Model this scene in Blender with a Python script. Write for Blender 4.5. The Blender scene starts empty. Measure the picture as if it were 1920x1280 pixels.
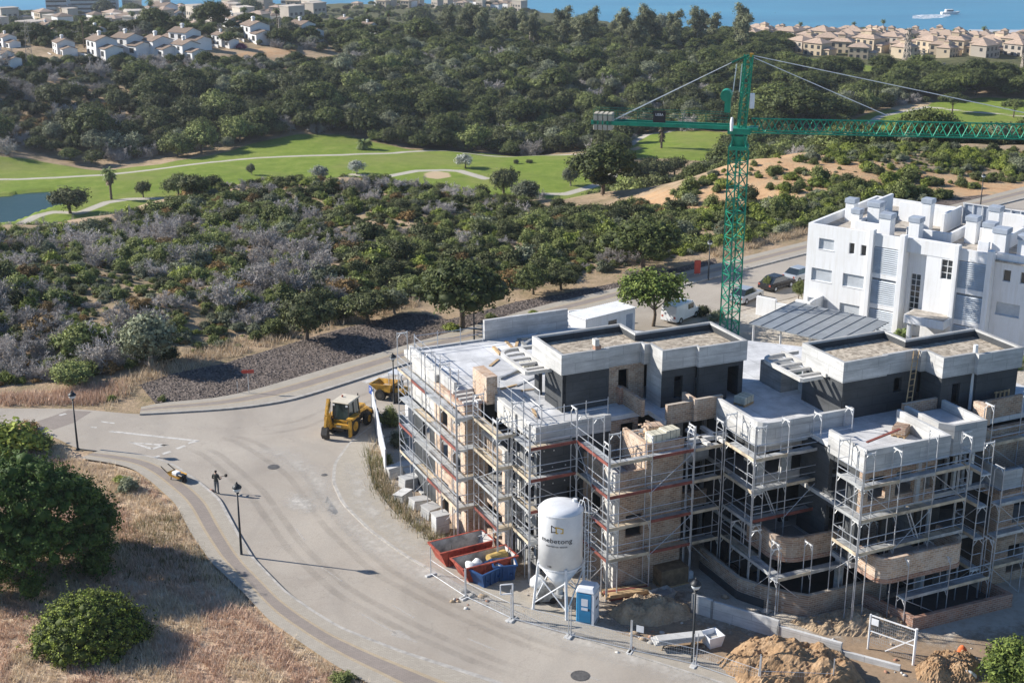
import bpy, bmesh, math, random
import numpy as np
from mathutils import Vector, Matrix
random.seed(7)
RNG = np.random.default_rng(11)
scene = bpy.context.scene
COL = scene.collection
R = math.radians
# ------------------------------------------------------------------ camera
CAM_H = 40.0
PITCH = R(18.5)
FPX = 2600.0                      # focal length in pixels of the 1920 px wide photograph
cam_data = bpy.data.cameras.new('camera')
cam_data.sensor_width = 36.0
cam_data.lens = 36.0 * FPX / 1920.0
cam_data.clip_start = 1.0
cam_data.clip_end = 30000.0
cam = bpy.data.objects.new('camera', cam_data)
cam.location = (0, 0, CAM_H)
cam.rotation_euler = (R(90) - PITCH, 0, 0)
COL.objects.link(cam)
scene.camera = cam
# ------------------------------------------------------------------ sky and sun
SUN_ELEV = R(29.0)
SUN_AZ = math.atan2(0.25, -0.968)          # direction towards the sun in the ground plane
sun_vec = Vector((math.cos(SUN_ELEV) * math.cos(SUN_AZ), math.cos(SUN_ELEV) * math.sin(SUN_AZ), math.sin(SUN_ELEV)))
world = bpy.data.worlds.new('World')
scene.world = world
world.use_nodes = True
wn = world.node_tree
wn.nodes.clear()
sky = wn.nodes.new('ShaderNodeTexSky')
sky.sky_type = 'NISHITA'
sky.sun_disc = False
sky.sun_elevation = SUN_ELEV
sky.sun_rotation = math.atan2(sun_vec.x, sun_vec.y)
sky.altitude = 80
sky.air_density = 1.0
sky.dust_density = 0.0
sky.ozone_density = 6.0
bg = wn.nodes.new('ShaderNodeBackground')
bg.inputs['Strength'].default_value = 0.088
wo = wn.nodes.new('ShaderNodeOutputWorld')
wn.links.new(sky.outputs[0], bg.inputs[0])
wn.links.new(bg.outputs[0], wo.inputs[0])
sd = bpy.data.lights.new('sun', 'SUN')
sd.energy = 5.0
sd.angle = R(0.53)
sd.color = (1.0, 0.945, 0.86)
sun = bpy.data.objects.new('sun', sd)
sun.rotation_euler = (-sun_vec).to_track_quat('-Z', 'Y').to_euler()
sun.location = (-60, 40, 90)
COL.objects.link(sun)
scene.view_settings.view_transform = 'Standard'
scene.view_settings.look = 'None'
scene.view_settings.gamma = 1.0
scene.view_settings.use_curve_mapping = False
scene.view_settings.exposure = 0.7
scene.cycles.use_denoising = True
scene.cycles.max_bounces = 6
scene.cycles.diffuse_bounces = 3
scene.cycles.transparent_max_bounces = 8
scene.cycles.volume_bounces = 0
# ------------------------------------------------------------------ geometry of the view: pixel of the photograph -> place in the world
CP, SP = math.cos(PITCH), math.sin(PITCH)
def ray(px, py):
    a = (px - 960.0) / FPX
    b = -(py - 640.0) / FPX
    return (a, CP + b * SP, -SP + b * CP)
def at(px, py, z=0.0):
    d = ray(px, py)
    t = (z - CAM_H) / d[2]
    return Vector((d[0] * t, d[1] * t, z))
def atd(px, py, dist):
    d = ray(px, py)
    t = dist / math.hypot(d[0], d[1])
    return Vector((d[0] * t, d[1] * t, CAM_H + d[2] * t))
def pix(x, y, z):
    zc = y * CP - (z - CAM_H) * SP
    yc = y * SP + (z - CAM_H) * CP
    return 960 + FPX * x / zc, 640 - FPX * yc / zc
# axes of the building site: u along the fronts, v towards the back
AU = R(65.5)
UX, UY = math.sin(AU), math.cos(AU)
def W(u, v, z=0.0):
    return Vector((u * UX - v * UY, u * UY + v * UX, z))
SITE_ROT = R(90) - AU
# ------------------------------------------------------------------ materials
MATS = {}
def nd(nt, typ, **kw):
    n = nt.nodes.new(typ)
    for k, v in kw.items():
        if k in n.inputs: n.inputs[k].default_value = v
        else: setattr(n, k, v)
    return n
def ramp(nt, fac, stops):
    r = nt.nodes.new('ShaderNodeValToRGB')
    e = r.color_ramp.elements
    while len(e) < len(stops): e.new(0.5)
    for i, (p, c) in enumerate(stops):
        e[i].position = p
        e[i].color = (c[0], c[1], c[2], 1) if hasattr(c, '__len__') else (c, c, c, 1)
    nt.links.new(fac, r.inputs[0])
    return r.outputs[0]
def mixc(nt, fac, a, b, typ='MIX'):
    m = nt.nodes.new('ShaderNodeMix')
    m.data_type = 'RGBA'
    m.blend_type = typ
    for i, x in ((0, fac), (6, a), (7, b)):
        if isinstance(x, bpy.types.NodeSocket): nt.links.new(x, m.inputs[i])
        elif i == 0: m.inputs[0].default_value = x
        else: m.inputs[i].default_value = (x[0], x[1], x[2], 1)
    return m.outputs[2]
def noise(nt, scale, detail=4, rough=0.6, coord=None, dist=0.0):
    n = nt.nodes.new('ShaderNodeTexNoise')
    n.inputs['Scale'].default_value = scale
    n.inputs['Detail'].default_value = detail
    n.inputs['Roughness'].default_value = rough
    n.inputs['Distortion'].default_value = dist
    if coord is not None: nt.links.new(coord, n.inputs['Vector'])
    return n.outputs['Fac']
def newmat(name):
    m = bpy.data.materials.new(name)
    m.use_nodes = True
    nt = m.node_tree
    nt.nodes.clear()
    o = nt.nodes.new('ShaderNodeOutputMaterial')
    b = nt.nodes.new('ShaderNodeBsdfPrincipled')
    nt.links.new(b.outputs[0], o.inputs[0])
    MATS[name] = m
    return m, nt, b, o
def coords(nt, kind='Object'):
    return nt.nodes.new('ShaderNodeTexCoord').outputs[kind]
def gpos(nt):
    return nt.nodes.new('ShaderNodeNewGeometry').outputs['Position']
def bump(nt, b, h, strength=0.4, dist=0.05):
    bp = nt.nodes.new('ShaderNodeBump')
    bp.inputs['Strength'].default_value = strength
    bp.inputs['Distance'].default_value = dist
    nt.links.new(h, bp.inputs['Height'])
    nt.links.new(bp.outputs[0], b.inputs['Normal'])
def plain(name, col, rough=0.7, metal=0.0, var=0.12, scale=1.2, spec=0.4, vary_obj=0.0):
    """painted or raw surface with blotchy wear"""
    m, nt, b, o = newmat(name)
    p = gpos(nt)
    f = noise(nt, scale, 6, 0.65, p)
    lo = [c * (1 - 2.2 * var) for c in col]
    hi = [min(1, c * (1 + 1.2 * var)) for c in col]
    c = ramp(nt, f, [(0.3, lo), (0.62, hi)])
    if vary_obj:
        oi = nt.nodes.new('ShaderNodeObjectInfo')
        c = mixc(nt, oi.outputs['Random'], c, [x * (1 - vary_obj) for x in col])
    nt.links.new(c, b.inputs['Base Color'])
    b.inputs['Roughness'].default_value = rough
    b.inputs['Metallic'].default_value = metal
    b.inputs['Specular IOR Level'].default_value = spec
    return m
# ------------------------------------------------------------------ objects, parts, labels
def tag(o, label=None, cat=None, group=None, kind=None):
    if label: o['label'] = label
    if cat: o['category'] = cat
    if group: o['group'] = group
    if kind: o['kind'] = kind
    return o
def thing(name, label, cat, loc=(0, 0, 0), rz=0.0, group=None):
    o = bpy.data.objects.new(name, None)
    o.empty_display_size = 0.3
    o.location = loc
    o.rotation_euler = (0, 0, rz)
    COL.objects.link(o)
    return tag(o, label, cat, group)
def link(name, me, parent=None, loc=None, rot=None, scale=None):
    o = bpy.data.objects.new(name, me)
    if parent is not None: o.parent = parent
    if loc is not None: o.location = loc
    if rot is not None: o.rotation_euler = rot
    if scale is not None: o.scale = scale
    COL.objects.link(o)
    return o
class MB:
    """collects faces of one piece and links them as ONE mesh"""
    def __init__(self):
        self.v = []; self.f = []; self.mi = []; self.cur = 0
    def add(self, verts, faces):
        n = len(self.v)
        self.v += [tuple(p) for p in verts]
        self.f += [tuple(i + n for i in f) for f in faces]
        self.mi += [self.cur] * len(faces)
        return self
    def box(self, x0, x1, y0, y1, z0, z1):
        if x0 > x1: x0, x1 = x1, x0
        if y0 > y1: y0, y1 = y1, y0
        if z0 > z1: z0, z1 = z1, z0
        return self.add([(x0, y0, z0), (x1, y0, z0), (x1, y1, z0), (x0, y1, z0), (x0, y0, z1), (x1, y0, z1), (x1, y1, z1), (x0, y1, z1)],
                        [(0, 3, 2, 1), (4, 5, 6, 7), (0, 1, 5, 4), (1, 2, 6, 5), (2, 3, 7, 6), (3, 0, 4, 7)])
    def prism(self, poly, z0, z1):
        """poly counter-clockwise in plan"""
        n = len(poly)
        a = sum(poly[i][0] * poly[(i + 1) % n][1] - poly[(i + 1) % n][0] * poly[i][1] for i in range(n))
        if a < 0: poly = poly[::-1]
        vs = [(p[0], p[1], z0) for p in poly] + [(p[0], p[1], z1) for p in poly]
        fs = [tuple(range(n))[::-1], tuple(range(n, 2 * n))]
        fs += [(i, (i + 1) % n, n + (i + 1) % n, n + i) for i in range(n)]
        return self.add(vs, fs)
    def tube(self, a, b, r, n=6, r2=None, caps=True):
        a = Vector(a); b = Vector(b); r2 = r if r2 is None else r2
        d = (b - a)
        if d.length < 1e-6: return self
        d.normalize()
        t = Vector((0, 0, 1)) if abs(d.z) < 0.9 else Vector((1, 0, 0))
        x = d.cross(t).normalized(); y = d.cross(x)
        vs = []
        for p, rr in ((a, r), (b, r2)):
            for i in range(n):
                w = 2 * math.pi * i / n
                vs.append(p + (x * math.cos(w) + y * math.sin(w)) * rr)
        fs = [(i, n + i, n + (i + 1) % n, (i + 1) % n) for i in range(n)]
        if caps: fs += [tuple(range(n)), tuple(range(n, 2 * n))[::-1]]
        return self.add(vs, fs)
    def bar(self, a, b, w, h=None, up=(0, 0, 1)):
        a = Vector(a); b = Vector(b); h = w if h is None else h
        d = (b - a).normalized(); up = Vector(up)
        if abs(d.dot(up)) > 0.95: up = Vector((1, 0, 0))
        x = d.cross(up).normalized() * w / 2; y = x.cross(d).normalized() * h / 2
        vs = [p + sx * x + sy * y for p in (a, b) for sx, sy in ((-1, -1), (1, -1), (1, 1), (-1, 1))]
        return self.add(vs, [(0, 1, 2, 3), (7, 6, 5, 4), (0, 4, 5, 1), (1, 5, 6, 2), (2, 6, 7, 3), (3, 7, 4, 0)])
    def lathe(self, prof, n=12, c=(0, 0, 0)):
        vs = []; fs = []
        for r, z in prof:
            for i in range(n):
                w = 2 * math.pi * i / n
                vs.append((c[0] + r * math.cos(w), c[1] + r * math.sin(w), c[2] + z))
        for k in range(len(prof) - 1):
            for i in range(n):
                j = (i + 1) % n
                fs.append((k * n + i, k * n + j, (k + 1) * n + j, (k + 1) * n + i))
        fs += [tuple(range(n))[::-1], tuple(range((len(prof) - 1) * n, len(prof) * n))]
        return self.add(vs, fs)
    def path(self, pts, r, n=6):
        for a, b in zip(pts[:-1], pts[1:]): self.tube(a, b, r, n)
        return self
    def mesh(self, name, mats, smooth=False):
        me = bpy.data.meshes.new(name)
        me.from_pydata(self.v, [], self.f)
        for m in (mats if isinstance(mats, (list, tuple)) else [mats]):
            me.materials.append(MATS[m] if isinstance(m, str) else m)
        if any(self.mi): me.polygons.foreach_set('material_index', self.mi)
        if smooth: me.polygons.foreach_set('use_smooth', [True] * len(self.f))
        me.update()
        return me
    def build(self, name, mats, parent=None, smooth=False, **kw):
        return link(name, self.mesh(name, mats, smooth), parent, **kw)
def bevel_mesh(me, w=0.03, seg=1):
    bm = bmesh.new(); bm.from_mesh(me)
    bmesh.ops.remove_doubles(bm, verts=bm.verts, dist=1e-5)
    bmesh.ops.bevel(bm, geom=[e for e in bm.edges if len(e.link_faces) == 2 and e.calc_face_angle(0) > 0.6], offset=w, segments=seg, affect='EDGES', clamp_overlap=True)
    bm.to_mesh(me); bm.free()
def part(name, mat, parent, fn, smooth=False, bev=0.0):
    m = MB(); fn(m)
    o = m.build(name, mat, parent, smooth)
    if bev: bevel_mesh(o.data, bev)
    return o
def copy_tree(o, parent=None):
    c = o.copy()
    COL.objects.link(c)
    c.parent = parent
    for ch in o.children: copy_tree(ch, c)
    return c
def text_part(txt, size, mat, parent, loc, rot, name='lettering', extr=0.004, align='CENTER', sx=1.0):
    cu = bpy.data.curves.new(name, 'FONT')
    cu.body = txt; cu.size = size; cu.extrude = extr; cu.align_x = align; cu.align_y = 'CENTER'
    cu.materials.append(MATS[mat])
    tmp = bpy.data.objects.new('tmp_text', cu); COL.objects.link(tmp)
    dg = bpy.context.evaluated_depsgraph_get(); dg.update()
    me = bpy.data.meshes.new_from_object(tmp.evaluated_get(dg)); bpy.data.objects.remove(tmp)
    o = link(name, me, parent, loc, rot, (sx, 1, 1))
    return o
# ------------------------------------------------------------------ terrain: a fan of ground from the street to the coast
FLAT_PX = [(-900, 745), (-300, 735), (0, 730), (200, 705), (280, 690), (500, 640), (640, 603), (800, 560), (950, 540), (1100, 520), (1200, 498), (1300, 478), (1450, 448), (1600, 415), (1900, 345), (2300, 270), (2900, 200)]
_fl = [at(a, b) for a, b in FLAT_PX]
FLX = np.array([p.x for p in _fl]); FLY = np.array([p.y for p in _fl])
CTRL = [  # (px, py, horizontal distance) of ground points seen in the photograph
    (0, 640, 117), (0, 560, 132), (0, 500, 152), (0, 450, 176), (150, 470, 170), (300, 430, 182), (150, 560, 132), (300, 540, 137),
    (450, 400, 186), (600, 360, 196), (750, 360, 194), (900, 390, 180), (1050, 410, 172), (600, 480, 150), (800, 480, 150), (1000, 470, 152),
    (-150, 430, 190), (60, 425, 192), (200, 405, 197), (300, 375, 202), (400, 352, 207), (520, 340, 210), (650, 335, 211), (760, 343, 209), (860, 365, 204), (1000, 385, 196), (1130, 405, 188), (1200, 395, 186),
    (1250, 370, 190), (1320, 340, 197), (1400, 305, 206), (1550, 285, 212), (1700, 275, 216), (1900, 285, 216), (2150, 260, 220),
    (1300, 420, 168), (1450, 380, 180), (1600, 340, 190), (1750, 310, 204), (1900, 300, 208),
]
for px_ in (-300, -100, 100, 300, 500, 700, 900, 1050):                       # golf valley, level ground at -24 m
    for d_ in (270, 300, 330): CTRL.append((px_, None, d_, -24.0))
for px_ in (-300, -100, 100, 300, 500, 700, 900): CTRL.append((px_, None, 247, -23.5))
for px_, d_ in ((1150, 262), (1150, 300), (1150, 340), (1250, 300), (1250, 350), (1400, 320), (1400, 370), (1550, 330), (1550, 400), (1700, 340), (1700, 400), (1850, 340), (1850, 420), (2000, 340), (2000, 420), (2200, 400)):
    CTRL.append((px_, None, d_, -24.0))
CTRL += [  # hill with the villas, coast plain
    (-200, 320, 338), (-200, 220, 385), (-200, 120, 440), (0, 322, 340), (0, 290, 352), (0, 220, 385), (0, 130, 432), (200, 315, 345), (200, 270, 362), (200, 200, 398), (200, 125, 440),
    (400, 285, 352), (400, 240, 372), (400, 180, 405), (400, 112, 446), (560, 262, 358), (560, 200, 390), (560, 120, 450), (560, 80, 490),
    (700, 262, 360), (700, 190, 398), (700, 110, 470), (700, 75, 520), (850, 272, 362), (850, 200, 400), (850, 120, 468), (850, 80, 540),
    (1000, 285, 360), (1000, 220, 395), (1000, 130, 465), (1000, 85, 540), (1130, 260, 372), (1130, 180, 420), (1130, 100, 520),
    (1250, 232, 392), (1250, 160, 445), (1250, 95, 540), (1450, 232, 400), (1450, 150, 470), (1450, 110, 540), (1600, 190, 440), (1600, 140, 510), (1750, 175, 450), (1750, 130, 520), (1900, 180, 450), (1900, 130, 520), (2200, 170, 460),
    (0, 70, 520), (200, 60, 520), (400, 50, 540), (560, 50, 560),
]
for px_ in (-400, 0, 300, 600, 900, 1200, 1500, 1800, 2200):
    CTRL += [(px_, None, 640, -30.0), (px_, None, 760, -42.0), (px_, None, 900, -54.0)]
_P = []
for c in CTRL:
    if c[1] is None:
        a = (c[0] - 960) / FPX * CP
        p = Vector((math.sin(math.atan(a)) * c[2], math.cos(math.atan(a)) * c[2], c[3]))
    else:
        p = atd(*c)
    _P.append((p.x, p.y, p.z))
_P = np.array(_P)
def _tps(P):
    n = len(P); S = 100.0
    X = P[:, :2] / S
    d = np.linalg.norm(X[:, None] - X[None], axis=2)
    K = np.where(d > 1e-9, d * d * np.log(np.maximum(d, 1e-9)), 0) + np.eye(n) * 0.01
    A = np.zeros((n + 3, n + 3)); A[:n, :n] = K; A[:n, n] = 1; A[:n, n + 1:] = X; A[n, :n] = 1; A[n + 1:, :n] = X.T
    w = np.linalg.solve(A, np.concatenate([P[:, 2], [0, 0, 0]]))
    return w, X, S
_TW, _TX, _TS = _tps(_P)
def _wob(x, y):
    return (np.sin(x * 0.11 + 1.3) * np.cos(y * 0.083) + 0.6 * np.sin(x * 0.23 - y * 0.19 + 0.7) + 0.4 * np.sin(x * 0.41 + y * 0.37))
def height(x, y):
    x = np.atleast_1d(np.asarray(x, float)); y = np.atleast_1d(np.asarray(y, float))
    z = np.empty_like(x)
    for i in range(0, len(x), 20000):
        q = np.stack([x[i:i + 20000], y[i:i + 20000]], 1) / _TS
        d = np.linalg.norm(q[:, None] - _TX[None], axis=2)
        K = np.where(d > 1e-9, d * d * np.log(np.maximum(d, 1e-9)), 0)
        z[i:i + 20000] = K @ _TW[:-3] + _TW[-3] + q @ _TW[-2:]
    dist = np.hypot(x, y)
    c = np.clip((dist - 700) / 150, 0, 1)
    z = z * (1 - c) + c * (-36 - (dist - 700) * (0.049 + 0.036 * np.clip((x / y + 0.02) / 0.14, 0, 1)))
    z = np.maximum(z, -60.8)
    golf = np.exp(-((z + 24) / 1.5) ** 2) * (dist > 250) * (dist < 460)
    z = z + _wob(x, y) * 0.45 * (1 - golf)
    s = np.clip((y - np.interp(x, FLX, FLY)) / 26.0, 0, 1)
    s = s * s * (3 - 2 * s)
    return z * s
def hz(x, y): return float(height([x], [y])[0])
def ground(px, py, d0=60.0, d1=1000.0):
    """where the ray through a pixel meets the terrain"""
    D = d0 * (d1 / d0) ** (np.arange(900) / 899.0)
    r = ray(px, py); h = math.hypot(r[0], r[1])
    x, y, z = r[0] / h * D, r[1] / h * D, CAM_H + r[2] / h * D
    below = np.nonzero(z <= height(x, y))[0]
    i = int(below[0]) if len(below) else len(D) - 1
    return Vector((float(x[i]), float(y[i]), hz(x[i], y[i])))
def sdf(poly, x, y):
    """signed distance to a polygon, negative inside"""
    P = np.array([(p[0], p[1]) for p in poly]); n = len(P)
    d = np.full(x.shape, 1e9); ins = np.zeros(x.shape, bool)
    for i in range(n):
        a = P[i]; b = P[(i + 1) % n]; e = b - a
        wx, wy = x - a[0], y - a[1]
        t = np.clip((wx * e[0] + wy * e[1]) / max(e @ e, 1e-9), 0, 1)
        d = np.minimum(d, np.hypot(wx - t * e[0], wy - t * e[1]))
        c = ((a[1] > y) != (b[1] > y)) & (x < (b[0] - a[0]) * (y - a[1]) / (b[1] - a[1] + 1e-12) + a[0])
        ins ^= c
    return np.where(ins, -d, d)
def linedist(pts, x, y):
    d = np.full(x.shape, 1e9)
    for a, b in zip(pts[:-1], pts[1:]):
        e = (b[0] - a[0], b[1] - a[1]); L = max(e[0] ** 2 + e[1] ** 2, 1e-9)
        t = np.clip(((x - a[0]) * e[0] + (y - a[1]) * e[1]) / L, 0, 1)
        d = np.minimum(d, np.hypot(x - a[0] - t * e[0], y - a[1] - t * e[1]))
    return d
G = -24.0
def gp(L, z=G): return [at(a, b, z) for a, b in L]
def tp(L): return [ground(a, b) for a, b in L]
FAIRWAYS = [
    gp([(-80, 440), (-80, 300), (60, 296), (200, 308), (300, 300), (400, 284), (470, 268), (560, 256), (650, 254), (720, 264), (770, 272), (860, 268), (960, 276), (1060, 284), (1090, 298), (1180, 335), (1190, 385), (1000, 400), (800, 400), (500, 400), (200, 430)]),
    gp([(1165, 300), (1178, 262), (1190, 241), (1240, 236), (1310, 238), (1380, 250), (1400, 290), (1340, 305), (1250, 300)]),
    gp([(1560, 262), (1600, 225), (1640, 206), (1700, 196), (1760, 192), (1850, 188), (1960, 196), (2060, 200), (2060, 275), (1900, 268), (1750, 275), (1640, 278)]),
    [atd(a, b, d) for a, b, d in ((1490, 118, 540), (1560, 117, 545), (1640, 126, 530), (1700, 130, 525), (1770, 141, 512), (1760, 152, 500), (1690, 150, 500), (1600, 142, 510), (1520, 132, 520))],
]
CARTPATHS = [
    gp([(-80, 337), (100, 333), (200, 328), (290, 316), (400, 300), (480, 293), (560, 291), (640, 289), (740, 283), (790, 274), (830, 272), (960, 280), (1070, 287), (1110, 286)]),
    gp([(660, 328), (720, 333), (780, 322), (830, 321), (860, 322), (910, 336)]),
    gp([(1020, 363), (1060, 363), (1100, 352), (1140, 340), (1150, 328)]),
    gp([(40, 420), (70, 405), (100, 398), (150, 400), (200, 380), (240, 374), (300, 372)]),
    gp([(1580, 262), (1620, 240), (1650, 218), (1690, 208), (1740, 200), (1800, 208), (1900, 216), (2000, 222)]),
    gp([(1180, 268), (1195, 250), (1215, 240), (1260, 236)]),
]
BUNKERS = [gp([(795, 327), (815, 322), (842, 326), (846, 333), (820, 337), (798, 334)]), gp([(1178, 280), (1196, 273), (1204, 279), (1190, 284)]), gp([(1660, 200), (1700, 186), (1750, 190), (1735, 202), (1690, 207)])]
DIRTS = [tp(L) for L in (
    [(1190, 372), (1230, 360), (1290, 362), (1330, 340), (1380, 300), (1440, 285), (1520, 290), (1560, 300), (1570, 345), (1540, 365), (1490, 385), (1420, 390), (1330, 405), (1260, 395), (1200, 392)],
    [(1520, 320), (1560, 298), (1700, 322), (1800, 330), (1910, 345), (1960, 350), (1960, 372), (1840, 372), (1700, 356), (1600, 350)],
    [(690, 86), (740, 80), (800, 82), (810, 90), (740, 94)], [(430, 105), (480, 92), (560, 95), (560, 104), (480, 110)])]
POND = gp([(-140, 415), (-140, 372), (0, 366), (60, 358), (110, 356), (140, 362), (125, 378), (80, 392), (30, 412), (-40, 425)], G)
DRY = [at(a, b) for a, b in ((-700, 800), (-200, 800), (0, 793), (90, 822), (145, 850), (235, 870), (285, 907), (329, 947), (359, 1004), (396, 1058), (457, 1115), (504, 1166), (571, 1213), (631, 1253), (700, 1290), (900, 1400), (900, 1900), (-700, 1900))]
SITE = [at(a, b) for a, b in ((770, 775), (700, 800), (655, 830), (625, 870), (622, 900), (640, 940), (690, 990), (760, 1040), (860, 1095), (960, 1145), (1060, 1185), (1180, 1225), (1300, 1262), (1420, 1300), (1500, 1330), (2400, 1500), (2700, 900), (2300, 400), (1920, 470), (1560, 540), (1400, 580), (1300, 606), (1150, 640), (1000, 690), (850, 740))]
def make_ground():
    az = np.radians(np.linspace(-33, 33, 500))
    ds = 44.0 * (1330.0 / 44.0) ** (np.arange(560) / 559.0)
    A, Dm = np.meshgrid(az, ds)
    x = (np.sin(A) * Dm).ravel(); y = (np.cos(A) * Dm).ravel()
    z = height(x, y)
    pond = sdf(POND, x, y)
    z = np.where(pond < 0, np.minimum(z, G - 0.9), z)
    nr, nc = A.shape
    me = bpy.data.meshes.new('ground')
    i = np.arange((nr - 1) * (nc - 1)); r_, c_ = i // (nc - 1), i % (nc - 1)
    q = np.stack([r_ * nc + c_, r_ * nc + c_ + 1, (r_ + 1) * nc + c_ + 1, (r_ + 1) * nc + c_], 1)
    me.vertices.add(len(x)); me.vertices.foreach_set('co', np.stack([x, y, z], 1).ravel())
    me.loops.add(q.size); me.loops.foreach_set('vertex_index', q.ravel())
    me.polygons.add(len(q)); me.polygons.foreach_set('loop_start', np.arange(len(q)) * 4)
    me.polygons.foreach_set('use_smooth', np.ones(len(q), bool))
    me.update(calc_edges=True)
    def attr(n, val):
        a = me.attributes.new(n, 'FLOAT', 'POINT'); a.data.foreach_set('value', np.asarray(val, np.float32))
    fw = np.minimum.reduce([sdf(p, x, y) for p in FAIRWAYS])
    attr('fairway', fw)
    attr('cartpath', np.minimum.reduce([linedist(p, x, y) for p in CARTPATHS]))
    attr('bunker', np.minimum.reduce([sdf(p, x, y) for p in BUNKERS]))
    attr('dirt', np.minimum.reduce([sdf(p, x, y) for p in DIRTS]))
    attr('dry', sdf(DRY, x, y))
    attr('site', sdf(SITE, x, y))
    attr('green2', np.clip((np.hypot(x, y) - 470) / 60, 0, 1))
    return me
def ground_material():
    m, nt, b, o = newmat('ground')
    p = gpos(nt)
    n1 = noise(nt, 0.35, 8, 0.7, p); n2 = noise(nt, 2.3, 6, 0.7, p); n3 = noise(nt, 0.06, 4, 0.6, p)
    def A(n):
        a = nt.nodes.new('ShaderNodeAttribute'); a.attribute_name = n; return a.outputs['Fac']
    def math2(op, a, bb):
        mm = nt.nodes.new('ShaderNodeMath'); mm.operation = op
        for i, v in ((0, a), (1, bb)):
            if isinstance(v, bpy.types.NodeSocket): nt.links.new(v, mm.inputs[i])
            else: mm.inputs[i].default_value = v
        return mm.outputs[0]
    def inside(n, soft, wob, nz=None, off=0.0):
        v = math2('ADD', A(n), math2('MULTIPLY', math2('SUBTRACT', nz or n2, 0.5), wob))
        mr = nt.nodes.new('ShaderNodeMapRange')
        nt.links.new(v, mr.inputs[0])
        mr.inputs[1].default_value = off - soft; mr.inputs[2].default_value = off + soft; mr.inputs[3].default_value = 1; mr.inputs[4].default_value = 0
        return mr.outputs[0]
    scrub = ramp(nt, n1, [(0.3, (0.16, 0.14, 0.07)), (0.46, (0.31, 0.235, 0.145)), (0.6, (0.45, 0.325, 0.22)), (0.75, (0.28, 0.22, 0.12))])
    scrub = mixc(nt, ramp(nt, n2, [(0.35, 0.0), (0.7, 0.5)]), scrub, (0.33, 0.25, 0.16))
    grass = ramp(nt, n1, [(0.3, (0.125, 0.185, 0.026)), (0.55, (0.185, 0.245, 0.038)), (0.72, (0.26, 0.285, 0.07))])
    grass = mixc(nt, ramp(nt, n3, [(0.45, 0.0), (0.7, 0.55)]), grass, (0.24, 0.23, 0.08))
    dry = ramp(nt, n2, [(0.25, (0.36, 0.25, 0.16)), (0.45, (0.54, 0.41, 0.28)), (0.65, (0.68, 0.55, 0.4))])
    dry = mixc(nt, ramp(nt, n1, [(0.4, 0.0), (0.62, 0.65)]), dry, (0.5, 0.35, 0.25))
    dirt = ramp(nt, n1, [(0.3, (0.34, 0.2, 0.11)), (0.5, (0.53, 0.34, 0.19)), (0.66, (0.42, 0.31, 0.19)), (0.8, (0.3, 0.24, 0.13))])
    site = ramp(nt, n1, [(0.3, (0.36, 0.31, 0.25)), (0.5, (0.47, 0.42, 0.355)), (0.68, (0.56, 0.52, 0.46))])
    site = mixc(nt, ramp(nt, n2, [(0.52, 0.0), (0.7, 0.6)]), site, (0.33, 0.26, 0.19))
    scrub = mixc(nt, A('green2'), scrub, ramp(nt, n1, [(0.3, (0.05, 0.06, 0.025)), (0.6, (0.13, 0.125, 0.06))]))
    c = mixc(nt, inside('dry', 0.4, 1.5), scrub, dry)
    c = mixc(nt, inside('dirt', 1.5, 9.0, n1), c, dirt)
    c = mixc(nt, inside('fairway', 0.6, 2.0), c, grass)
    c = mixc(nt, inside('bunker', 0.3, 0.6), c, (0.5, 0.38, 0.24))
    c = mixc(nt, inside('cartpath', 0.25, 0.5, None, 1.15), c, (0.47, 0.43, 0.36))
    c = mixc(nt, inside('site', 0.2, 0.6), c, site)
    nt.links.new(c, b.inputs['Base Color'])
    b.inputs['Roughness'].default_value = 0.95
    b.inputs['Specular IOR Level'].default_value = 0.1
    bump(nt, b, n2, 0.6, 0.25)
    return m
ground_material()
gme = make_ground()
gme.materials.append(MATS['ground'])
tag(link('ground', gme), 'scrub hillside, golf valley and coast land of the whole view', kind='structure')
# water of the golf pond and the sea
def water_material(name, col, rough, sc, strength):
    m, nt, b, o = newmat(name)
    b.inputs['Base Color'].default_value = (*col, 1)
    b.inputs['Roughness'].default_value = rough
    b.inputs['Specular IOR Level'].default_value = 0.5
    p = gpos(nt)
    mp = nt.nodes.new('ShaderNodeMapping'); mp.inputs['Scale'].default_value = (0.35, 1.0, 1.0)
    nt.links.new(p, mp.inputs['Vector'])
    h = noise(nt, sc, 6, 0.6, mp.outputs[0])
    bump(nt, b, h, strength, 0.6)
    if name == 'sea_water':
        f = noise(nt, 0.012, 8, 0.7, mp.outputs[0])
        nt.links.new(ramp(nt, f, [(0.3, (0.03, 0.18, 0.3)), (0.55, (0.05, 0.245, 0.37)), (0.75, (0.085, 0.31, 0.43))]), b.inputs['Base Color'])
    return m
water_material('pond_water', (0.02, 0.05, 0.042), 0.25, 1.2, 0.15)  # dark green base colour stands in for the hillside's reflection
MATS['pond_water'].node_tree.nodes['Principled BSDF'].inputs['Specular IOR Level'].default_value = 0.12
water_material('sea_water', (0.02, 0.17, 0.30), 0.35, 0.15, 0.8)
mb = MB(); mb.add([(p.x, p.y, G - 0.35) for p in POND], [tuple(range(len(POND)))])
tag(mb.build('pond_water', 'pond_water'), 'dark green pond beside the fairway', kind='structure')
SEA_Z = -60.0
mb = MB(); mb.add([(-9000, 700, SEA_Z), (9000, 700, SEA_Z), (9000, 16000, SEA_Z), (-9000, 16000, SEA_Z)], [(0, 1, 2, 3)])
tag(mb.build('sea', 'sea_water'), 'calm blue sea beyond the coast', kind='structure')
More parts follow.
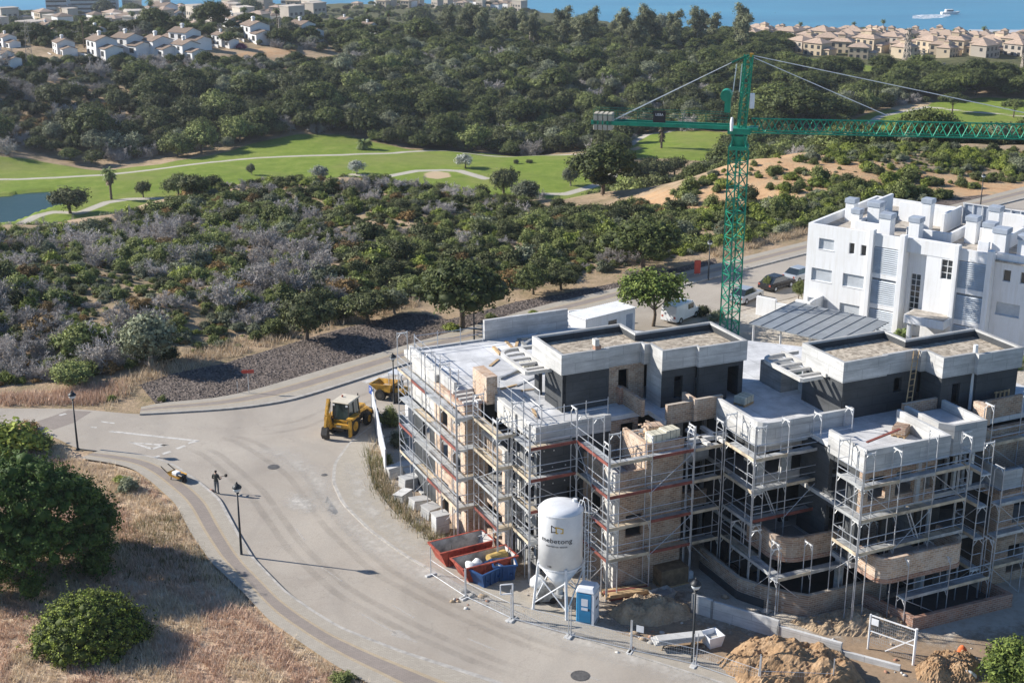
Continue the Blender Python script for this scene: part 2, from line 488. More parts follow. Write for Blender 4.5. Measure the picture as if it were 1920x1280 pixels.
# ------------------------------------------------------------------ road, pavements, painted markings
def asphalt():
    m, nt, b, o = newmat('asphalt')
    p = gpos(nt)
    n1 = noise(nt, 0.12, 6, 0.6, p, 0.5); n2 = noise(nt, 0.9, 8, 0.7, p); n3 = noise(nt, 14, 3, 0.6, p)
    c = ramp(nt, n1, [(0.3, (0.345, 0.3, 0.25)), (0.5, (0.425, 0.375, 0.315)), (0.7, (0.49, 0.435, 0.365))])
    c = mixc(nt, ramp(nt, n2, [(0.5, 0.0), (0.72, 0.35)]), c, (0.45, 0.415, 0.36))
    c = mixc(nt, ramp(nt, n3, [(0.35, 0.18), (0.6, 0.0)]), c, (0.14, 0.13, 0.12))
    # long tyre-worn streaks
    w = nt.nodes.new('ShaderNodeTexWave'); w.inputs['Scale'].default_value = 0.05; w.inputs['Distortion'].default_value = 14; w.inputs['Detail'].default_value = 3
    nt.links.new(p, w.inputs['Vector'])
    n4 = noise(nt, 40, 2, 0.6, p)
    c = mixc(nt, ramp(nt, n4, [(0.4, 0.3), (0.6, 0.0)]), c, (0.2, 0.18, 0.16))
    c = mixc(nt, ramp(nt, w.outputs['Fac'], [(0.86, 0.0), (0.98, 0.14)]), c, (0.25, 0.23, 0.205))
    # dark cracks
    v = nt.nodes.new('ShaderNodeTexVoronoi'); v.feature = 'DISTANCE_TO_EDGE'; v.inputs['Scale'].default_value = 0.11
    mp = nt.nodes.new('ShaderNodeVectorMath'); mp.operation = 'ADD'
    nn = nt.nodes.new('ShaderNodeTexNoise'); nn.inputs['Scale'].default_value = 0.6; nn.inputs['Detail'].default_value = 6
    nt.links.new(p, nn.inputs['Vector'])
    sc = nt.nodes.new('ShaderNodeVectorMath'); sc.operation = 'SCALE'; sc.inputs['Scale'].default_value = 3.0
    nt.links.new(nn.outputs['Color'], sc.inputs[0]); nt.links.new(p, mp.inputs[0]); nt.links.new(sc.outputs[0], mp.inputs[1])
    nt.links.new(mp.outputs[0], v.inputs['Vector'])
    c = mixc(nt, ramp(nt, v.outputs['Distance'], [(0.001, 0.22), (0.003, 0.0)]), c, (0.12, 0.11, 0.1))
    nt.links.new(c, b.inputs['Base Color'])
    b.inputs['Roughness'].default_value = 0.9; b.inputs['Specular IOR Level'].default_value = 0.2
    bump(nt, b, n3, 0.2, 0.02)
asphalt()
def dusty(name, col, thr=(0.42, 0.62), scale=0.7, amax=0.9):
    """thin spill of pale dust with ragged, see-through edges"""
    m, nt, b, o = newmat(name)
    p = gpos(nt)
    b.inputs['Roughness'].default_value = 1.0; b.inputs['Specular IOR Level'].default_value = 0.05
    n1 = noise(nt, 3.0, 6, 0.7, p)
    nt.links.new(ramp(nt, n1, [(0.3, [c * 0.75 for c in col]), (0.6, col)]), b.inputs['Base Color'])
    a = nt.nodes.new('ShaderNodeAttribute'); a.attribute_name = 'edge'
    n2 = noise(nt, scale, 8, 0.75, p)
    mm = nt.nodes.new('ShaderNodeMath'); mm.operation = 'MULTIPLY'
    nt.links.new(a.outputs['Fac'], mm.inputs[0]); nt.links.new(n2, mm.inputs[1])
    f = ramp(nt, mm.outputs[0], [(thr[0], 0.0), (thr[1], amax)])
    nt.links.new(f, b.inputs['Alpha'])
dusty('spilled_dust', (0.64, 0.6, 0.54), (0.12, 0.5), 0.5, 0.9)
dusty('spilled_cement', (0.62, 0.585, 0.53), (0.25, 0.62), 0.9)
dusty('loose_soil', (0.36, 0.26, 0.175), (0.22, 0.5), 1.3)
dusty('tyre_mark', (0.2, 0.18, 0.16), (0.3, 0.75), 0.5, 0.22)
def pavers(name, col, sc=2.2, mortar=0.7):
    m, nt, b, o = newmat(name)
    p = gpos(nt)
    br = nt.nodes.new('ShaderNodeTexBrick'); br.inputs['Scale'].default_value = sc; br.inputs['Mortar Size'].default_value = 0.02
    br.inputs['Color1'].default_value = (*col, 1); br.inputs['Color2'].default_value = (*[c * 0.86 for c in col], 1); br.inputs['Mortar'].default_value = (*[c * mortar for c in col], 1)
    nt.links.new(p, br.inputs['Vector'])
    n1 = noise(nt, 0.7, 6, 0.65, p)
    c = mixc(nt, ramp(nt, n1, [(0.35, 0.25), (0.6, 0.0)]), br.outputs['Color'], [c * 0.6 for c in col])
    nt.links.new(c, b.inputs['Base Color'])
    b.inputs['Roughness'].default_value = 0.9; b.inputs['Specular IOR Level'].default_value = 0.2
pavers('paver_pale', (0.43, 0.385, 0.32)); pavers('paver_dark', (0.315, 0.27, 0.235)); pavers('paver_yellow', (0.46, 0.375, 0.265)); plain('kerb_stone', (0.40, 0.375, 0.34), 0.9, 0, 0.15, 2.0)
def worn_paint(name, a0, a1):
    m, nt, b, o = newmat(name)
    p = gpos(nt); b.inputs['Base Color'].default_value = (0.6, 0.575, 0.53, 1); b.inputs['Roughness'].default_value = 0.9
    n1 = noise(nt, 2.2, 8, 0.75, p)
    nt.links.new(ramp(nt, n1, [(0.3, a0), (0.5, a1)]), b.inputs['Alpha'])
worn_paint('road_paint', 0.25, 0.92); worn_paint('road_paint_faded', 0.0, 0.4)
plain('manhole_metal', (0.12, 0.115, 0.11), 0.7, 0.3, 0.2, 6.0)
def resample(P, n):
    P = [Vector(p) for p in P]
    L = [0]
    for a, b in zip(P[:-1], P[1:]): L.append(L[-1] + (b - a).length)
    out = []
    for i in range(n):
        s = L[-1] * i / (n - 1); k = 0
        while k < len(L) - 2 and L[k + 1] < s: k += 1
        t = (s - L[k]) / max(L[k + 1] - L[k], 1e-9)
        out.append(P[k].lerp(P[k + 1], t))
    return out
def smooth_line(px, n, z=0.0, it=3):
    P = resample([at(a, b, z) for a, b in px], n)
    for _ in range(it):
        P = [P[0]] + [(P[i - 1] + P[i] * 2 + P[i + 1]) / 4 for i in range(1, n - 1)] + [P[-1]]
    return P
def sheet(name, pts, z, mat, label, kind='structure'):
    bm = bmesh.new()
    vs = [bm.verts.new((p[0], p[1], z)) for p in pts]
    f = bm.faces.new(vs)
    if f.normal.z < 0 or f.calc_area() == 0: f.normal_flip()
    bm.normal_update()
    if f.normal.z < 0: f.normal_flip()
    bmesh.ops.triangulate(bm, faces=bm.faces[:])
    me = bpy.data.meshes.new(name); bm.to_mesh(me); bm.free()
    me.materials.append(MATS[mat])
    return tag(link(name, me), label, kind=kind)
NK = [(-500, 755), (-300, 760), (0, 766), (150, 766), (262, 779), (340, 775), (437, 769), (537, 756), (640, 724), (784, 677), (912, 640), (1040, 600), (1174, 564), (1290, 535), (1498, 481), (1700, 430), (1920, 374), (2300, 280)]
SK = [(2300, 400), (1920, 470), (1560, 540), (1400, 580), (1300, 606), (1150, 640), (1000, 690), (850, 735), (765, 768), (700, 796), (655, 830), (625, 870), (622, 905), (640, 945), (690, 995), (760, 1045), (860, 1100), (960, 1148), (1060, 1188), (1180, 1228), (1300, 1266), (1420, 1304), (1600, 1360)]
OK = [(1080, 1335), (960, 1289), (880, 1262), (760, 1225), (640, 1179), (591, 1149), (537, 1112), (477, 1050), (447, 1001), (413, 937), (373, 904), (329, 873.5), (285, 858), (235, 850), (190, 846), (145, 843), (100, 818), (0, 799), (-300, 792), (-500, 790)]
nk = smooth_line(NK, 160); sk = smooth_line(SK, 160); ok_ = smooth_line(OK, 120)
sheet('road', nk + sk + [at(1500, 1460), at(1180, 1400)] + ok_, 0.03, 'asphalt', 'pale dusty asphalt street curving round the building site')
def strips(name, A, B, bands, z, label):
    """a pavement between line A (kerb) and line B, made of parallel bands"""
    root = bpy.data.objects.new(name, None); COL.objects.link(root)
    tag(root, label, kind='structure')
    n = len(A)
    for nm, f0, f1, mat, dz in bands:
        m = MB()
        P = [a.lerp(b, f0) for a, b in zip(A, B)]; Q = [a.lerp(b, f1) for a, b in zip(A, B)]
        vs = [(p.x, p.y, z + dz) for p in P] + [(q.x, q.y, z + dz) for q in Q]
        fs = [(i, i + 1, n + i + 1, n + i) for i in range(n - 1)]
        if nm == 'kerb':
            vs += [(p.x, p.y, 0.0) for p in P]
            fs += [(i, 2 * n + i, 2 * n + i + 1, i + 1) for i in range(n - 1)]
        m.add(vs, fs)
        o = m.build(nm, mat, root)
        bm = bmesh.new(); bm.from_mesh(o.data)
        for f in bm.faces:
            if abs(f.normal.z) > 0.5 and f.normal.z < 0: f.normal_flip()
        bm.to_mesh(o.data); bm.free()
    return root
NO = [(265, 766), (285, 757), (340, 755), (400, 751), (470, 736), (537, 716), (640, 685), (784, 643), (912, 606), (1009, 577), (1174, 538), (1290, 510), (1498, 458), (1700, 408), (1920, 352), (2300, 258)]
nk2 = smooth_line(NK[4:], 150); no2 = smooth_line(NO, 150)
BANDS = [('kerb', 0.0, 0.07, 'kerb_stone', 0.0), ('paving', 0.07, 0.34, 'paver_pale', -0.002), ('paving_edge', 0.34, 0.40, 'paver_yellow', -0.002), ('paving_band', 0.40, 0.66, 'paver_dark', -0.002), ('paving_edge', 0.66, 0.72, 'paver_yellow', -0.002), ('paving', 0.72, 1.0, 'paver_pale', -0.002)]
strips('pavement', nk2, no2, BANDS, 0.16, 'raised paved footway along the far side of the street')
OG = [(985, 1400), (760, 1330), (690, 1284), (631, 1253), (571, 1213), (504, 1166), (457, 1115), (396, 1058), (359, 1004), (329, 947), (285, 907), (250, 882), (215, 872), (175, 866), (150, 862)]
ok2 = smooth_line(OK[:15], 110); og2 = smooth_line(OG, 110)
strips('pavement', ok2, og2, BANDS, 0.16, 'curving footway with dark centre band and yellow edges beside the dry grass')
SI = [(800, 800), (740, 812), (700, 835), (690, 865), (700, 912), (735, 958), (790, 1002), (850, 1042), (915, 1080), (985, 1118), (1070, 1155), (1170, 1193), (1290, 1230), (1400, 1262), (1580, 1320)]
sk2 = smooth_line(SK[8:], 130); si2 = smooth_line(SI, 130)
strips('pavement', sk2, si2, [('kerb', 0, 0.08, 'kerb_stone', 0), ('paving', 0.08, 1.0, 'paver_pale', -0.002)], 0.10, 'dust covered footway in front of the building site')
# the street's tongue of older, darker patch at the left junction
sheet('road_patch', [at(a, b) for a, b in ((52, 796), (100, 780), (128, 769), (172, 772), (140, 792), (100, 806))], 0.036, 'paver_dark', 'darker asphalt repair at the junction')
# white paint
def paint(pts, name='road_marking', label='worn white line painted on the asphalt'):
    return sheet(name, [at(a, b) for a, b in pts], 0.04, 'road_paint_faded' if 'curve' in label else 'road_paint', label)
paint([(203, 810), (210, 808), (375, 826), (368, 828)], label='long white stop line at the junction')
for q in ([(355, 829), (375, 826), (369, 829), (352, 833)], [(329, 841), (345, 835), (349, 837), (334, 843)], [(303, 850), (318, 846), (322, 848), (306, 853)], [(283, 858), (298, 854), (301, 856), (287, 861)]):
    paint(q, label='short white dash of the give-way line')
paint([(239, 829), (246, 829), (288, 841), (282, 843)]); paint([(239, 829), (317, 834), (311, 837), (250, 831)]); paint([(288, 843), (282, 841), (308, 833), (317, 834)], label='side of the painted give-way triangle')
paint([(110, 778), (122, 775), (126, 777), (113, 780)]); paint([(190, 790), (215, 793), (215, 795), (190, 792)]); paint([(170, 800), (182, 801), (181, 803), (169, 802)])
for q in ([(307, 868), (319, 872), (315, 875), (302, 871)],): paint(q)
for a in ([(733, 1135), (737, 1134), (779, 1158), (776, 1160)], [(672, 1150), (676, 1149), (744, 1187), (741, 1189)], [(875, 1198), (880, 1197), (933, 1219), (930, 1221)], [(1060, 1258), (1066, 1257), (1127, 1275), (1122, 1277)], [(600, 1063), (604, 1063), (643, 1090), (640, 1091)], [(553, 990), (556, 990), (572, 1012), (569, 1013)]):
    paint(a, label='worn white lane dash on the curve')
paint([(732, 1183), (749, 1181), (786, 1207), (735, 1192)], label='faded white arrow head on the curve')
for k in range(7):
    x = 690 + random.uniform(-8, 8) + k * 42; y = 1087 + k * 19 + random.uniform(-6, 6)
    for j in range(random.choice([2, 3])):
        xx = x + j * 8; yy = y + j * 2.6 - 2
        paint([(xx, yy), (xx + 1.6, yy - 0.4), (xx + 7, yy + 2.6), (xx + 5.6, yy + 3.0)], label='chalky white scrape mark on the curve')
# zebra crossing
for k in range(6):
    x0, y0 = 678 + k * 17.5, 716 + k * 6.2
    paint([(x0, y0), (x0 + 9, y0 + 3.2), (x0 + 70, y0 - 17), (x0 + 61, y0 - 20)], label='white bar of the zebra crossing')
# manholes
for px, py, r in ((1088, 1266, 0.45), (513, 875, 0.38), (608, 890, 0.2), (1133, 1204, 0.3)):
    m = MB(); m.lathe([(r * 1.15, 0), (r * 1.15, 0.012), (r, 0.014), (r, 0.018)], 18)
    tag(m.build('manhole_cover', 'manhole_metal', loc=at(px, py, 0.034)), 'dark round manhole cover set in the street near %s' % {1088: 'the lower edge', 513: 'the bend centre', 608: 'the inner kerb', 1133: 'the site fence'}[px], 'manhole')
def spill(name, pts, mat, label, z, grow=1.0):
    """spilled material: a fine grid with an edge weight"""
    P = [at(a, b) for a, b in pts]
    xs = [p.x for p in P]; ys = [p.y for p in P]
    n = 70
    X, Y = np.meshgrid(np.linspace(min(xs) - 1, max(xs) + 1, n), np.linspace(min(ys) - 1, max(ys) + 1, n))
    x, y = X.ravel(), Y.ravel()
    d = sdf(P, x, y)
    e = np.clip(0.5 - d / (2 * grow), 0, 1.3)
    keep = e > 0.02
    idx = -np.ones(len(x), int); 
    fs = []
    K = keep.reshape(n, n)
    for i in range(n - 1):
        for j in range(n - 1):
            if K[i:i + 2, j:j + 2].any(): fs.append((i * n + j, i * n + j + 1, (i + 1) * n + j + 1, (i + 1) * n + j))
    me = bpy.data.meshes.new(name)
    me.from_pydata([(a, b, z) for a, b in zip(x, y)], [], fs)
    a = me.attributes.new('edge', 'FLOAT', 'POINT'); a.data.foreach_set('value', e.astype(np.float32))
    me.materials.append(MATS[mat])
    return tag(link(name, me), label, kind='stuff')
spill('cement_dust', [(520, 940), (545, 915), (590, 935), (608, 960), (570, 968), (535, 955)], 'spilled_cement', 'whitish cement stain in the middle of the bend', 0.044, 0.9)
spill('cement_dust', [(485, 845), (540, 842), (590, 880), (625, 930), (665, 975), (735, 1025), (860, 1088), (1000, 1150), (1160, 1213), (1330, 1262), (1330, 1290), (1130, 1230), (960, 1170), (800, 1090), (690, 1030), (620, 960), (570, 890), (520, 860)], 'spilled_dust', 'broad trail of pale dust along the inner side of the bend', 0.048, 1.6)
spill('cement_dust', [(640, 860), (690, 880), (700, 930), (780, 1010), (900, 1080), (1050, 1150), (1250, 1225), (1240, 1245), (1050, 1185), (880, 1100), (740, 1030), (650, 950)], 'spilled_cement', 'white dust lying on the site footway', 0.106, 1.2)

spill('loose_soil', [(1120, 1120), (1300, 1100), (1330, 1150), (1480, 1180), (1620, 1170), (1760, 1190), (1960, 1160), (1960, 1320), (1500, 1320), (1330, 1250), (1180, 1205), (1130, 1170)], 'loose_soil', 'brown soil trodden over the front of the site', 0.012, 2.2)
spill('loose_soil', [(760, 860), (830, 960), (900, 1010), (1000, 1060), (1000, 1090), (880, 1060), (800, 990), (740, 900)], 'loose_soil', 'brown soil along the foot of the left scaffolds', 0.014, 1.2)
# long tyre tracks round the bend
def track(px, w, label):
    P = smooth_line(px, 60); n = len(P); vs = []; e = []
    for i, p in enumerate(P):
        d = (P[min(i + 1, n - 1)] - P[max(i - 1, 0)]).normalized(); s = Vector((-d.y, d.x, 0)) * w
        for k, ww in ((-1, 0.0), (-.4, 1.0), (.4, 1.0), (1, 0.0)): q = p + s * k; vs.append((q.x, q.y, 0.0335)); e.append(ww * min(1, i / 8, (n - 1 - i) / 8))
    fs = [(i * 4 + k, i * 4 + k + 1, i * 4 + k + 5, i * 4 + k + 4) for i in range(n - 1) for k in range(3)]
    me = bpy.data.meshes.new('tyre_track'); me.from_pydata(vs, [], fs); a = me.attributes.new('edge', 'FLOAT', 'POINT'); a.data.foreach_set('value', np.array(e, np.float32)); me.materials.append(MATS['tyre_mark'])
    tag(link('tyre_track', me), label, kind='stuff')
for dx, dy in ((0, 0), (26, -8), (-70, 40), (-46, 30)):
    track([(330 + dx, 800 + dy * .3), (450 + dx, 830 + dy * .5), (540 + dx, 890 + dy), (610 + dx, 990 + dy), (700 + dx, 1075 + dy), (830 + dx, 1145 + dy), (980 + dx, 1210 + dy), (1180 + dx, 1275 + dy)], 0.45, 'faint dark tyre track round the bend')
for dx, dy in ((0, 0), (14, 12)): track([(430 + dx, 812 + dy), (560 + dx, 790 + dy), (640 + dx, 755 + dy), (760 + dx, 712 + dy), (900 + dx, 665 + dy)], 0.4, 'faint dark tyre track into the upper street')
# ------------------------------------------------------------------ materials of the building site
def brick(name, c1, c2, mort, stain=(0.16, 0.12, 0.1), smear=0.35):
    m, nt, b, o = newmat(name)
    t = coords(nt)
    s = nt.nodes.new('ShaderNodeSeparateXYZ'); nt.links.new(t, s.inputs[0])
    a = nt.nodes.new('ShaderNodeMath'); a.operation = 'ADD'; nt.links.new(s.outputs[0], a.inputs[0]); nt.links.new(s.outputs[1], a.inputs[1])
    cb = nt.nodes.new('ShaderNodeCombineXYZ'); nt.links.new(a.outputs[0], cb.inputs[0]); nt.links.new(s.outputs[2], cb.inputs[1])
    br = nt.nodes.new('ShaderNodeTexBrick')
    br.inputs['Scale'].default_value = 1.0; br.inputs['Brick Width'].default_value = 0.34; br.inputs['Row Height'].default_value = 0.135; br.inputs['Mortar Size'].default_value = 0.016; br.inputs['Bias'].default_value = -0.1
    br.inputs['Color1'].default_value = (*c1, 1); br.inputs['Color2'].default_value = (*c2, 1); br.inputs['Mortar'].default_value = (*mort, 1)
    nt.links.new(cb.outputs[0], br.inputs['Vector'])
    n1 = noise(nt, 1.3, 8, 0.75, t); n2 = noise(nt, 5, 4, 0.7, t)
    c = mixc(nt, ramp(nt, n1, [(0.45, 0.0), (0.62, smear)]), br.outputs['Color'], [min(1, x * 1.1) for x in mort])
    c = mixc(nt, ramp(nt, n2, [(0.3, 0.3), (0.5, 0.0)]), c, stain)
    nt.links.new(c, b.inputs['Base Color']); b.inputs['Roughness'].default_value = 0.92; b.inputs['Specular IOR Level'].default_value = 0.15
    bump(nt, b, br.outputs['Fac'], -0.5, 0.02)
brick('brick_pink', (0.4, 0.26, 0.175), (0.22, 0.145, 0.105), (0.46, 0.4, 0.33), smear=0.6)
brick('brick_red', (0.38, 0.19, 0.12), (0.22, 0.115, 0.08), (0.42, 0.34, 0.29), smear=0.4)
brick('brick_pale_sunlit', (0.54, 0.37, 0.25), (0.34, 0.22, 0.15), (0.6, 0.53, 0.45), smear=0.6)  # lighter copy of the pink brick paints sun on left faces; also loose bricks
def concrete(name, col, band=2.2, spec=0.2):
    m, nt, b, o = newmat(name)
    t = coords(nt)
    mp = nt.nodes.new('ShaderNodeMapping'); mp.inputs['Scale'].default_value = (0.25, 0.25, band); nt.links.new(t, mp.inputs['Vector'])
    n1 = noise(nt, 1.6, 8, 0.7, mp.outputs[0]); n2 = noise(nt, 0.7, 5, 0.6, t); n3 = noise(nt, 9, 4, 0.6, t)
    c = ramp(nt, n1, [(0.28, [x * 0.62 for x in col]), (0.5, col), (0.7, [min(1, x * 1.22) for x in col])])
    c = mixc(nt, ramp(nt, n2, [(0.4, 0.45), (0.62, 0.0)]), c, [x * 0.62 for x in col])
    c = mixc(nt, ramp(nt, n3, [(0.3, 0.25), (0.45, 0.0)]), c, [x * 0.5 for x in col])
    # joints of the formwork boards, or of the screed bays
    s = nt.nodes.new('ShaderNodeSeparateXYZ'); nt.links.new(t, s.inputs[0]); cb = nt.nodes.new('ShaderNodeCombineXYZ')
    if band > 0.4:
        a = nt.nodes.new('ShaderNodeMath'); a.operation = 'ADD'; nt.links.new(s.outputs[0], a.inputs[0]); nt.links.new(s.outputs[1], a.inputs[1])
        nt.links.new(a.outputs[0], cb.inputs[0]); nt.links.new(s.outputs[2], cb.inputs[1])
    else: nt.links.new(s.outputs[0], cb.inputs[0]); nt.links.new(s.outputs[1], cb.inputs[1])
    br = nt.nodes.new('ShaderNodeTexBrick'); br.inputs['Scale'].default_value = 1.0; br.inputs['Brick Width'].default_value = 2.3 if band > 0.4 else 3.4; br.inputs['Row Height'].default_value = 0.62 if band > 0.4 else 2.9; br.inputs['Mortar Size'].default_value = 0.022 if band > 0.4 else 0.03
    br.inputs['Color1'].default_value = (1, 1, 1, 1); br.inputs['Color2'].default_value = (0.84, 0.84, 0.84, 1); br.inputs['Mortar'].default_value = (0.62, 0.62, 0.62, 1); nt.links.new(cb.outputs[0], br.inputs['Vector'])
    c = mixc(nt, 0.75, c, br.outputs['Color'], 'MULTIPLY')
    nt.links.new(c, b.inputs['Base Color']); b.inputs['Roughness'].default_value = 0.85; b.inputs['Specular IOR Level'].default_value = spec
    bump(nt, b, n1, 0.25, 0.03)
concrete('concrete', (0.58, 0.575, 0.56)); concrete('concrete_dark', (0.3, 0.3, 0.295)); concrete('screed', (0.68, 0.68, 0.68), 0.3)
concrete('membrane', (0.075, 0.08, 0.085), 0.6, 0.3); concrete('shade_dark_wall', (0.055, 0.055, 0.053), 0.5); concrete('plaster_and_sun_white', (0.68, 0.66, 0.62), 1.0)  # near-black wall colour puts the shade of the open storeys into the surface
def gravel_mat(name, c1, c2, sc):
    m, nt, b, o = newmat(name)
    p = gpos(nt)
    v = nt.nodes.new('ShaderNodeTexVoronoi'); v.inputs['Scale'].default_value = sc; nt.links.new(p, v.inputs['Vector'])
    s = nt.nodes.new('ShaderNodeSeparateColor'); nt.links.new(v.outputs['Color'], s.inputs[0])
    c = ramp(nt, s.outputs[0], [(0.0, c1), (0.6, c2), (1.0, [min(1, x * 1.3) for x in c2])])
    n1 = noise(nt, 0.6, 5, 0.6, p)
    c = mixc(nt, ramp(nt, n1, [(0.35, 0.35), (0.6, 0.0)]), c, [x * 0.7 for x in c1])
    nt.links.new(c, b.inputs['Base Color']); b.inputs['Roughness'].default_value = 0.95; b.inputs['Specular IOR Level'].default_value = 0.1
    bump(nt, b, v.outputs['Distance'], -1.0, 0.08)
gravel_mat('roof_gravel', (0.25, 0.21, 0.165), (0.46, 0.4, 0.32), 5.0)
plain('galvanised', (0.52, 0.54, 0.57), 0.45, 0.5, 0.12, 2.0); plain('scaffold_paint_white', (0.7, 0.7, 0.69), 0.5, 0.1, 0.12, 2.0)
plain('toe_board_red', (0.21, 0.065, 0.05), 0.8, 0, 0.2, 1.5); plain('deck_steel', (0.45, 0.46, 0.46), 0.55, 0.3, 0.18, 1.6); plain('deck_wood', (0.5, 0.42, 0.31), 0.85, 0, 0.2, 1.6)
plain('timber', (0.45, 0.31, 0.17), 0.85, 0, 0.2, 2.0); plain('timber_dark', (0.2, 0.14, 0.085), 0.85, 0, 0.2, 2.0)
plain('white_metal', (0.78, 0.78, 0.78), 0.4, 0, 0.06); plain('black_plastic', (0.02, 0.02, 0.022), 0.5, 0, 0.1); plain('pipe_white', (0.75, 0.75, 0.74), 0.4, 0, 0.05)
plain('cardboard_wrap', (0.62, 0.58, 0.45), 0.6, 0, 0.12, 2.0); plain('turquoise_net', (0.25, 0.62, 0.55), 0.7, 0, 0.1)
# ------------------------------------------------------------------ the unfinished apartment building, in site axes u (right) and v (back)
U0, V0 = 42.0, 68.0
BLD = thing('apartment_building', 'unfinished terraced apartment building of brick and raw concrete inside scaffolding', 'building', W(U0, V0), SITE_ROT)
def bp(name, mat, fn, smooth=False, parent=None):
    m = MB(); fn(m)
    o = m.build(name, mat, parent or BLD, smooth)
    if parent is None: o.location = (-U0, -V0, 0)
    return o
def wall_u(name, mat, u0, u1, v, z0, z1, holes=(), t=0.25):
    """wall along u with its front face at v; holes are (u0, u1, z0, z1)"""
    _wall(name, mat, u0, u1, z0, z1, holes, lambda m, a, b, c, d: m.box(a, b, v, v + t, c, d))
def wall_v(name, mat, v0, v1, u, z0, z1, holes=(), t=0.25):
    """wall along v with its outer face at u, thickness towards +u"""
    _wall(name, mat, v0, v1, z0, z1, holes, lambda m, a, b, c, d: m.box(u, u + t, a, b, c, d))
def _wall(name, mat, a0, a1, z0, z1, holes, put):
    m = MB()
    xs = sorted({a0, a1, *[min(max(h[i], a0), a1) for h in holes for i in (0, 1)]})
    for xa, xb in zip(xs[:-1], xs[1:]):
        if xb - xa < 1e-4: continue
        cut = sorted([(max(h[2], z0), min(h[3], z1)) for h in holes if h[0] <= xa + 1e-4 and h[1] >= xb - 1e-4])
        z = z0
        for c0, c1 in cut:
            if c0 > z + 1e-4: put(m, xa, xb, z, c0)
            z = max(z, c1)
        if z < z1 - 1e-4: put(m, xa, xb, z, z1)
    o = m.build(name, mat, BLD); o.location = (-U0, -V0, 0)
    bm = bmesh.new(); bm.from_mesh(o.data)
    bmesh.ops.remove_doubles(bm, verts=bm.verts, dist=1e-4)
    # drop the doubled faces between neighbouring pieces
    seen = {}
    for f in bm.faces: seen.setdefault(tuple(sorted(v.index for v in f.verts)), []).append(f)
    bm.verts.index_update()
    bmesh.ops.delete(bm, geom=[f for L in seen.values() if len(L) > 1 for f in L], context='FACES_ONLY')
    bm.to_mesh(o.data); bm.free()
    return o
def slab(poly, z0, z1, mat='concrete', name='slab'):
    return bp(name, mat, lambda m: m.prism(poly, z0, z1))
# --- floor plates (one per level), wing A to the left, B in the middle, C in front, D to the right
PA = [(30.55, 83.2), (30.55, 74.05), (31.65, 74.05), (31.65, 70.45), (32.65, 70.45), (32.65, 68.05), (35.75, 68.05), (35.75, 64.05), (40.15, 64.05), (40.15, 66.9), (43.65, 66.9), (43.65, 61.85), (46.7, 61.85), (46.7, 56.2), (52.3, 56.2), (52.3, 56.5), (56.3, 56.5), (56.3, 55.3), (64.0, 55.3), (64.0, 64.0), (56, 68), (50, 74), (42, 80), (40, 83.2)]
slab(PA, 2.85, 3.1); slab(PA, 5.95, 6.2)
PT = [(30.9, 84.6), (30.9, 76.0), (32.0, 76.0), (32.0, 74.0), (32.55, 74.0), (32.55, 68.1), (37.3, 68.1), (40.15, 68.1), (40.15, 66.2), (43.85, 66.2), (43.85, 61.5), (47.0, 61.5), (47.0, 55.8), (52.1, 55.8), (52.1, 60.0), (55.9, 60.0), (55.9, 58.3), (64, 58.3), (64, 68.0), (56, 74), (50, 80), (43.0, 84.9)]
slab(PT, 9.0, 9.3, 'screed', 'terrace_slab')
# solid core painted near-black for the shade in rooms behind the open fronts
bp('shade_core', 'shade_dark_wall', lambda m: m.prism([(33.6, 81), (33.6, 76.4), (34.6, 76.4), (34.6, 72.6), (35.4, 72.6), (35.4, 70.6), (42.4, 70.6), (46.6, 64.6), (49.8, 64.4), (49.8, 59.4), (54.4, 59.4), (54.4, 60.4), (61.5, 58.2), (61.5, 62), (52, 66), (42, 78)], 0.0, 8.98))
# --- left fronts, stepped, in the sun
FL = [(0.0, 2.85), (3.1, 5.95), (6.2, 8.7)]
h = []
for k, (a, b) in enumerate(FL): h += [(74.75, 76.1, a + 0.95, b - 0.35), (76.9, 78.3, a + 0.1, b - 0.35)]
wall_v('wall', 'brick_pale_sunlit', 74.0, 79.2, 30.5, 0.0, 8.95, h)
wall_v('wall', 'membrane', 79.2, 83.2, 30.52, 0.0, 6.4, [(80.2, 81.6, 3.6, 5.4)])
wall_v('wall', 'plaster_and_sun_white', 79.2, 83.2, 30.5, 6.41, 8.98)
wall_u('wall', 'brick_pink', 30.5, 31.62, 73.99, 0.0, 8.93)
h = [(70.8, 73.5, a + 0.9, b - 0.1) for a, b in FL]
wall_v('wall', 'brick_pale_sunlit', 70.42, 73.98, 31.6, 0.0, 6.0, h)
wall_v('wall', 'plaster_and_sun_white', 70.42, 73.98, 31.6, 6.21, 7.2)
h = [(31.95, 32.55, a + 0.02, b - 0.02) for a, b in FL]
wall_u('wall', 'concrete', 31.61, 32.62, 70.4, 0.0, 6.9, h)
h = [(68.35, 70.2, a + 0.9, b - 0.1) for a, b in FL]
wall_v('wall', 'concrete_dark', 68.02, 70.38, 32.6, 0.0, 8.4, h)
wall_u('wall', 'membrane', 32.61, 37.5, 68.0, 0.0, 8.4, [(34.6, 35.6, 3.3, 5.3)])
# round tie plugs in the membrane wall
for k in range(26):
    u = 33.0 + (k % 6) * 0.72 + random.uniform(-0.1, 0.1); z = 3.6 + (k // 6) * 1.05 + random.uniform(-0.1, 0.1)
    bp('tie_plug', 'plaster_and_sun_white', lambda m: m.box(u - 0.035, u + 0.035, 67.97, 67.998, z - 0.035, z + 0.035))
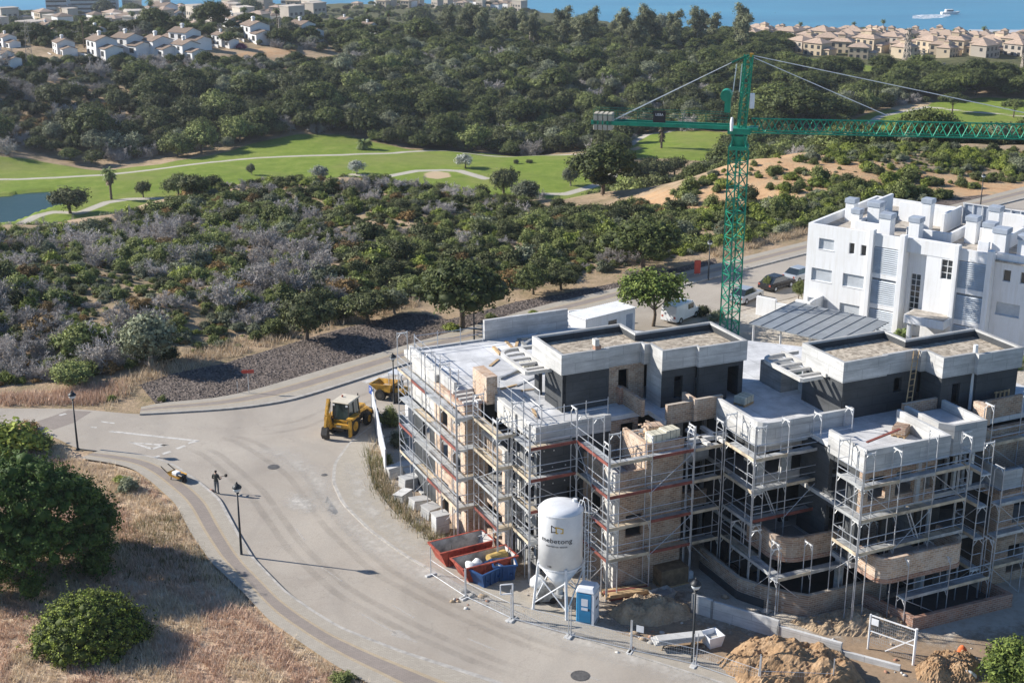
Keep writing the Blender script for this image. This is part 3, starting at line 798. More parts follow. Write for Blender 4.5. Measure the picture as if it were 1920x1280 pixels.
# terrace edge bands of wing A (raw concrete upstands)
bp('parapet', 'concrete', lambda m: m.prism([(32.5, 67.95), (37.5, 67.95), (37.5, 68.3), (32.85, 68.3), (32.85, 73.9), (32.5, 73.9)], 8.45, 9.5))
bp('parapet', 'plaster_and_sun_white', lambda m: m.prism([(32.36, 70.6), (32.49, 70.6), (32.49, 73.2), (32.36, 73.2)], 8.2, 9.4))
bp('parapet', 'concrete', lambda m: m.box(30.75, 30.95, 76.3, 84.4, 8.99, 9.75))
bp('parapet', 'plaster_and_sun_white', lambda m: m.box(30.45, 30.72, 78.9, 84.6, 8.985, 9.45))
bp('parapet_wall', 'concrete', lambda m: m.box(36.4, 42.9, 84.5, 84.75, 8.995, 10.75))
bp('parapet', 'concrete', lambda m: m.box(30.96, 36.38, 84.4, 84.62, 8.99, 9.42))
bp('brick_pier', 'brick_pale_sunlit', lambda m: m.box(31.95, 32.7, 73.92, 76.1, 8.9, 10.7), parent=None)
# ledge of planks over bay one
bp('roof_ledge', 'brick_red', lambda m: m.box(30.45, 31.7, 74.02, 76.8, 8.96, 9.1))
for k in range(4):
    bp('ledge_plank', 'plaster_and_sun_white', lambda m: m.box(30.5 + k * 0.02, 31.75, 74.15 + k * 0.62, 74.42 + k * 0.62, 9.1, 9.2 + 0.02 * k))
# --- brick tower beside the silo
hw = [(36.45, 37.55, 3.35, 4.15), (36.45, 37.55, 4.5, 4.75)]
wall_u('wall', 'brick_pink', 35.95, 40.2, 64.0, 0.0, 6.45, hw)
wall_v('wall', 'plaster_and_sun_white', 64.02, 65.2, 35.7, 0.0, 7.5)  # white strip paints the sun falling on the tower's brick corner
wall_v('wall', 'brick_pink', 65.2, 68.0, 35.72, 0.0, 7.4, [(65.8, 67.4, 3.3, 5.3)])
wall_u('parapet', 'brick_pink', 35.96, 37.75, 64.0, 6.46, 7.5, t=0.2)
bp('balcony_floor', 'concrete', lambda m: m.box(35.97, 40.1, 64.22, 67.98, 6.3, 6.5))
wall_u('wall', 'brick_pink', 37.75, 40.22, 63.99, 6.46, 9.0)
wall_v('wall', 'brick_pale_sunlit', 64.24, 66.9, 37.72, 6.5, 9.0)
wall_v('wall', 'brick_pink', 64.02, 67.2, 40.0, 0.0, 9.0, [(65.0, 66.4, 0.4, 2.4), (65.0, 66.4, 6.8, 8.6)], t=0.22)
bp('tower_floor', 'concrete_dark', lambda m: m.box(37.98, 39.98, 64.26, 66.9, 8.5, 8.75))
wall_u('wall', 'brick_pink', 37.52, 39.4, 68.01, 6.5, 9.0, [(38.2, 39.15, 6.5, 8.75)])
bp('brick_wing_wall', 'brick_pink', lambda m: m.box(39.2, 39.42, 67.3, 70.1, 9.3, 10.35))
bp('brick_wing_wall', 'brick_red', lambda m: m.box(38.95, 39.19, 69.6, 70.1, 9.3, 10.4))
# --- recess between the tower and wing B
h = []
for a, b in FL: h += [(41.0, 41.5, a, b - 0.1), (41.9, 43.4, a + 0.9 if a > 3 else a, b - 0.1)]
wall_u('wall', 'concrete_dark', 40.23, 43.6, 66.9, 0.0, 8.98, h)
for z in (0.9, 4.0, 7.05): bp('balcony_parapet', 'brick_pink' if z < 7 else 'concrete', lambda m: m.box(41.8, 43.58, 66.5, 66.7, z - 0.9, z + 0.1))
bp('parapet', 'brick_pink', lambda m: m.box(40.3, 42.25, 66.15, 66.4, 9.02, 10.25)); bp('parapet', 'brick_pink', lambda m: m.box(42.3, 44.05, 65.95, 66.17, 9.02, 10.4)); bp('parapet', 'brick_pale_sunlit', lambda m: m.box(42.05, 42.29, 65.95, 67.4, 9.02, 10.42))
for k in range(3): bp('floor_beam', 'plaster_and_sun_white', lambda m: m.box(40.5 + k * 1.05, 40.75 + k * 1.05, 63.6, 66.1, 8.4, 8.6))
bp('floor_beam', 'concrete', lambda m: m.box(40.3, 43.5, 64.4, 64.7, 8.38, 8.6))
# --- wing B
def ring(poly, t):
    """inner offset of a convex-ish outline given counter-clockwise"""
    n = len(poly); out = []
    for i in range(n):
        p0, p1, p2 = Vector(poly[i - 1]), Vector(poly[i]), Vector(poly[(i + 1) % n])
        d1 = (p1 - p0).normalized(); d2 = (p2 - p1).normalized()
        n1 = Vector((-d1.y, d1.x)); n2 = Vector((-d2.y, d2.x))
        k = 1 + n1.dot(n2)
        out.append(p1 + (n1 + n2) * (t / max(k, 0.3)))
    return out
def band(name, mat, line, t, z0, z1, cap=None):
    """wall following an open line in plan, thickness to the left of the line"""
    P = [Vector(p) for p in line]; n = len(P); Q = []
    for i in range(n):
        d1 = (P[i] - P[i - 1]).normalized() if i else (P[1] - P[0]).normalized()
        d2 = (P[i + 1] - P[i]).normalized() if i < n - 1 else d1
        n1 = Vector((-d1.y, d1.x)); n2 = Vector((-d2.y, d2.x))
        Q.append(P[i] + (n1 + n2) * (t / max(1 + n1.dot(n2), 0.4)))
    m = MB()
    vs = [(p.x, p.y, z) for z in (z0, z1) for p in P] + [(q.x, q.y, z) for z in (z0, z1) for q in Q]
    fs = []
    for i in range(n - 1):
        fs += [(i, i + 1, n + i + 1, n + i), (n + i, n + i + 1, 3 * n + i + 1, 3 * n + i), (2 * n + i + 1, 2 * n + i, 3 * n + i, 3 * n + i + 1), (i + 1, i, 2 * n + i, 2 * n + i + 1)]
    fs += [(0, n, 3 * n, 2 * n), (n - 1, 3 * n - 1, 4 * n - 1, 2 * n - 1)]
    m.add(vs, fs)
    o = m.build(name, mat, BLD); o.location = (-U0, -V0, 0)
    bm = bmesh.new(); bm.from_mesh(o.data); bmesh.ops.recalc_face_normals(bm, faces=bm.faces[:]); bm.to_mesh(o.data); bm.free()
    return o
def arc(c, r, a0, a1, n=7): return [(c[0] + r * math.cos(R(a0 + (a1 - a0) * i / (n - 1))), c[1] + r * math.sin(R(a0 + (a1 - a0) * i / (n - 1)))) for i in range(n)]
band('parapet', 'concrete', [(43.6, 66.1), (43.6, 62.0)] + arc((44.4, 62.0), 0.8, 180, 270, 5)[1:] + [(50.05, 61.1), (50.05, 61.6)], 0.22, 8.85, 10.3)
wall_v('wall', 'membrane', 62.0, 66.85, 43.72, 0.0, 8.84, [(62.6, 64.4, 0.2, 2.6), (62.6, 64.4, 3.3, 5.7), (63.0, 65.0, 6.5, 8.4)])
wall_u('wall', 'concrete', 43.95, 49.9, 61.8, 6.2, 8.84, [(44.4, 45.6, 6.7, 8.3), (46.3, 47.9, 6.7, 8.3), (48.6, 49.4, 6.7, 8.3)])
wall_u('wall', 'shade_dark_wall', 43.95, 49.9, 62.4, 3.1, 5.94, [(44.3, 46.2, 3.1, 5.6), (46.8, 49.3, 3.1, 5.6)])
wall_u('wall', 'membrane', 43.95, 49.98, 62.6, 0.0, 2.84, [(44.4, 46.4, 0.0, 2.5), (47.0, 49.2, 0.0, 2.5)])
BAL1 = [(43.35, 61.7), (43.35, 59.6)] + arc((44.75, 59.6), 1.4, 180, 270, 8)[1:] + [(46.5, 58.1), (49.85, 58.0)]
band('balcony_parapet', 'brick_pink', BAL1, 0.2, 3.05, 4.3)
band('balcony_edge', 'brick_red', [(p[0] - 0.03, p[1] - 0.03) for p in BAL1], 0.26, 2.78, 3.049)
slab([(p[0] + 0.25, p[1] + 0.25) for p in BAL1] + [(49.85, 62.3)], 2.86, 3.06, 'concrete_dark', 'balcony_floor')
PL1 = [(41.9, 64.4), (41.9, 60.3), (42.05, 59.9), (42.7, 58.7), (43.5, 57.6), (44.35, 56.75), (46.5, 56.72), (49.9, 56.7)]
band('garden_wall', 'brick_pink', PL1, 0.24, 0.0, 1.35)
band('wall_footing', 'membrane', [(p[0] - 0.05, p[1] - 0.05) for p in PL1[:4]], 0.1, 0.0, 0.5)
slab([(p[0] + 0.3, p[1] + 0.3) for p in PL1] + [(49.9, 62.4), (43.9, 62.4)], 0.0, 0.15, 'membrane', 'patio_floor')
# --- wing C, standing forward
band('parapet', 'concrete', [(46.65, 59.0), (46.65, 55.6), (52.4, 55.45), (52.4, 59.9)], 0.2, 8.95, 10.3)
wall_u('wall', 'brick_pink', 46.9, 52.2, 56.1, 6.2, 8.94, [(47.4, 48.6, 6.9, 8.35), (49.3, 50.6, 6.9, 8.35), (51.3, 52.0, 6.9, 8.35)])
wall_u('wall', 'concrete', 50.65, 50.9, 55.9, 6.2, 8.94, t=0.19)
wall_v('wall', 'membrane', 56.36, 61.7, 46.88, 3.1, 8.94, [(57.2, 59.0, 3.2, 5.6), (57.2, 59.0, 6.5, 8.5)])
wall_v('wall', 'membrane', 57.25, 61.7, 50.0, 0.0, 2.84)
wall_u('wall', 'shade_dark_wall', 47.14, 52.2, 56.5, 3.1, 5.94, [(47.6, 48.9, 3.1, 5.5), (49.6, 51.4, 3.1, 5.5)])
wall_u('wall', 'membrane', 50.0, 52.2, 57.0, 0.0, 2.84, [(50.6, 51.6, 0.2, 2.5)])
for u in (47.0, 49.6): bp('column', 'concrete', lambda m: m.box(u, u + .3, 57.6, 57.9, 0, 2.85))
wall_v('wall', 'concrete', 56.4, 60.0, 52.15, 0.0, 8.94, t=0.2)
BAL2 = [(46.95, 56.0), (46.95, 54.9)] + arc((47.75, 54.75), 0.8, 180, 270, 5)[1:] + [(51.9, 53.9)] + arc((52.2, 54.6), 0.72, 280, 360, 5) + [(52.95, 56.3)]
band('balcony_parapet', 'brick_pale_sunlit', BAL2, 0.2, 3.05, 4.3)
band('balcony_edge', 'brick_red', [(p[0], p[1] - 0.03) for p in BAL2], 0.26, 2.78, 3.049)
slab([(p[0] + (0.22 if p[0] < 50 else -0.22), p[1] + 0.25) for p in BAL2], 2.86, 3.06, 'screed', 'balcony_floor')
PL2 = [(48.0, 56.4), (48.8, 52.95), (55.8, 52.8), (55.55, 55.0)]
band('garden_wall', 'brick_red', PL2, 0.24, -0.6, 0.85)
slab([(48.3, 56.4), (49.05, 53.25), (55.5, 53.1), (55.3, 56.4)], 0.0, 0.12, 'membrane', 'patio_floor')
# --- stair tower between C and D, wing D
band('parapet', 'concrete', [(53.0, 60.2), (53.0, 57.2), (53.6, 56.5), (55.9, 56.4), (55.9, 60.1)], 0.22, 8.4, 10.3)
wall_u('wall', 'brick_pink', 52.95, 55.8, 60.2, 9.31, 10.4, t=0.2)
slab([(53.25, 60.1), (53.25, 57.3), (53.7, 56.75), (55.65, 56.65), (55.65, 60.1)], 9.5, 9.75, 'screed', 'stair_roof')
wall_u('wall', 'shade_dark_wall', 52.4, 56.25, 56.8, 0.0, 8.39, [(53.2, 53.9, 6.4, 8.2), (54.5, 55.2, 6.4, 8.2), (53.4, 55.4, 3.3, 5.6), (53.4, 55.4, 0.0, 2.5)])
for k in range(4): bp('shutter_prop', 'plaster_and_sun_white' if k % 2 else 'concrete_dark', lambda m: m.box(53.3 + k * 0.62, 53.5 + k * 0.62, 56.55, 56.75, 6.25, 8.3))
wall_u('parapet', 'brick_pink', 57.3, 60.4, 58.35, 9.31, 10.5, t=0.2); bp('parapet', 'brick_pale_sunlit', lambda m: m.box(56.9, 57.29, 57.6, 58.7, 9.31, 10.5))
wall_u('wall', 'brick_pink', 56.3, 64.0, 57.7, 6.2, 8.98, [(60.6, 62.0, 6.4, 8.4)])
wall_v('wall', 'brick_pink', 55.2, 57.68, 56.3, 0.0, 6.19, [(55.8, 57.0, 3.4, 5.6)])
band('balcony_parapet', 'concrete', [(56.5, 57.6), (56.5, 55.3), (58.3, 55.2)], 0.18, 6.2, 7.4)
wall_u('balcony_parapet', 'brick_pink', 57.9, 63.5, 55.2, 6.2, 7.4, t=0.18)
wall_u('wall', 'brick_pink', 56.56, 64.0, 55.3, 0.0, 6.19, [(57.6, 59.4, 3.9, 5.2), (57.6, 59.4, 0.6, 2.4), (60.8, 62.6, 3.3, 5.5)])
# --- penthouses: A and its twin B
def penthouse(du, dv, twin):
    z0, z1, z2 = 9.3, 11.72, 13.0
    def b(name, mat, fn): return bp(name, mat, lambda m: fn(m))
    x = lambda u: u + du
    y = lambda v: v + dv
    wall_v('wall', 'membrane', y(69.9), y(73.8), x(35.18), z0, z1, [] if twin else [(y(72.3), y(73.2), z0, z0 + 2.1)])
    if twin:
        wall_u('wall', 'membrane', x(35.2), x(40.8), y(69.92), z0, z1, [(x(39.0), x(39.6), z0 + 1.2, z0 + 2.1)])
    else:
        wall_u('wall', 'membrane', x(35.2), x(38.35), y(69.9), z0, z1)
        wall_u('wall', 'brick_pink', x(38.36), x(40.85), y(69.98), z0, z1, [(x(39.05), x(39.75), z0 + 0.55, z0 + 2.15)])
    wall_v('wall', 'concrete' if not twin else 'membrane', y(68.15), y(69.9), x(41.0), z0, z1)
    wall_u('wall', 'membrane', x(41.02), x(43.4), y(68.1), z0, z1, [(x(41.9), x(42.5), z0 + 0.5, z0 + 1.9)])
    wall_u('wall', 'membrane', x(43.42), x(46.62), y(67.75), z0, z1, [(x(45.5), x(46.3), z0, z0 + 2.1)] if not twin else [])
    wall_v('wall', 'membrane', y(68.0), y(71.7), x(46.4), z0, z1, t=0.22)
    wall_u('wall', 'membrane', x(35.2), x(46.4), y(71.9), z0, z1 - 0.02)
    b('window_sill', 'plaster_and_sun_white', lambda m: m.box(x(39.0), x(39.8), y(69.9), y(69.975), z0 + 0.47, z0 + 0.54)) if not twin else None
    O = [(35.05, 69.8), (38.3, 69.8), (38.3, 69.93), (40.55, 69.93), (40.55, 69.5), (40.95, 69.5), (40.95, 68.02), (43.3, 67.98), (43.3, 67.66), (46.75, 67.6), (46.75, 71.85), (41.3, 71.85), (41.3, 73.9), (35.05, 73.9)]
    O = [(x(a), y(c)) for a, c in O]
    I = [(p.x, p.y) for p in ring(O, 0.2)]
    m = MB(); n = len(O)
    vs = [(p[0], p[1], z) for z in (z1, z2) for p in O] + [(p[0], p[1], z) for z in (z1, z2) for p in I]
    fs = []
    for i in range(n):
        j = (i + 1) % n
        fs += [(i, j, n + j, n + i), (n + i, n + j, 3 * n + j, 3 * n + i), (2 * n + j, 2 * n + i, 3 * n + i, 3 * n + j), (j, i, 2 * n + i, 2 * n + j)]
    m.add(vs, fs)
    o = m.build('roof_parapet', 'concrete', BLD); o.location = (-U0, -V0, 0)
    bm = bmesh.new(); bm.from_mesh(o.data); bmesh.ops.recalc_face_normals(bm, faces=bm.faces[:]); bm.to_mesh(o.data); bm.free()
    J = [(p.x, p.y) for p in ring(O, 0.202)]; K = [(p.x, p.y) for p in ring(O, 0.23)]
    # black bitumen upstand inside the parapet
    m = MB()
    vs = [(p[0], p[1], z) for z in (z1 + 0.4, z2 - 0.13) for p in J] + [(p[0], p[1], z2 - 0.13) for p in K]
    fs = [(k, i, n + i, n + k) for i, k in ((i, (i + 1) % n) for i in range(n))]
    m.add(vs, fs); m.build('bitumen_upstand', 'membrane', BLD).location = (-U0, -V0, 0)
    slab(I, z1 + 0.02, z2 - 0.5, 'roof_gravel', 'gravel_roof')
    # concrete frame of the pergola on the sun side
    zz = 11.45 if not twin else 11.6
    fr = [(35.0, 71.35), (33.6, 71.35), (33.45, 71.5)] + [(33.45, 74.7)] + arc((34.5, 74.9), 1.05, 180, 90, 7) + [(36.4, 75.95)]
    fr = [(x(a) - (0.35 if twin else 0), y(c) - (0.2 if twin else 0)) for a, c in fr]
    band('pergola_frame', 'plaster_and_sun_white', fr[::-1], 0.22, zz, zz + 0.22)
    for k in range(4):
        v = y(72.0 + k * 0.95) - (0.2 if twin else 0)
        b('pergola_slat', 'plaster_and_sun_white', lambda m: m.box(x(33.7) - (0.35 if twin else 0), x(34.95), v, v + 0.22, zz + 0.02, zz + 0.18))
    b('pergola_beam', 'plaster_and_sun_white', lambda m: m.box(x(34.95), x(35.2), y(71.3), y(75.9), zz + 0.0, zz + 0.24))
penthouse(0, 0, False)
penthouse(14.5, -8.05, True)
bp('chimney_stack', 'brick_red', lambda m: (m.box(37.35, 37.75, 69.85, 70.2, 12.9, 13.25)))
bp('chimney_cap', 'plaster_and_sun_white', lambda m: (m.box(37.32, 37.6, 69.83, 70.22, 13.25, 13.65)))
bp('downpipe', 'pipe_white', lambda m: (m.tube((57.95, 60.1, 11.9), (57.95, 60.1, 13.45), 0.14, 8), m.tube((57.8, 59.9, 9.4), (57.95, 60.1, 11.9), 0.11, 8)))
bp('upstand_box', 'concrete_dark', lambda m: m.box(49.2, 50.75, 67.3, 69.6, 9.3, 10.75))
bp('balustrade_panel', 'turquoise_net', lambda m: m.box(50.9, 51.9, 66.9, 66.96, 9.6, 11.0))
bp('parapet', 'concrete', lambda m: m.box(50.3, 50.5, 61.9, 67.0, 9.3, 10.25))
# ------------------------------------------------------------------ scaffolding
def scaffold(label, a, b, inward, levels, top, z0=0.0, width=0.72, bay=2.5, red=0.4, rails=True, ladder=None, top_frames=True, wood=0.3, ends=True):
    """straight run of frame scaffolding from a to b (u, v of the outer line); inward = unit step towards the wall"""
    A = Vector((*a, 0)); B = Vector((*b, 0)); I = Vector((*inward, 0)) * width
    L = (B - A).length; n = max(1, round(L / bay)); d = (B - A) / n
    base = W(a[0], a[1], z0)
    T = thing('scaffold', label, 'scaffolding', base, SITE_ROT, 'scaffolding round the building')
    def P(p, z): return (p.x - a[0], p.y - a[1], z - z0)
    def piece(name, mat, fn):
        m = MB(); fn(m); return m.build(name, mat, T)
    for i in range(n + 1):
        p = A + d * i; q = p + I
        ext = top + random.choice([0, 0, 0.25, 0.5])
        piece('standard', 'galvanised', lambda m: m.tube(P(p, z0), P(p, ext), 0.032, 6))
        piece('standard', 'galvanised', lambda m: m.tube(P(q, z0), P(q, ext - random.choice([0, 0.4])), 0.032, 6))
        for z in levels:
            piece('frame_head', 'scaffold_paint_white', lambda m: (m.bar(P(p, z - 0.06), P(q, z - 0.06), 0.05, 0.06), m.bar(P(p, z - 0.42), P(p + I * 0.4, z - 0.08), 0.035), m.bar(P(q, z - 0.42), P(q - I * 0.4, z - 0.08), 0.035)))
        if top_frames:
            piece('frame_head', 'scaffold_paint_white', lambda m: (m.bar(P(p, ext - 0.1), P(q, ext - 0.1), 0.05, 0.07), m.bar(P(p, ext - 0.45), P(p + I * 0.35, ext - 0.12), 0.04), m.bar(P(q, ext - 0.45), P(q - I * 0.35, ext - 0.12), 0.04)))
    for li, z in enumerate(levels):
        for i in range(n):
            p0 = A + d * i; p1 = A + d * (i + 1)
            e = (p1 - p0).normalized() * 0.03
            wd = random.random() < wood
            # deck of two or three boards, each its own piece
            nb = 2
            for k in range(nb):
                s0 = I * (0.03 + k * 0.94 / nb); s1 = I * (0.03 + (k + 1) * 0.94 / nb - 0.03)
                dz = random.uniform(-0.004, 0.008)
                c = [p0 + e + s0, p1 - e + s0, p1 - e + s1, p0 + e + s1]
                piece('deck_board', 'deck_wood' if wd else 'deck_steel', lambda m: m.prism([P(x, 0)[:2] for x in c], z - z0 - 0.03 + dz, z - z0 + 0.03 + dz))
            if random.random() < 0.92:
                mt = 'toe_board_red' if random.random() < red else ('deck_wood' if random.random() < 0.6 else 'deck_steel')
                o = p0 - I * 0.035; o2 = p1 - I * 0.035
                piece('toe_board', mt, lambda m: m.bar(P(o + e, z + 0.1), P(o2 - e, z + 0.1), 0.03, 0.19))
            if rails:
                for h in (0.55, 1.0):
                    piece('guard_rail', 'galvanised', lambda m: m.tube(P(p0, z + h), P(p1, z + h), 0.022, 5))
            if (i + li) % 2 == 0 and L > 1.6:
                zb = levels[li - 1] if li else max(z0, z - 2.0)
                f = (p0, p1) if li % 2 else (p1, p0)
                piece('brace', 'galvanised', lambda m: m.tube(P(f[0] - I * 0.06, zb), P(f[1] - I * 0.06, z), 0.02, 5))
        if ends and rails:
            for p in (A, B):
                piece('guard_rail', 'galvanised', lambda m: m.tube(P(p, z + 1.0), P(p + I, z + 1.0), 0.02, 5))
    if ladder is not None:
        i, li = ladder
        p = A + d * (i + 0.5) + I * 0.5; s = d.normalized() * 0.7
        zb = levels[li - 1] if li else z0; zt = levels[li]
        w = I.normalized() * 0.17
        def lad(m):
            for k in (-1, 1): m.bar(P(p + s + w * k, zb), P(p - s * 0.4 + w * k, zt + 0.25), 0.04, 0.06)
            for r in range(8):
                t = (r + 0.5) / 8; c = (p + s).lerp(p - s * 0.4, t)
                m.tube(P(c - w, zb + (zt + 0.25 - zb) * t), P(c + w, zb + (zt + 0.25 - zb) * t), 0.018, 4)
        piece('ladder', 'galvanised', lad)
    return T
LV = (2.5, 4.5, 6.5, 8.5)
UI, VI = (1, 0), (0, 1)
scaffold('tall scaffold along the leftmost sunlit brick front beside the street', (29.55, 73.1), (29.55, 83.4), UI, LV, 10.9, red=0.6)
scaffold('short scaffold end wrapping the leftmost brick pier above the red skips', (29.6, 73.05), (31.0, 73.05), VI, LV, 9.6, red=0.2)
scaffold('scaffold tower along the second sunlit step left of the silo', (30.65, 69.4), (30.65, 73.0), UI, LV, 9.9, red=0.2, wood=0.6)
scaffold('short scaffold end at the second concrete corner left of the silo', (30.7, 69.4), (31.9, 69.4), VI, LV, 9.4, red=0.1)
scaffold('scaffold on the third sunlit step just behind the silo', (31.65, 67.05), (31.65, 69.4), UI, LV, 10.2, red=0.1)
scaffold('scaffold across the dark membrane wall behind the silo top', (31.7, 67.0), (34.7, 67.0), VI, LV, 10.2, red=0.8, ladder=(0, 1))
scaffold('scaffold on the sunlit left side of the brick tower', (34.75, 63.1), (34.75, 67.0), UI, LV, 10.3, red=0.8)
scaffold('scaffold with dark red toe boards across the brick tower front', (34.8, 63.05), (40.3, 63.05), VI, LV, 9.9, red=0.75)
scaffold('scaffold in the dark recess right of the brick tower', (40.6, 63.4), (42.5, 63.4), VI, (2.3, 4.3, 6.3, 8.3), 9.9, red=0.0, wood=0.0)
scaffold('scaffold on the left side of the middle wing below the blue-shaded terrace', (42.6, 60.3), (42.6, 63.3), UI, LV, 10.4, red=0.1)
scaffold('scaffold across the middle wing front above the curved brick balcony', (42.65, 60.25), (49.3, 60.25), VI, (4.7, 6.6, 8.5), 10.7, z0=3.06, red=0.1, wood=0.1, ladder=(0, 1))
scaffold('low scaffold along the angled garden wall under the curved balcony', (42.4, 57.9), (42.4, 61.9), UI, (2.5,), 4.2, red=0.0, wood=0.0, rails=False)
scaffold('low scaffold in front of the curved brick balcony', (42.45, 57.2), (49.3, 57.2), VI, (2.45,), 4.3, red=0.0, wood=0.2, rails=False)
scaffold('scaffold on the left side of the forward right wing', (45.8, 54.7), (45.8, 56.9), UI, (4.5, 6.5, 8.5), 10.4, red=0.0, wood=0.0)
scaffold('scaffold with long blue-shaded decks across the forward right wing', (45.85, 54.65), (53.2, 54.65), VI, (4.5, 6.5, 8.5), 10.4, red=0.0, wood=0.25, ladder=(1, 1))
scaffold('low scaffold inside the lower right garden wall', (48.6, 53.6), (54.6, 53.6), VI, (1.7,), 3.7, red=0.0, wood=0.1, rails=True, top_frames=True)
scaffold('scaffold with white arched frames left of the right edge brick block', (53.9, 54.4), (53.9, 56.2), UI, (2.0, 4.0, 6.0, 8.0), 10.0, red=0.0)
scaffold('scaffold in front of the brick block at the right edge', (55.2, 54.0), (62.0, 54.0), VI, (2.0, 4.0, 6.0), 8.4, red=0.0, wood=0.3)
scaffold('upper scaffold on the terrace roof at the right edge', (56.6, 56.7), (62.4, 56.7), VI, (8.4,), 11.0, z0=6.2, red=0.0)
# ------------------------------------------------------------------ things on the building site
plain('silo_white', (0.72, 0.73, 0.74), 0.35, 0.0, 0.06, 0.8); plain('silo_logo_black', (0.02, 0.02, 0.025), 0.5, 0, 0.05); plain('silo_logo_yellow', (0.62, 0.38, 0.03), 0.5, 0, 0.05)
plain('skip_red', (0.34, 0.075, 0.05), 0.7, 0.1, 0.3, 2.5); plain('skip_inside', (0.42, 0.4, 0.38), 0.8, 0, 0.25, 1.5); plain('skip_blue', (0.02, 0.07, 0.2), 0.5, 0.1, 0.15)
plain('toilet_blue', (0.03, 0.22, 0.42), 0.4, 0, 0.08); plain('toilet_white', (0.75, 0.76, 0.78), 0.4, 0, 0.06); plain('bag_white', (0.72, 0.72, 0.71), 0.8, 0, 0.1, 4.0)
plain('foam_yellow', (0.52, 0.36, 0.12), 0.8, 0, 0.15); plain('rubble_grey', (0.38, 0.36, 0.33), 0.9, 0, 0.25, 2.0); plain('cloth_orange', (0.7, 0.16, 0.05), 0.8, 0, 0.1)
def dirt_mat(name, c1, c2, c3):
    m, nt, b, o = newmat(name)
    p = gpos(nt)
    n1 = noise(nt, 1.1, 8, 0.75, p); n2 = noise(nt, 6, 6, 0.7, p)
    c = ramp(nt, n1, [(0.3, c1), (0.5, c2), (0.7, c3)])
    c = mixc(nt, ramp(nt, n2, [(0.35, 0.4), (0.55, 0.0)]), c, c1)
    nt.links.new(c, b.inputs['Base Color']); b.inputs['Roughness'].default_value = 1.0; b.inputs['Specular IOR Level'].default_value = 0.05
    bump(nt, b, n2, 0.8, 0.12)
dirt_mat('earth_brown', (0.22, 0.135, 0.075), (0.38, 0.25, 0.145), (0.49, 0.35, 0.225)); dirt_mat('earth_pale', (0.3, 0.22, 0.14), (0.45, 0.34, 0.23), (0.55, 0.44, 0.32))
# --- silo
S0 = Vector((2.75, 71.1, 0))
silo = thing('mortar_silo', 'white cylindrical mortar silo on four legs with black and yellow logo', 'silo', S0, R(-32.6))
part('tank', 'silo_white', silo, lambda m: m.lathe([(0.05, 6.62), (0.7, 6.6), (1.12, 6.5), (1.24, 6.38), (1.27, 6.3), (1.27, 2.95)][::-1], 40), smooth=True)
part('tank_rim', 'silo_white', silo, lambda m: (m.lathe([(1.3, 2.9), (1.3, 3.0)], 40), m.lathe([(1.29, 6.24), (1.29, 6.33)], 40)))
part('hopper_cone', 'silo_white', silo, lambda m: m.lathe([(0.22, 1.3), (1.27, 2.94)], 40), smooth=True)
part('outlet', 'deck_steel', silo, lambda m: (m.lathe([(0.2, 0.95), (0.2, 1.3)], 16), m.box(-0.3, 0.3, -0.3, 0.3, 0.8, 0.96)))
for sx, sy in ((-1, -1), (1, -1), (1, 1), (-1, 1)):
    part('leg', 'silo_white', silo, lambda m: (m.tube((sx * 1.12, sy * 1.12, 0.0), (sx * 0.9, sy * 0.9, 3.1), 0.085, 8), m.box(sx * 1.12 - 0.2, sx * 1.12 + 0.2, sy * 1.12 - 0.2, sy * 1.12 + 0.2, 0, 0.05)))
for (a, b) in (((-1, -1), (1, -1)), ((1, -1), (1, 1)), ((1, 1), (-1, 1)), ((-1, 1), (-1, -1))):
    part('brace', 'silo_white', silo, lambda m: m.tube((a[0] * 1.1, a[1] * 1.1, 0.5), (b[0] * 0.95, b[1] * 0.95, 2.3), 0.045, 6))
    part('brace', 'silo_white', silo, lambda m: m.tube((b[0] * 1.08, b[1] * 1.08, 0.6), (a[0] * 0.94, a[1] * 0.94, 2.35), 0.04, 6))
part('roof_hatch', 'silo_white', silo, lambda m: (m.lathe([(0.14, 0), (0.14, 0.2)], 12, (0.45, 0.8, 6.5)),))
def ladder_fn(m):
    for k in (-0.2, 0.2): m.tube((1.42, k + 0.5, 0.6), (1.42, k + 0.5, 6.5), 0.025, 5)
    for i in range(20): m.tube((1.42, 0.3, 0.8 + i * 0.29), (1.42, 0.7, 0.8 + i * 0.29), 0.016, 4)
    for i in range(7):
        z = 2.8 + i * 0.6
        pts = [(1.42 + 0.62 * math.sin(t), 0.5 + 0.36 * math.cos(t), z) for t in np.linspace(0, math.pi, 8)]
        m.path(pts, 0.014, 4)
    m.path([(1.42, 0.3, 6.5), (1.35, 0.3, 6.95), (1.1, 0.3, 7.0), (0.95, 0.3, 6.5)], 0.022, 5); m.path([(1.42, 0.7, 6.5), (1.35, 0.7, 6.95), (1.1, 0.7, 7.0), (0.95, 0.7, 6.5)], 0.022, 5)
part('ladder', 'white_metal', silo, ladder_fn)
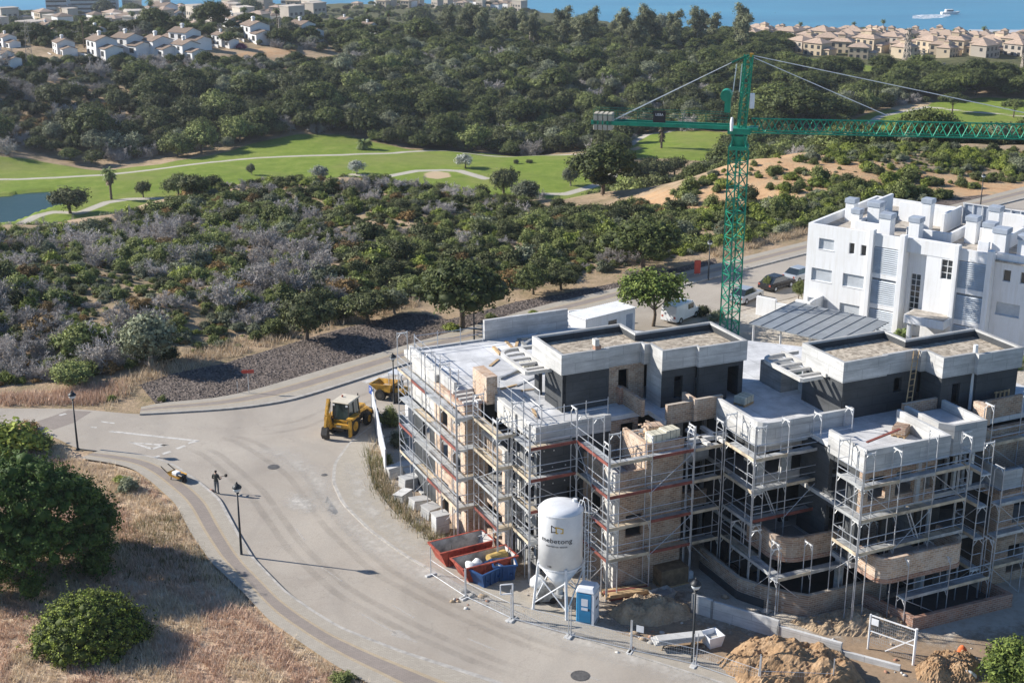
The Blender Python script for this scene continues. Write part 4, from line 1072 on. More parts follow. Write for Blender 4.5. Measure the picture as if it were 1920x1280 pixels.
# logo and lettering wrapped on the tank; local angle facing the camera
def wrap_text(txt, size, z, ang, mat, parent, r=1.283, name='lettering'):
    cu = bpy.data.curves.new(name, 'FONT'); cu.body = txt; cu.size = size; cu.align_x = 'CENTER'; cu.align_y = 'CENTER'; cu.extrude = 0.004; cu.resolution_u = 3
    tmp = bpy.data.objects.new('tmp_text', cu); COL.objects.link(tmp)
    dg = bpy.context.evaluated_depsgraph_get(); dg.update()
    me = bpy.data.meshes.new_from_object(tmp.evaluated_get(dg))
    bpy.data.objects.remove(tmp)
    for v in me.vertices:
        a = ang + v.co.x * 1.18 / r; rr = r + v.co.z
        v.co = (rr * math.cos(a), rr * math.sin(a), z + v.co.y)
    me.materials.clear(); me.materials.append(MATS[mat])
    return link(name, me, parent)
FA = R(-90 + 32.6) - 0.12           # direction of the camera in silo coordinates
wrap_text('mebetong', 0.4, 4.85, FA - 0.12, 'silo_logo_black', silo); wrap_text('morteros secos', 0.17, 4.52, FA - 0.1, 'silo_logo_black', silo); wrap_text('108', 0.16, 3.22, FA - 0.42, 'silo_logo_black', silo)
def ribbon(pts, w, mat):
    m = MB()
    for (a0, z0), (a1, z1) in zip(pts[:-1], pts[1:]):
        P = lambda a, z, r: ((r) * math.cos(FA + a / 1.29), (r) * math.sin(FA + a / 1.29), z)
        d = Vector((a1 - a0, z1 - z0)).normalized() * w / 2; nn = Vector((-d.y, d.x))
        q = [(a0 - d.x + nn.x, z0 - d.y + nn.y), (a1 + d.x + nn.x, z1 + d.y + nn.y), (a1 + d.x - nn.x, z1 + d.y - nn.y), (a0 - d.x - nn.x, z0 - d.y - nn.y)]
        m.add([P(a, z, 1.276) for a, z in q] + [P(a, z, 1.284) for a, z in q], [(0, 1, 2, 3), (7, 6, 5, 4), (0, 4, 5, 1), (1, 5, 6, 2), (2, 6, 7, 3), (3, 7, 4, 0)])
    m.build('logo', mat, silo)
ribbon([(-0.16, 5.65), (-0.42, 5.78), (-0.42, 5.38), (-0.2, 5.42)], 0.055, 'silo_logo_black')
ribbon([(-0.18, 5.72), (0.0, 5.7), (0.24, 5.62), (0.24, 5.38), (-0.14, 5.36), (-0.14, 5.66)], 0.06, 'silo_logo_yellow')
# grey mixer box and bag beneath
mx = thing('mortar_pump', 'grey box of the mortar pump standing under the silo', 'pump', at(1018, 1125), R(10))
part('body', 'rubble_grey', mx, lambda m: m.box(-0.45, 0.75, -0.5, 0.5, 0.15, 1.05), bev=0.04); part('hood', 'bag_white', mx, lambda m: m.lathe([(0.5, 0), (0.48, 0.3), (0.25, 0.55)], 12, (-0.3, 0.0, 1.05)), smooth=True)
part('wheel', 'black_plastic', mx, lambda m: (m.tube((-0.5, -0.55, 0.2), (-0.5, -0.45, 0.2), 0.2, 12),)); part('wheel', 'black_plastic', mx, lambda m: (m.tube((0.5, -0.55, 0.2), (0.5, -0.45, 0.2), 0.2, 12),))
# --- portable toilet
wc = thing('portable_toilet', 'blue and white portable toilet cabin beside the silo', 'toilet', at(1101, 1164), R(-20))
part('cabin', 'toilet_blue', wc, lambda m: m.box(-0.52, 0.5, -0.52, 0.52, 0.14, 2.05), bev=0.06)
part('skid', 'rubble_grey', wc, lambda m: m.box(-0.58, 0.58, -0.58, 0.58, 0.0, 0.14), bev=0.03)
part('roof', 'toilet_white', wc, lambda m: (m.add([(-0.58, -0.58, 2.05), (0.58, -0.58, 2.05), (0.58, 0.58, 2.05), (-0.58, 0.58, 2.05), (-0.45, -0.45, 2.35), (0.45, -0.45, 2.35), (0.45, 0.45, 2.35), (-0.45, 0.45, 2.35)], [(0, 3, 2, 1), (4, 5, 6, 7), (0, 1, 5, 4), (1, 2, 6, 5), (2, 3, 7, 6), (3, 0, 4, 7)])), bev=0.05)
dr = part('door', 'toilet_blue', wc, lambda m: m.box(-0.36, 0.36, -0.56, -0.52, 0.22, 1.98), bev=0.015)
part('notice', 'toilet_white', dr, lambda m: m.box(-0.2, 0.18, -0.568, -0.561, 1.25, 1.7)); part('notice', 'toilet_white', dr, lambda m: m.box(-0.2, 0.18, -0.568, -0.561, 0.98, 1.15)); part('handle', 'black_plastic', dr, lambda m: m.box(0.22, 0.28, -0.6, -0.56, 1.0, 1.12))
part('side_panel', 'toilet_white', wc, lambda m: m.box(0.5, 0.545, -0.46, 0.46, 0.2, 2.0), bev=0.01)
part('corner_post', 'toilet_white', wc, lambda m: m.box(0.4, 0.54, -0.55, -0.47, 0.15, 2.04))
for z in (1.55, 1.0): part('print', 'silo_logo_black', wc, lambda m: m.box(0.546, 0.549, -0.2, 0.15, z, z + 0.12))
# --- skips
def skip(name, label, loc, rz, L, Wd, Hh, outer, n=0.45):
    t = thing(name, label, 'skip', loc, rz)
    def shell(m, off, z0):
        a, b = L / 2 - off, Wd / 2 - off; c = L / 2 - n - off * 0.6
        lo = [(-c, -b * 0.92, z0), (c, -b * 0.92, z0), (c, b * 0.92, z0), (-c, b * 0.92, z0)]; hi = [(-a, -b, Hh), (a, -b, Hh), (a, b, Hh), (-a, b, Hh)]
        return lo, hi
    def out(m):
        lo, hi = shell(m, 0, 0.06)
        m.add(lo + hi, [(0, 3, 2, 1), (0, 1, 5, 4), (1, 2, 6, 5), (2, 3, 7, 6), (3, 0, 4, 7)])
    def inn(m):
        lo, hi = shell(m, 0.05, 0.12)
        m.add(lo + hi, [(0, 1, 2, 3), (4, 5, 1, 0), (5, 6, 2, 1), (6, 7, 3, 2), (7, 4, 0, 3)])
    part('body', outer, t, out); part('lining', 'skip_inside', t, inn)
    a, b = L / 2, Wd / 2
    part('rim', outer, t, lambda m: (m.box(-a - 0.05, a + 0.05, -b - 0.06, -b + 0.05, Hh - 0.07, Hh + 0.03), m.box(-a - 0.05, a + 0.05, b - 0.05, b + 0.06, Hh - 0.07, Hh + 0.03), m.box(-a - 0.06, -a + 0.05, -b + 0.05, b - 0.05, Hh - 0.07, Hh + 0.03), m.box(a - 0.05, a + 0.06, -b + 0.05, b - 0.05, Hh - 0.07, Hh + 0.03)))
    for s in (-1, 1):
        for k in range(4): part('rib', outer, t, lambda m: m.box(-a * 0.7 + k * a * 0.46, -a * 0.7 + k * a * 0.46 + 0.09, s * b - 0.02 * s, s * (b + 0.05), 0.15, Hh - 0.07))
        part('lifting_lug', outer, t, lambda m: (m.tube((-a * 0.5, s * b, Hh * 0.5), (-a * 0.5, s * (b + 0.16), Hh * 0.5), 0.05, 8), m.tube((a * 0.5, s * b, Hh * 0.5), (a * 0.5, s * (b + 0.16), Hh * 0.5), 0.05, 8)))
    return t
skip('waste_skip', 'empty red skip with grey inside nearest the grey boxes', W(29.2, 71.6), SITE_ROT + R(4), 3.7, 1.7, 1.15, 'skip_red')
skip('waste_skip', 'red skip holding a white bag and a yellow foam roll beside the silo', W(29.7, 69.2), SITE_ROT + R(4), 3.7, 1.65, 1.1, 'skip_red')
skip('waste_skip', 'small dark blue steel skip tucked against the red skip', at(912, 1092), SITE_ROT + R(20), 1.7, 1.1, 1.0, 'skip_blue', 0.2)
skip('waste_skip', 'small blue tipping skip standing nearest the silo legs', at(945, 1083), SITE_ROT + R(-14), 1.4, 1.0, 1.05, 'skip_blue', 0.2)
def lump(name, mat, label, cat, loc, sx, sy, sz, seed=1, rough=0.25, group=None, sub=3, flat=0.15, rz=0.0):
    """rounded, uneven lump: bag, boulder, heap"""
    bm = bmesh.new(); bmesh.ops.create_icosphere(bm, subdivisions=sub, radius=1.0)
    rs = np.random.default_rng(seed); ph = rs.uniform(0, 6, 12); fr = rs.uniform(1.5, 5.0, (12, 3))
    for v in bm.verts:
        n = sum(math.sin(fr[i] @ np.array(v.co) + ph[i]) for i in range(12)) / 12
        k = 1 + rough * n * 2
        v.co = Vector((v.co.x * sx * k, v.co.y * sy * k, max(v.co.z, -flat) * sz * k + flat * sz))
    me = bpy.data.meshes.new(name); bm.to_mesh(me); bm.free()
    me.materials.append(MATS[mat]); me.polygons.foreach_set('use_smooth', [True] * len(me.polygons))
    return tag(link(name, me, None, loc, (0, 0, rz)), label, cat, group)
lump('rubble_bag', 'bag_white', 'white rubble bag lying in the red skip', 'bag', W(28.9, 68.95, 0.5), 0.55, 0.42, 0.6, 3)
m = MB(); m.tube((-0.6, 0, 0.35), (0.6, 0, 0.35), 0.36, 14); tag(m.build('foam_roll', 'foam_yellow', loc=W(30.6, 69.35, 0.45), rot=(0, 0, SITE_ROT + 0.2)), 'yellow foam roll lying in the red skip', 'roll')
# --- grey boxes along the left edge
for i, (px, py, sx, sy, sz, rz) in enumerate(((742, 893, 1.0, 0.8, 0.75, 20), (766, 912, 1.2, 0.85, 0.7, 35), (790, 905, 0.9, 0.7, 0.8, 25), (758, 938, 1.1, 0.8, 0.6, 50), (785, 952, 1.2, 0.8, 0.65, 30), (806, 968, 1.0, 0.9, 0.75, 40), (826, 996, 0.95, 0.8, 1.25, 24))):
    t = thing('utility_box', ['grey block box farthest along the row beside the weeds', 'wide grey box second in the row beside the weeds', 'grey box pushed against the building in the row of boxes', 'low grey box tilted towards the footway weeds', 'slanted grey box in the middle of the row by the weeds', 'grey box lying askew next to the tall one', 'tall pale grey box with two-part lid nearest the red skips'][i], 'box', at(px, py), SITE_ROT + R(rz - 20), 'grey boxes along the site edge')
    o = part('body', 'concrete', t, lambda m: m.box(-sx / 2, sx / 2, -sy / 2, sy / 2, 0, sz), bev=0.03)
    part('lid', 'concrete', t, lambda m: m.box(-sx / 2 - 0.03, 0.0, -sy / 2 - 0.03, sy / 2 + 0.03, sz + 0.003, sz + 0.06)); part('lid', 'concrete', t, lambda m: m.box(0.02, sx / 2 + 0.03, -sy / 2 - 0.03, sy / 2 + 0.03, sz + 0.003, sz + 0.06))
    t.rotation_euler = (R((i % 3 - 1) * 7) if i < 6 else 0, R((i * 5 % 7 - 3) * 2.5) if i < 6 else 0, t.rotation_euler[2])
st = thing('concrete_steps', 'pale concrete ramp slabs leading to the scaffolded corner', 'steps', at(790, 905), SITE_ROT)
for k in range(5): part('slab', 'concrete', st, lambda m: m.box(-0.7, 0.7, -1.9 + k * 1.0, -0.95 + k * 1.0, 0, 0.12 + 0.1 * k))
# --- site fence: posts, concrete feet, wire panels
def wires(m, a, b, z0, z1, nx, nz, r=0.007):
    A = Vector(a); B = Vector(b)
    for i in range(nx + 1):
        p = A.lerp(B, i / nx); m.bar((p.x, p.y, z0), (p.x, p.y, z1), r * 2)
    for k in range(nz + 1):
        z = z0 + (z1 - z0) * k / nz; m.bar((A.x, A.y, z), (B.x, B.y, z), r * 2)
def fence_panel(label, pa, pb, hgt=1.95, tilt=0.0, z=0.0, posts=(1, 1), sign=None):
    A = at(*pa); B = at(*pb); d = B - A; L = d.length
    t = thing('fence_panel', label, 'fence', (A.x, A.y, z), math.atan2(d.y, d.x), 'wire fence panels round the site')
    t.rotation_euler = (tilt, 0, math.atan2(d.y, d.x))
    if posts[0]: part('post', 'galvanised', t, lambda m: m.tube((0, 0, 0.05), (0, 0, hgt), 0.032, 8))
    if posts[1]: part('post', 'galvanised', t, lambda m: m.tube((L, 0, 0.05), (L, 0, hgt), 0.032, 8))
    part('rail', 'galvanised', t, lambda m: m.tube((0.03, 0, 0.16), (L - 0.03, 0, 0.16), 0.018, 6)); part('rail', 'galvanised', t, lambda m: m.tube((0.03, 0, hgt * 0.55), (L - 0.03, 0, hgt * 0.55), 0.014, 6))
    part('wire_mesh', 'galvanised', t, lambda m: wires(m, (0.04, 0, 0), (L - 0.04, 0, 0), 0.18, hgt * 0.55, int(L / 0.13), 4, 0.0035))
    for x in (0, L): part('foot', 'concrete', t, lambda m: m.box(x - 0.13, x + 0.13, -0.38, 0.38, 0, 0.13), bev=0.03)
    if sign: part('notice', 'toilet_white', t, lambda m: m.box(sign, sign + 0.42, -0.05, -0.035, hgt * 0.7, hgt * 0.9))
    return t
fence_panel('fence panel with wire mesh beside the red skips', (808, 1079), (872, 1121)); fence_panel('fence panel in front of the blue skips', (874, 1122), (958, 1162)); fence_panel('fence panel in front of the silo legs', (962, 1163), (1066, 1192)); fence_panel('fence panel in front of the portable toilet', (1070, 1194), (1182, 1221), sign=None); fence_panel('fence panel with a white notice left of the street lamp', (1184, 1222), (1300, 1248), sign=0.25); fence_panel('sagging fence panel in front of the big earth heap', (1304, 1250), (1420, 1290), tilt=R(-6)); fence_panel('last fence panel by the orange netting at the picture bottom', (1424, 1291), (1560, 1296))
m = MB(); m.bar((-0.35, 0, 2.3), (0.35, 0, 2.3), 0.06); m.bar((-0.35, 0, 1.7), (0.35, 0, 1.7), 0.06); m.bar((-0.35, 0, 1.7), (-0.35, 0, 2.3), 0.06); m.bar((0.35, 0, 0.0), (0.35, 0, 2.3), 0.08)
tag(m.build('sign_frame', 'white_metal', loc=at(950, 1163, 0), rot=(0, 0, R(10))), 'empty white square sign frame on a post in front of the blue skip', 'sign')
# --- gate frame standing on its own
ga, gb = at(1627, 1216), at(1712, 1246); gd = gb - ga; gl = gd.length
gt = thing('wire_gate', 'white framed wire gate with a diagonal brace standing before the garden wall', 'gate', ga, math.atan2(gd.y, gd.x))
part('post', 'white_metal', gt, lambda m: m.tube((0, 0, 0), (0, 0, 2.15), 0.055, 8)); part('post', 'white_metal', gt, lambda m: m.tube((gl, 0, 0), (gl, 0, 2.2), 0.08, 8))
part('rail', 'white_metal', gt, lambda m: m.bar((0, 0, 2.1), (gl, 0, 2.1), 0.06)); part('rail', 'white_metal', gt, lambda m: m.bar((0, 0, 1.15), (gl, 0, 1.15), 0.05)); part('brace', 'white_metal', gt, lambda m: m.bar((gl * 0.38, 0, 0.25), (gl, 0, 1.6), 0.05))
part('wire_mesh', 'galvanised', gt, lambda m: wires(m, (0.06, 0, 0), (gl - 0.06, 0, 0), 0.3, 2.08, 22, 10, 0.004)); part('notice', 'toilet_white', gt, lambda m: m.box(0.1, 0.5, -0.07, -0.05, 1.6, 1.98))
# --- concrete garden wall segments
P0 = [W(38.75, 59.95), W(39.4, 58.9), W(41.55, 55.5), W(43.6, 52.55), W(45.5, 50.0)]
for i, (a, b) in enumerate(zip(P0[:-1], P0[1:])):
    d = b - a
    t = thing('concrete_wall', ['short end segment of the low concrete site wall by the street lamp', 'long segment of the low concrete site wall behind the earth heap', 'third segment of the low concrete site wall near the wire gate', 'last half buried segment of the low concrete site wall'][i], 'wall', a, math.atan2(d.y, d.x))
    hgt = [1.15, 1.1, 0.8, 0.35][i]
    part('panel', 'concrete', t, lambda m: m.box(0.02, d.length - 0.03, -0.09, 0.09, 0, hgt), bev=0.015)
    part('joint_post', 'concrete_dark', t, lambda m: m.box(-0.1, 0.02, -0.13, 0.13, 0, hgt + 0.02))
# --- earth heaps
def heap(label, poly, hgt, mat, seed, n=60, peaks=()):
    P = [at(a, b) for a, b in poly]; cx = sum(p.x for p in P) / len(P); cy = sum(p.y for p in P) / len(P)
    xs = [p.x for p in P]; ys = [p.y for p in P]
    X, Y = np.meshgrid(np.linspace(min(xs) - 0.3, max(xs) + 0.3, n), np.linspace(min(ys) - 0.3, max(ys) + 0.3, n))
    x, y = X.ravel(), Y.ravel(); d = -sdf(P, x, y)
    rs = np.random.default_rng(seed); z = np.zeros_like(x)
    for k in range(26):
        w = rs.uniform(1.2, 9); a = rs.uniform(0, 6.28); z += np.sin(w * (x * math.cos(a) + y * math.sin(a)) + rs.uniform(0, 6.28)) / w
    h = np.clip(d, 0, None); h = hgt * (1 - np.exp(-h / (hgt * 0.9))) + np.clip(d, -0.3, 0.4) * 0.25 + z * 0.17 * np.clip(d * 2, 0, 1) + rs.normal(0, 0.035, len(x)) * (d > 0)
    for (a, b, r, hh) in peaks:
        q = at(a, b); h += hh * np.exp(-((x - q.x) ** 2 + (y - q.y) ** 2) / r ** 2) * (d > 0)
    z = np.where(d > -0.3, h, -0.3)
    fs = []
    for i in range(n - 1):
        for j in range(n - 1):
            if d.reshape(n, n)[i:i + 2, j:j + 2].max() > -0.25: fs.append((i * n + j, i * n + j + 1, (i + 1) * n + j + 1, (i + 1) * n + j))
    m = MB(); m.add([(a - cx, b - cy, c) for a, b, c in zip(x, y, z)], fs)
    o = m.build('earth_heap', mat, smooth=False, loc=(cx, cy, 0.0))
    rz = np.random.default_rng(seed + 5)
    tag(o, label, 'earth heap')
    for k in range(40):
        i = rz.integers(len(x))
        if d[i] < 0.1: continue
        s = rz.uniform(0.05, 0.16)
        c = lump('clod', mat, None, None, (x[i] - cx, y[i] - cy, z[i]), s, s * 0.8, s * 0.7, int(rz.integers(99)), 0.35, None, 1); c.parent = o
    return o
heap('big brown earth heap in front of the low concrete wall', [(1340, 1245), (1375, 1218), (1430, 1206), (1500, 1210), (1570, 1222), (1600, 1250), (1640, 1300), (1500, 1330), (1400, 1300)], 1.25, 'earth_brown', 4)
heap('smaller loose earth heap behind the portable toilet', [(1140, 1150), (1170, 1125), (1230, 1118), (1290, 1135), (1300, 1160), (1230, 1175), (1165, 1170)], 0.75, 'earth_pale', 6)
heap('brown earth heap beside the leafy bush at the lower right', [(1715, 1250), (1750, 1225), (1810, 1222), (1840, 1245), (1830, 1280), (1760, 1285), (1720, 1275)], 0.7, 'earth_brown', 9)
heap('low bank of earth under the forward garden wall', [(1480, 1165), (1600, 1140), (1700, 1165), (1720, 1200), (1640, 1195), (1540, 1190)], 0.35, 'earth_pale', 12)
# --- materials lying about
def pallet(label, loc, rz, n, mat, z=0.0, group='stacked brick pallets on the brick tower'):
    t = thing('brick_pallet', label, 'pallet', (loc.x, loc.y, z), rz, group)
    for k in range(3): part('runner', 'timber', t, lambda m: m.box(-0.5, 0.5, -0.4 + k * 0.35, -0.3 + k * 0.35, 0, 0.1))
    part('top_boards', 'timber', t, lambda m: m.box(-0.52, 0.52, -0.42, 0.42, 0.1, 0.13))
    part('brick_stack', mat, t, lambda m: m.box(-0.5, 0.5, -0.4, 0.4, 0.132, 0.132 + n), bev=0.02)
    for k in (-0.2, 0.2): part('strap', 'black_plastic', t, lambda m: m.box(k - 0.012, k + 0.012, -0.405, 0.405, 0.13, 0.137 + n))
    return t
pallet('wrapped cream brick pallet at the front of the tower top', W(38.6, 64.55), SITE_ROT, 0.55, 'cardboard_wrap', 8.75); pallet('wrapped cream brick pallet at the right corner of the tower top', W(39.6, 64.7), SITE_ROT + 0.1, 0.6, 'cardboard_wrap', 8.75); pallet('opened brick pallet at the back of the tower top', W(39.2, 65.8), SITE_ROT - 0.15, 0.5, 'brick_pale_sunlit', 8.75)
for k in range(16):
    b = MB(); b.box(-0.12, 0.12, -0.06, 0.06, 0, 0.06)
    tag(b.build('loose_brick', 'brick_pale_sunlit', loc=W(37.95 + random.uniform(0, 1.6), 65.2 + random.uniform(0, 1.5), 8.76 + 0.06 * (k % 3) + (0.55 if k > 10 else 0)), rot=(random.uniform(-.2, .2), random.uniform(-.2, .2), random.uniform(0, 3))), 'loose pale brick in the jumble on the tower top', 'brick', 'loose bricks on the tower top')
t = thing('wrapped_crate', 'big brown wrapped pallet crate against the brick tower foot', 'crate', at(1258, 1092), SITE_ROT)
part('crate_body', 'timber_dark', t, lambda m: m.box(-0.95, 0.9, -0.5, 0.55, 0.1, 1.15), bev=0.03); part('pallet', 'timber', t, lambda m: m.box(-0.98, 0.93, -0.53, 0.58, 0.0, 0.09)); part('bag', 'bag_white', t, lambda m: m.box(0.93, 1.5, -0.2, 0.4, 0.0, 0.55), bev=0.1)
t = thing('timber_stack', 'stack of reddish boards at the foot of the brick tower', 'timber stack', at(1175, 1115), SITE_ROT - 0.15)
for k in range(14): part('board', 'timber' if k % 3 else 'toe_board_red', t, lambda m: m.box(-1.3 + random.uniform(-.2, .1), 1.3 + random.uniform(-.1, .3), -0.5 + (k % 5) * 0.21, -0.31 + (k % 5) * 0.21, 0.06 + (k // 5) * 0.12, 0.17 + (k // 5) * 0.12))
t = thing('mortar_trough', 'steel mixing trough beside the small earth heap', 'trough', at(1242, 1122), SITE_ROT + 0.1)
part('tub', 'rubble_grey', t, lambda m: m.add([(-.5, -.35, .05), (.5, -.35, .05), (.5, .35, .05), (-.5, .35, .05), (-.68, -.48, .5), (.68, -.48, .5), (.68, .48, .5), (-.68, .48, .5)], [(0, 3, 2, 1), (0, 1, 5, 4), (1, 2, 6, 5), (2, 3, 7, 6), (3, 0, 4, 7)])); part('mortar', 'concrete_dark', t, lambda m: m.box(-.58, .58, -.4, .4, .06, .3))
t = thing('panel_stack', 'long pale panels lying on trestles left of the street lamp', 'panels', at(1268, 1212), R(12))
for k in range(3): part('panel', 'concrete', t, lambda m: m.box(-1.35 + 0.1 * k, 1.25 + 0.1 * k, -0.42, 0.42 - 0.12 * k, 0.45 + 0.11 * k, 0.54 + 0.11 * k))
for x in (-0.8, 0.8): part('trestle', 'timber_dark', t, lambda m: (m.box(x - 0.05, x + 0.05, -0.4, 0.4, 0.34, 0.44), m.bar((x - 0.2, -0.35, 0), (x, -0.3, 0.36), 0.06), m.bar((x + 0.2, 0.35, 0), (x, 0.3, 0.36), 0.06)))
t = thing('plastic_tub', 'square pale plastic tub right of the street lamp', 'tub', at(1335, 1208), R(25))
part('shell', 'toilet_white', t, lambda m: m.add([(-.38, -.38, .02), (.38, -.38, .02), (.38, .38, .02), (-.38, .38, .02), (-.5, -.5, .72), (.5, -.5, .72), (.5, .5, .72), (-.5, .5, .72), (-.44, -.44, .72), (.44, -.44, .72), (.44, .44, .72), (-.44, .44, .72), (-.34, -.34, .1), (.34, -.34, .1), (.34, .34, .1), (-.34, .34, .1)], [(0, 3, 2, 1), (0, 1, 5, 4), (1, 2, 6, 5), (2, 3, 7, 6), (3, 0, 4, 7), (4, 5, 9, 8), (5, 6, 10, 9), (6, 7, 11, 10), (7, 4, 8, 11), (8, 9, 13, 12), (9, 10, 14, 13), (10, 11, 15, 14), (11, 8, 12, 15), (12, 13, 14, 15)])); part('fill', 'rubble_grey', t, lambda m: m.box(-.35, .35, -.35, .35, .11, .45))
for i, (px, py, s) in enumerate(((1815, 1268, 0.45),)):
    lump('rubble_bag', 'bag_white', ['crumpled white rubble bag below the leafy bush at lower right', 'white rubble bag standing behind the leafy bush at lower right'][i], 'bag', at(px, py), s, s * 0.8, s * (0.9 + i * 0.6), 20 + i, 0.3)
lump('warning_net', 'cloth_orange', 'bunched orange warning net on the earth beside the bush', 'net', at(1803, 1228), 0.28, 0.2, 0.5, 31, 0.4)
lump('warning_net', 'cloth_orange', 'heap of orange warning net by the last fence panel', 'net', at(1590, 1290), 0.6, 0.4, 0.5, 33, 0.4)
for i, (px, py) in enumerate(((1205, 1200), (1222, 1207), (1190, 1190), (1330, 1140), (1420, 1155), (1435, 1148), (1360, 1120), (870, 1110), (905, 1120), (885, 1118))):
    lump('rubble_piece', 'rubble_grey' if i % 2 else 'earth_pale', 'broken lump of rubble lying on the dusty site ground', 'rubble', at(px, py), 0.22 + 0.05 * (i % 3), 0.2, 0.2, 40 + i, 0.35, 'loose rubble on the site ground', 2)
# --- on the roofs
t = thing('roof_ladder', 'wooden ladder leaning on the right penthouse parapet', 'ladder', W(53.7, 60.9, 9.3), SITE_ROT)
lad0, lad1 = Vector((-0.3, -0.55, 0)), Vector((1.1, 0.75, 3.75))
for k in (-0.2, 0.2): part('rail', 'timber', t, lambda m: m.bar(lad0 + Vector((k, 0, 0)), lad1 + Vector((k, 0, 0)), 0.06, 0.09))
for k in range(11): part('rung', 'timber', t, lambda m: m.tube(lad0.lerp(lad1, (k + 0.7) / 11.5) + Vector((-0.2, 0, 0)), lad0.lerp(lad1, (k + 0.7) / 11.5) + Vector((0.2, 0, 0)), 0.022, 5))
t = thing('crowd_barrier', 'metal crowd barrier standing on the left terrace by the penthouse', 'barrier', W(34.3, 71.2, 9.3), SITE_ROT + R(90))
part('frame', 'white_metal', t, lambda m: m.path([(0, 0, 0.1), (0, 0, 1.1), (2.3, 0, 1.1), (2.3, 0, 0.1), (0, 0, 0.1)], 0.03, 6))
for k in range(17): part('bar', 'galvanised', t, lambda m: m.tube((0.13 + k * 0.128, 0, 0.1), (0.13 + k * 0.128, 0, 1.1), 0.012, 4))
for x in (0.3, 2.0): part('foot', 'galvanised', t, lambda m: m.bar((x, -0.35, 0.03), (x, 0.35, 0.03), 0.05))
t = thing('standing_pallet', 'wooden pallet propped upright against the right penthouse wall', 'pallet', W(59.9, 59.55, 9.3), SITE_ROT)
for k in range(4): part('slat', 'timber', t, lambda m: m.box(-0.55 + k * 0.33, -0.45 + k * 0.33, -0.08, -0.03, 0.02, 1.15))
for z in (0.1, 0.55, 1.0): part('crosspiece', 'timber', t, lambda m: m.box(-0.57, 0.58, -0.025, 0.04, z, z + 0.1))
for i, (u, v, L, a) in enumerate(((49.5, 57.7, 2.6, 0.12), (34.0, 75.2, 1.4, 0.2), (35.0, 74.2, 1.1, -0.1), (33.6, 70.4, 1.6, 1.3))):
    b = MB(); b.box(-L / 2, L / 2, -0.08, 0.08, 0, 0.07)
    tag(b.build('loose_board', 'toe_board_red' if i == 0 else 'timber', loc=W(u, v, 9.31 if i else 9.9), rot=(0, 0 if i else -0.1, SITE_ROT + a)), ['dark red board laid across the forward terrace corner', 'timber board on the left terrace behind the pergola', 'short timber board on the left terrace below the pergola', 'timber board at the edge of the left terrace'][i], 'board')

# --- guard rails and clutter on the left terrace
for i, (a, b) in enumerate((((32.75, 68.3), (32.75, 73.8)), ((33.0, 68.2), (37.4, 68.2)), ((31.1, 76.4), (31.1, 84.2)), ((31.1, 84.3), (36.2, 84.3)))):
    A_, B_ = Vector((*a, 0)), Vector((*b, 0)); d = B_ - A_; n = max(2, round(d.length / 1.7))
    t = thing('edge_rail', ['tube guard rail along the left terrace edge above the silo', 'tube guard rail along the terrace front above the membrane wall', 'tube guard rail along the outer edge of the back terrace', 'tube guard rail at the street side of the back terrace'][i], 'guard rail', W(a[0], a[1], 9.3), SITE_ROT + math.atan2(d.y, d.x))
    for k in range(n + 1): part('post', 'galvanised', t, lambda m: m.tube((d.length * k / n, 0, 0), (d.length * k / n, 0, 1.25), .028, 6))
    for z in (.6, 1.1): part('rail', 'galvanised', t, lambda m: m.tube((0, 0.02, z), (d.length, 0.02, z), .022, 5))
rc = random.Random(3)
for i in range(15):
    u, v = rc.uniform(33.4, 40.5), rc.uniform(75.5, 83.5); L = rc.uniform(.8, 2.6)
    b = MB(); b.box(-L / 2, L / 2, -.1, .1, 0, .05 + .05 * (i % 3))
    tag(b.build('loose_board', ['timber', 'deck_wood', 'deck_steel', 'concrete_dark'][i % 4], loc=W(u, v, 9.312), rot=(0, 0, SITE_ROT + rc.uniform(-.5, 1.6))), 'loose board lying on the back part of the left terrace', 'board', 'loose boards on the left terrace')
for i, (u, v, z) in enumerate(((36.5, 77.5, 9.3), (38.6, 78.6, 9.3), (46.0, 66.6, 9.3), (51.5, 58.6, 9.3))): pallet(['brick pallet on the back of the left terrace', 'second brick pallet on the back of the left terrace', 'brick pallet on the shaded terrace beside the left penthouse', 'brick pallet on the forward right terrace'][i], W(u, v), SITE_ROT + .2 * i, .45, 'brick_pink' if i % 2 else 'cardboard_wrap', z, 'brick pallets on the terraces')
for i in range(60):
    px, py = rc.choice([(rc.uniform(1150, 1330), rc.uniform(1150, 1235)), (rc.uniform(1330, 1700), rc.uniform(1150, 1215)), (rc.uniform(840, 1000), rc.uniform(1095, 1150)), (rc.uniform(1640, 1860), rc.uniform(1215, 1275))])
    s = rc.uniform(.05, .16)
    lump('rubble_piece', ['rubble_grey', 'earth_pale', 'brick_red', 'plaster_and_sun_white'][i % 4], 'broken lump of rubble lying on the dusty site ground', 'rubble', at(px, py), s * 1.3, s, s, 140 + i, .35, 'loose rubble on the site ground', 1, .15, rc.uniform(0, 6))
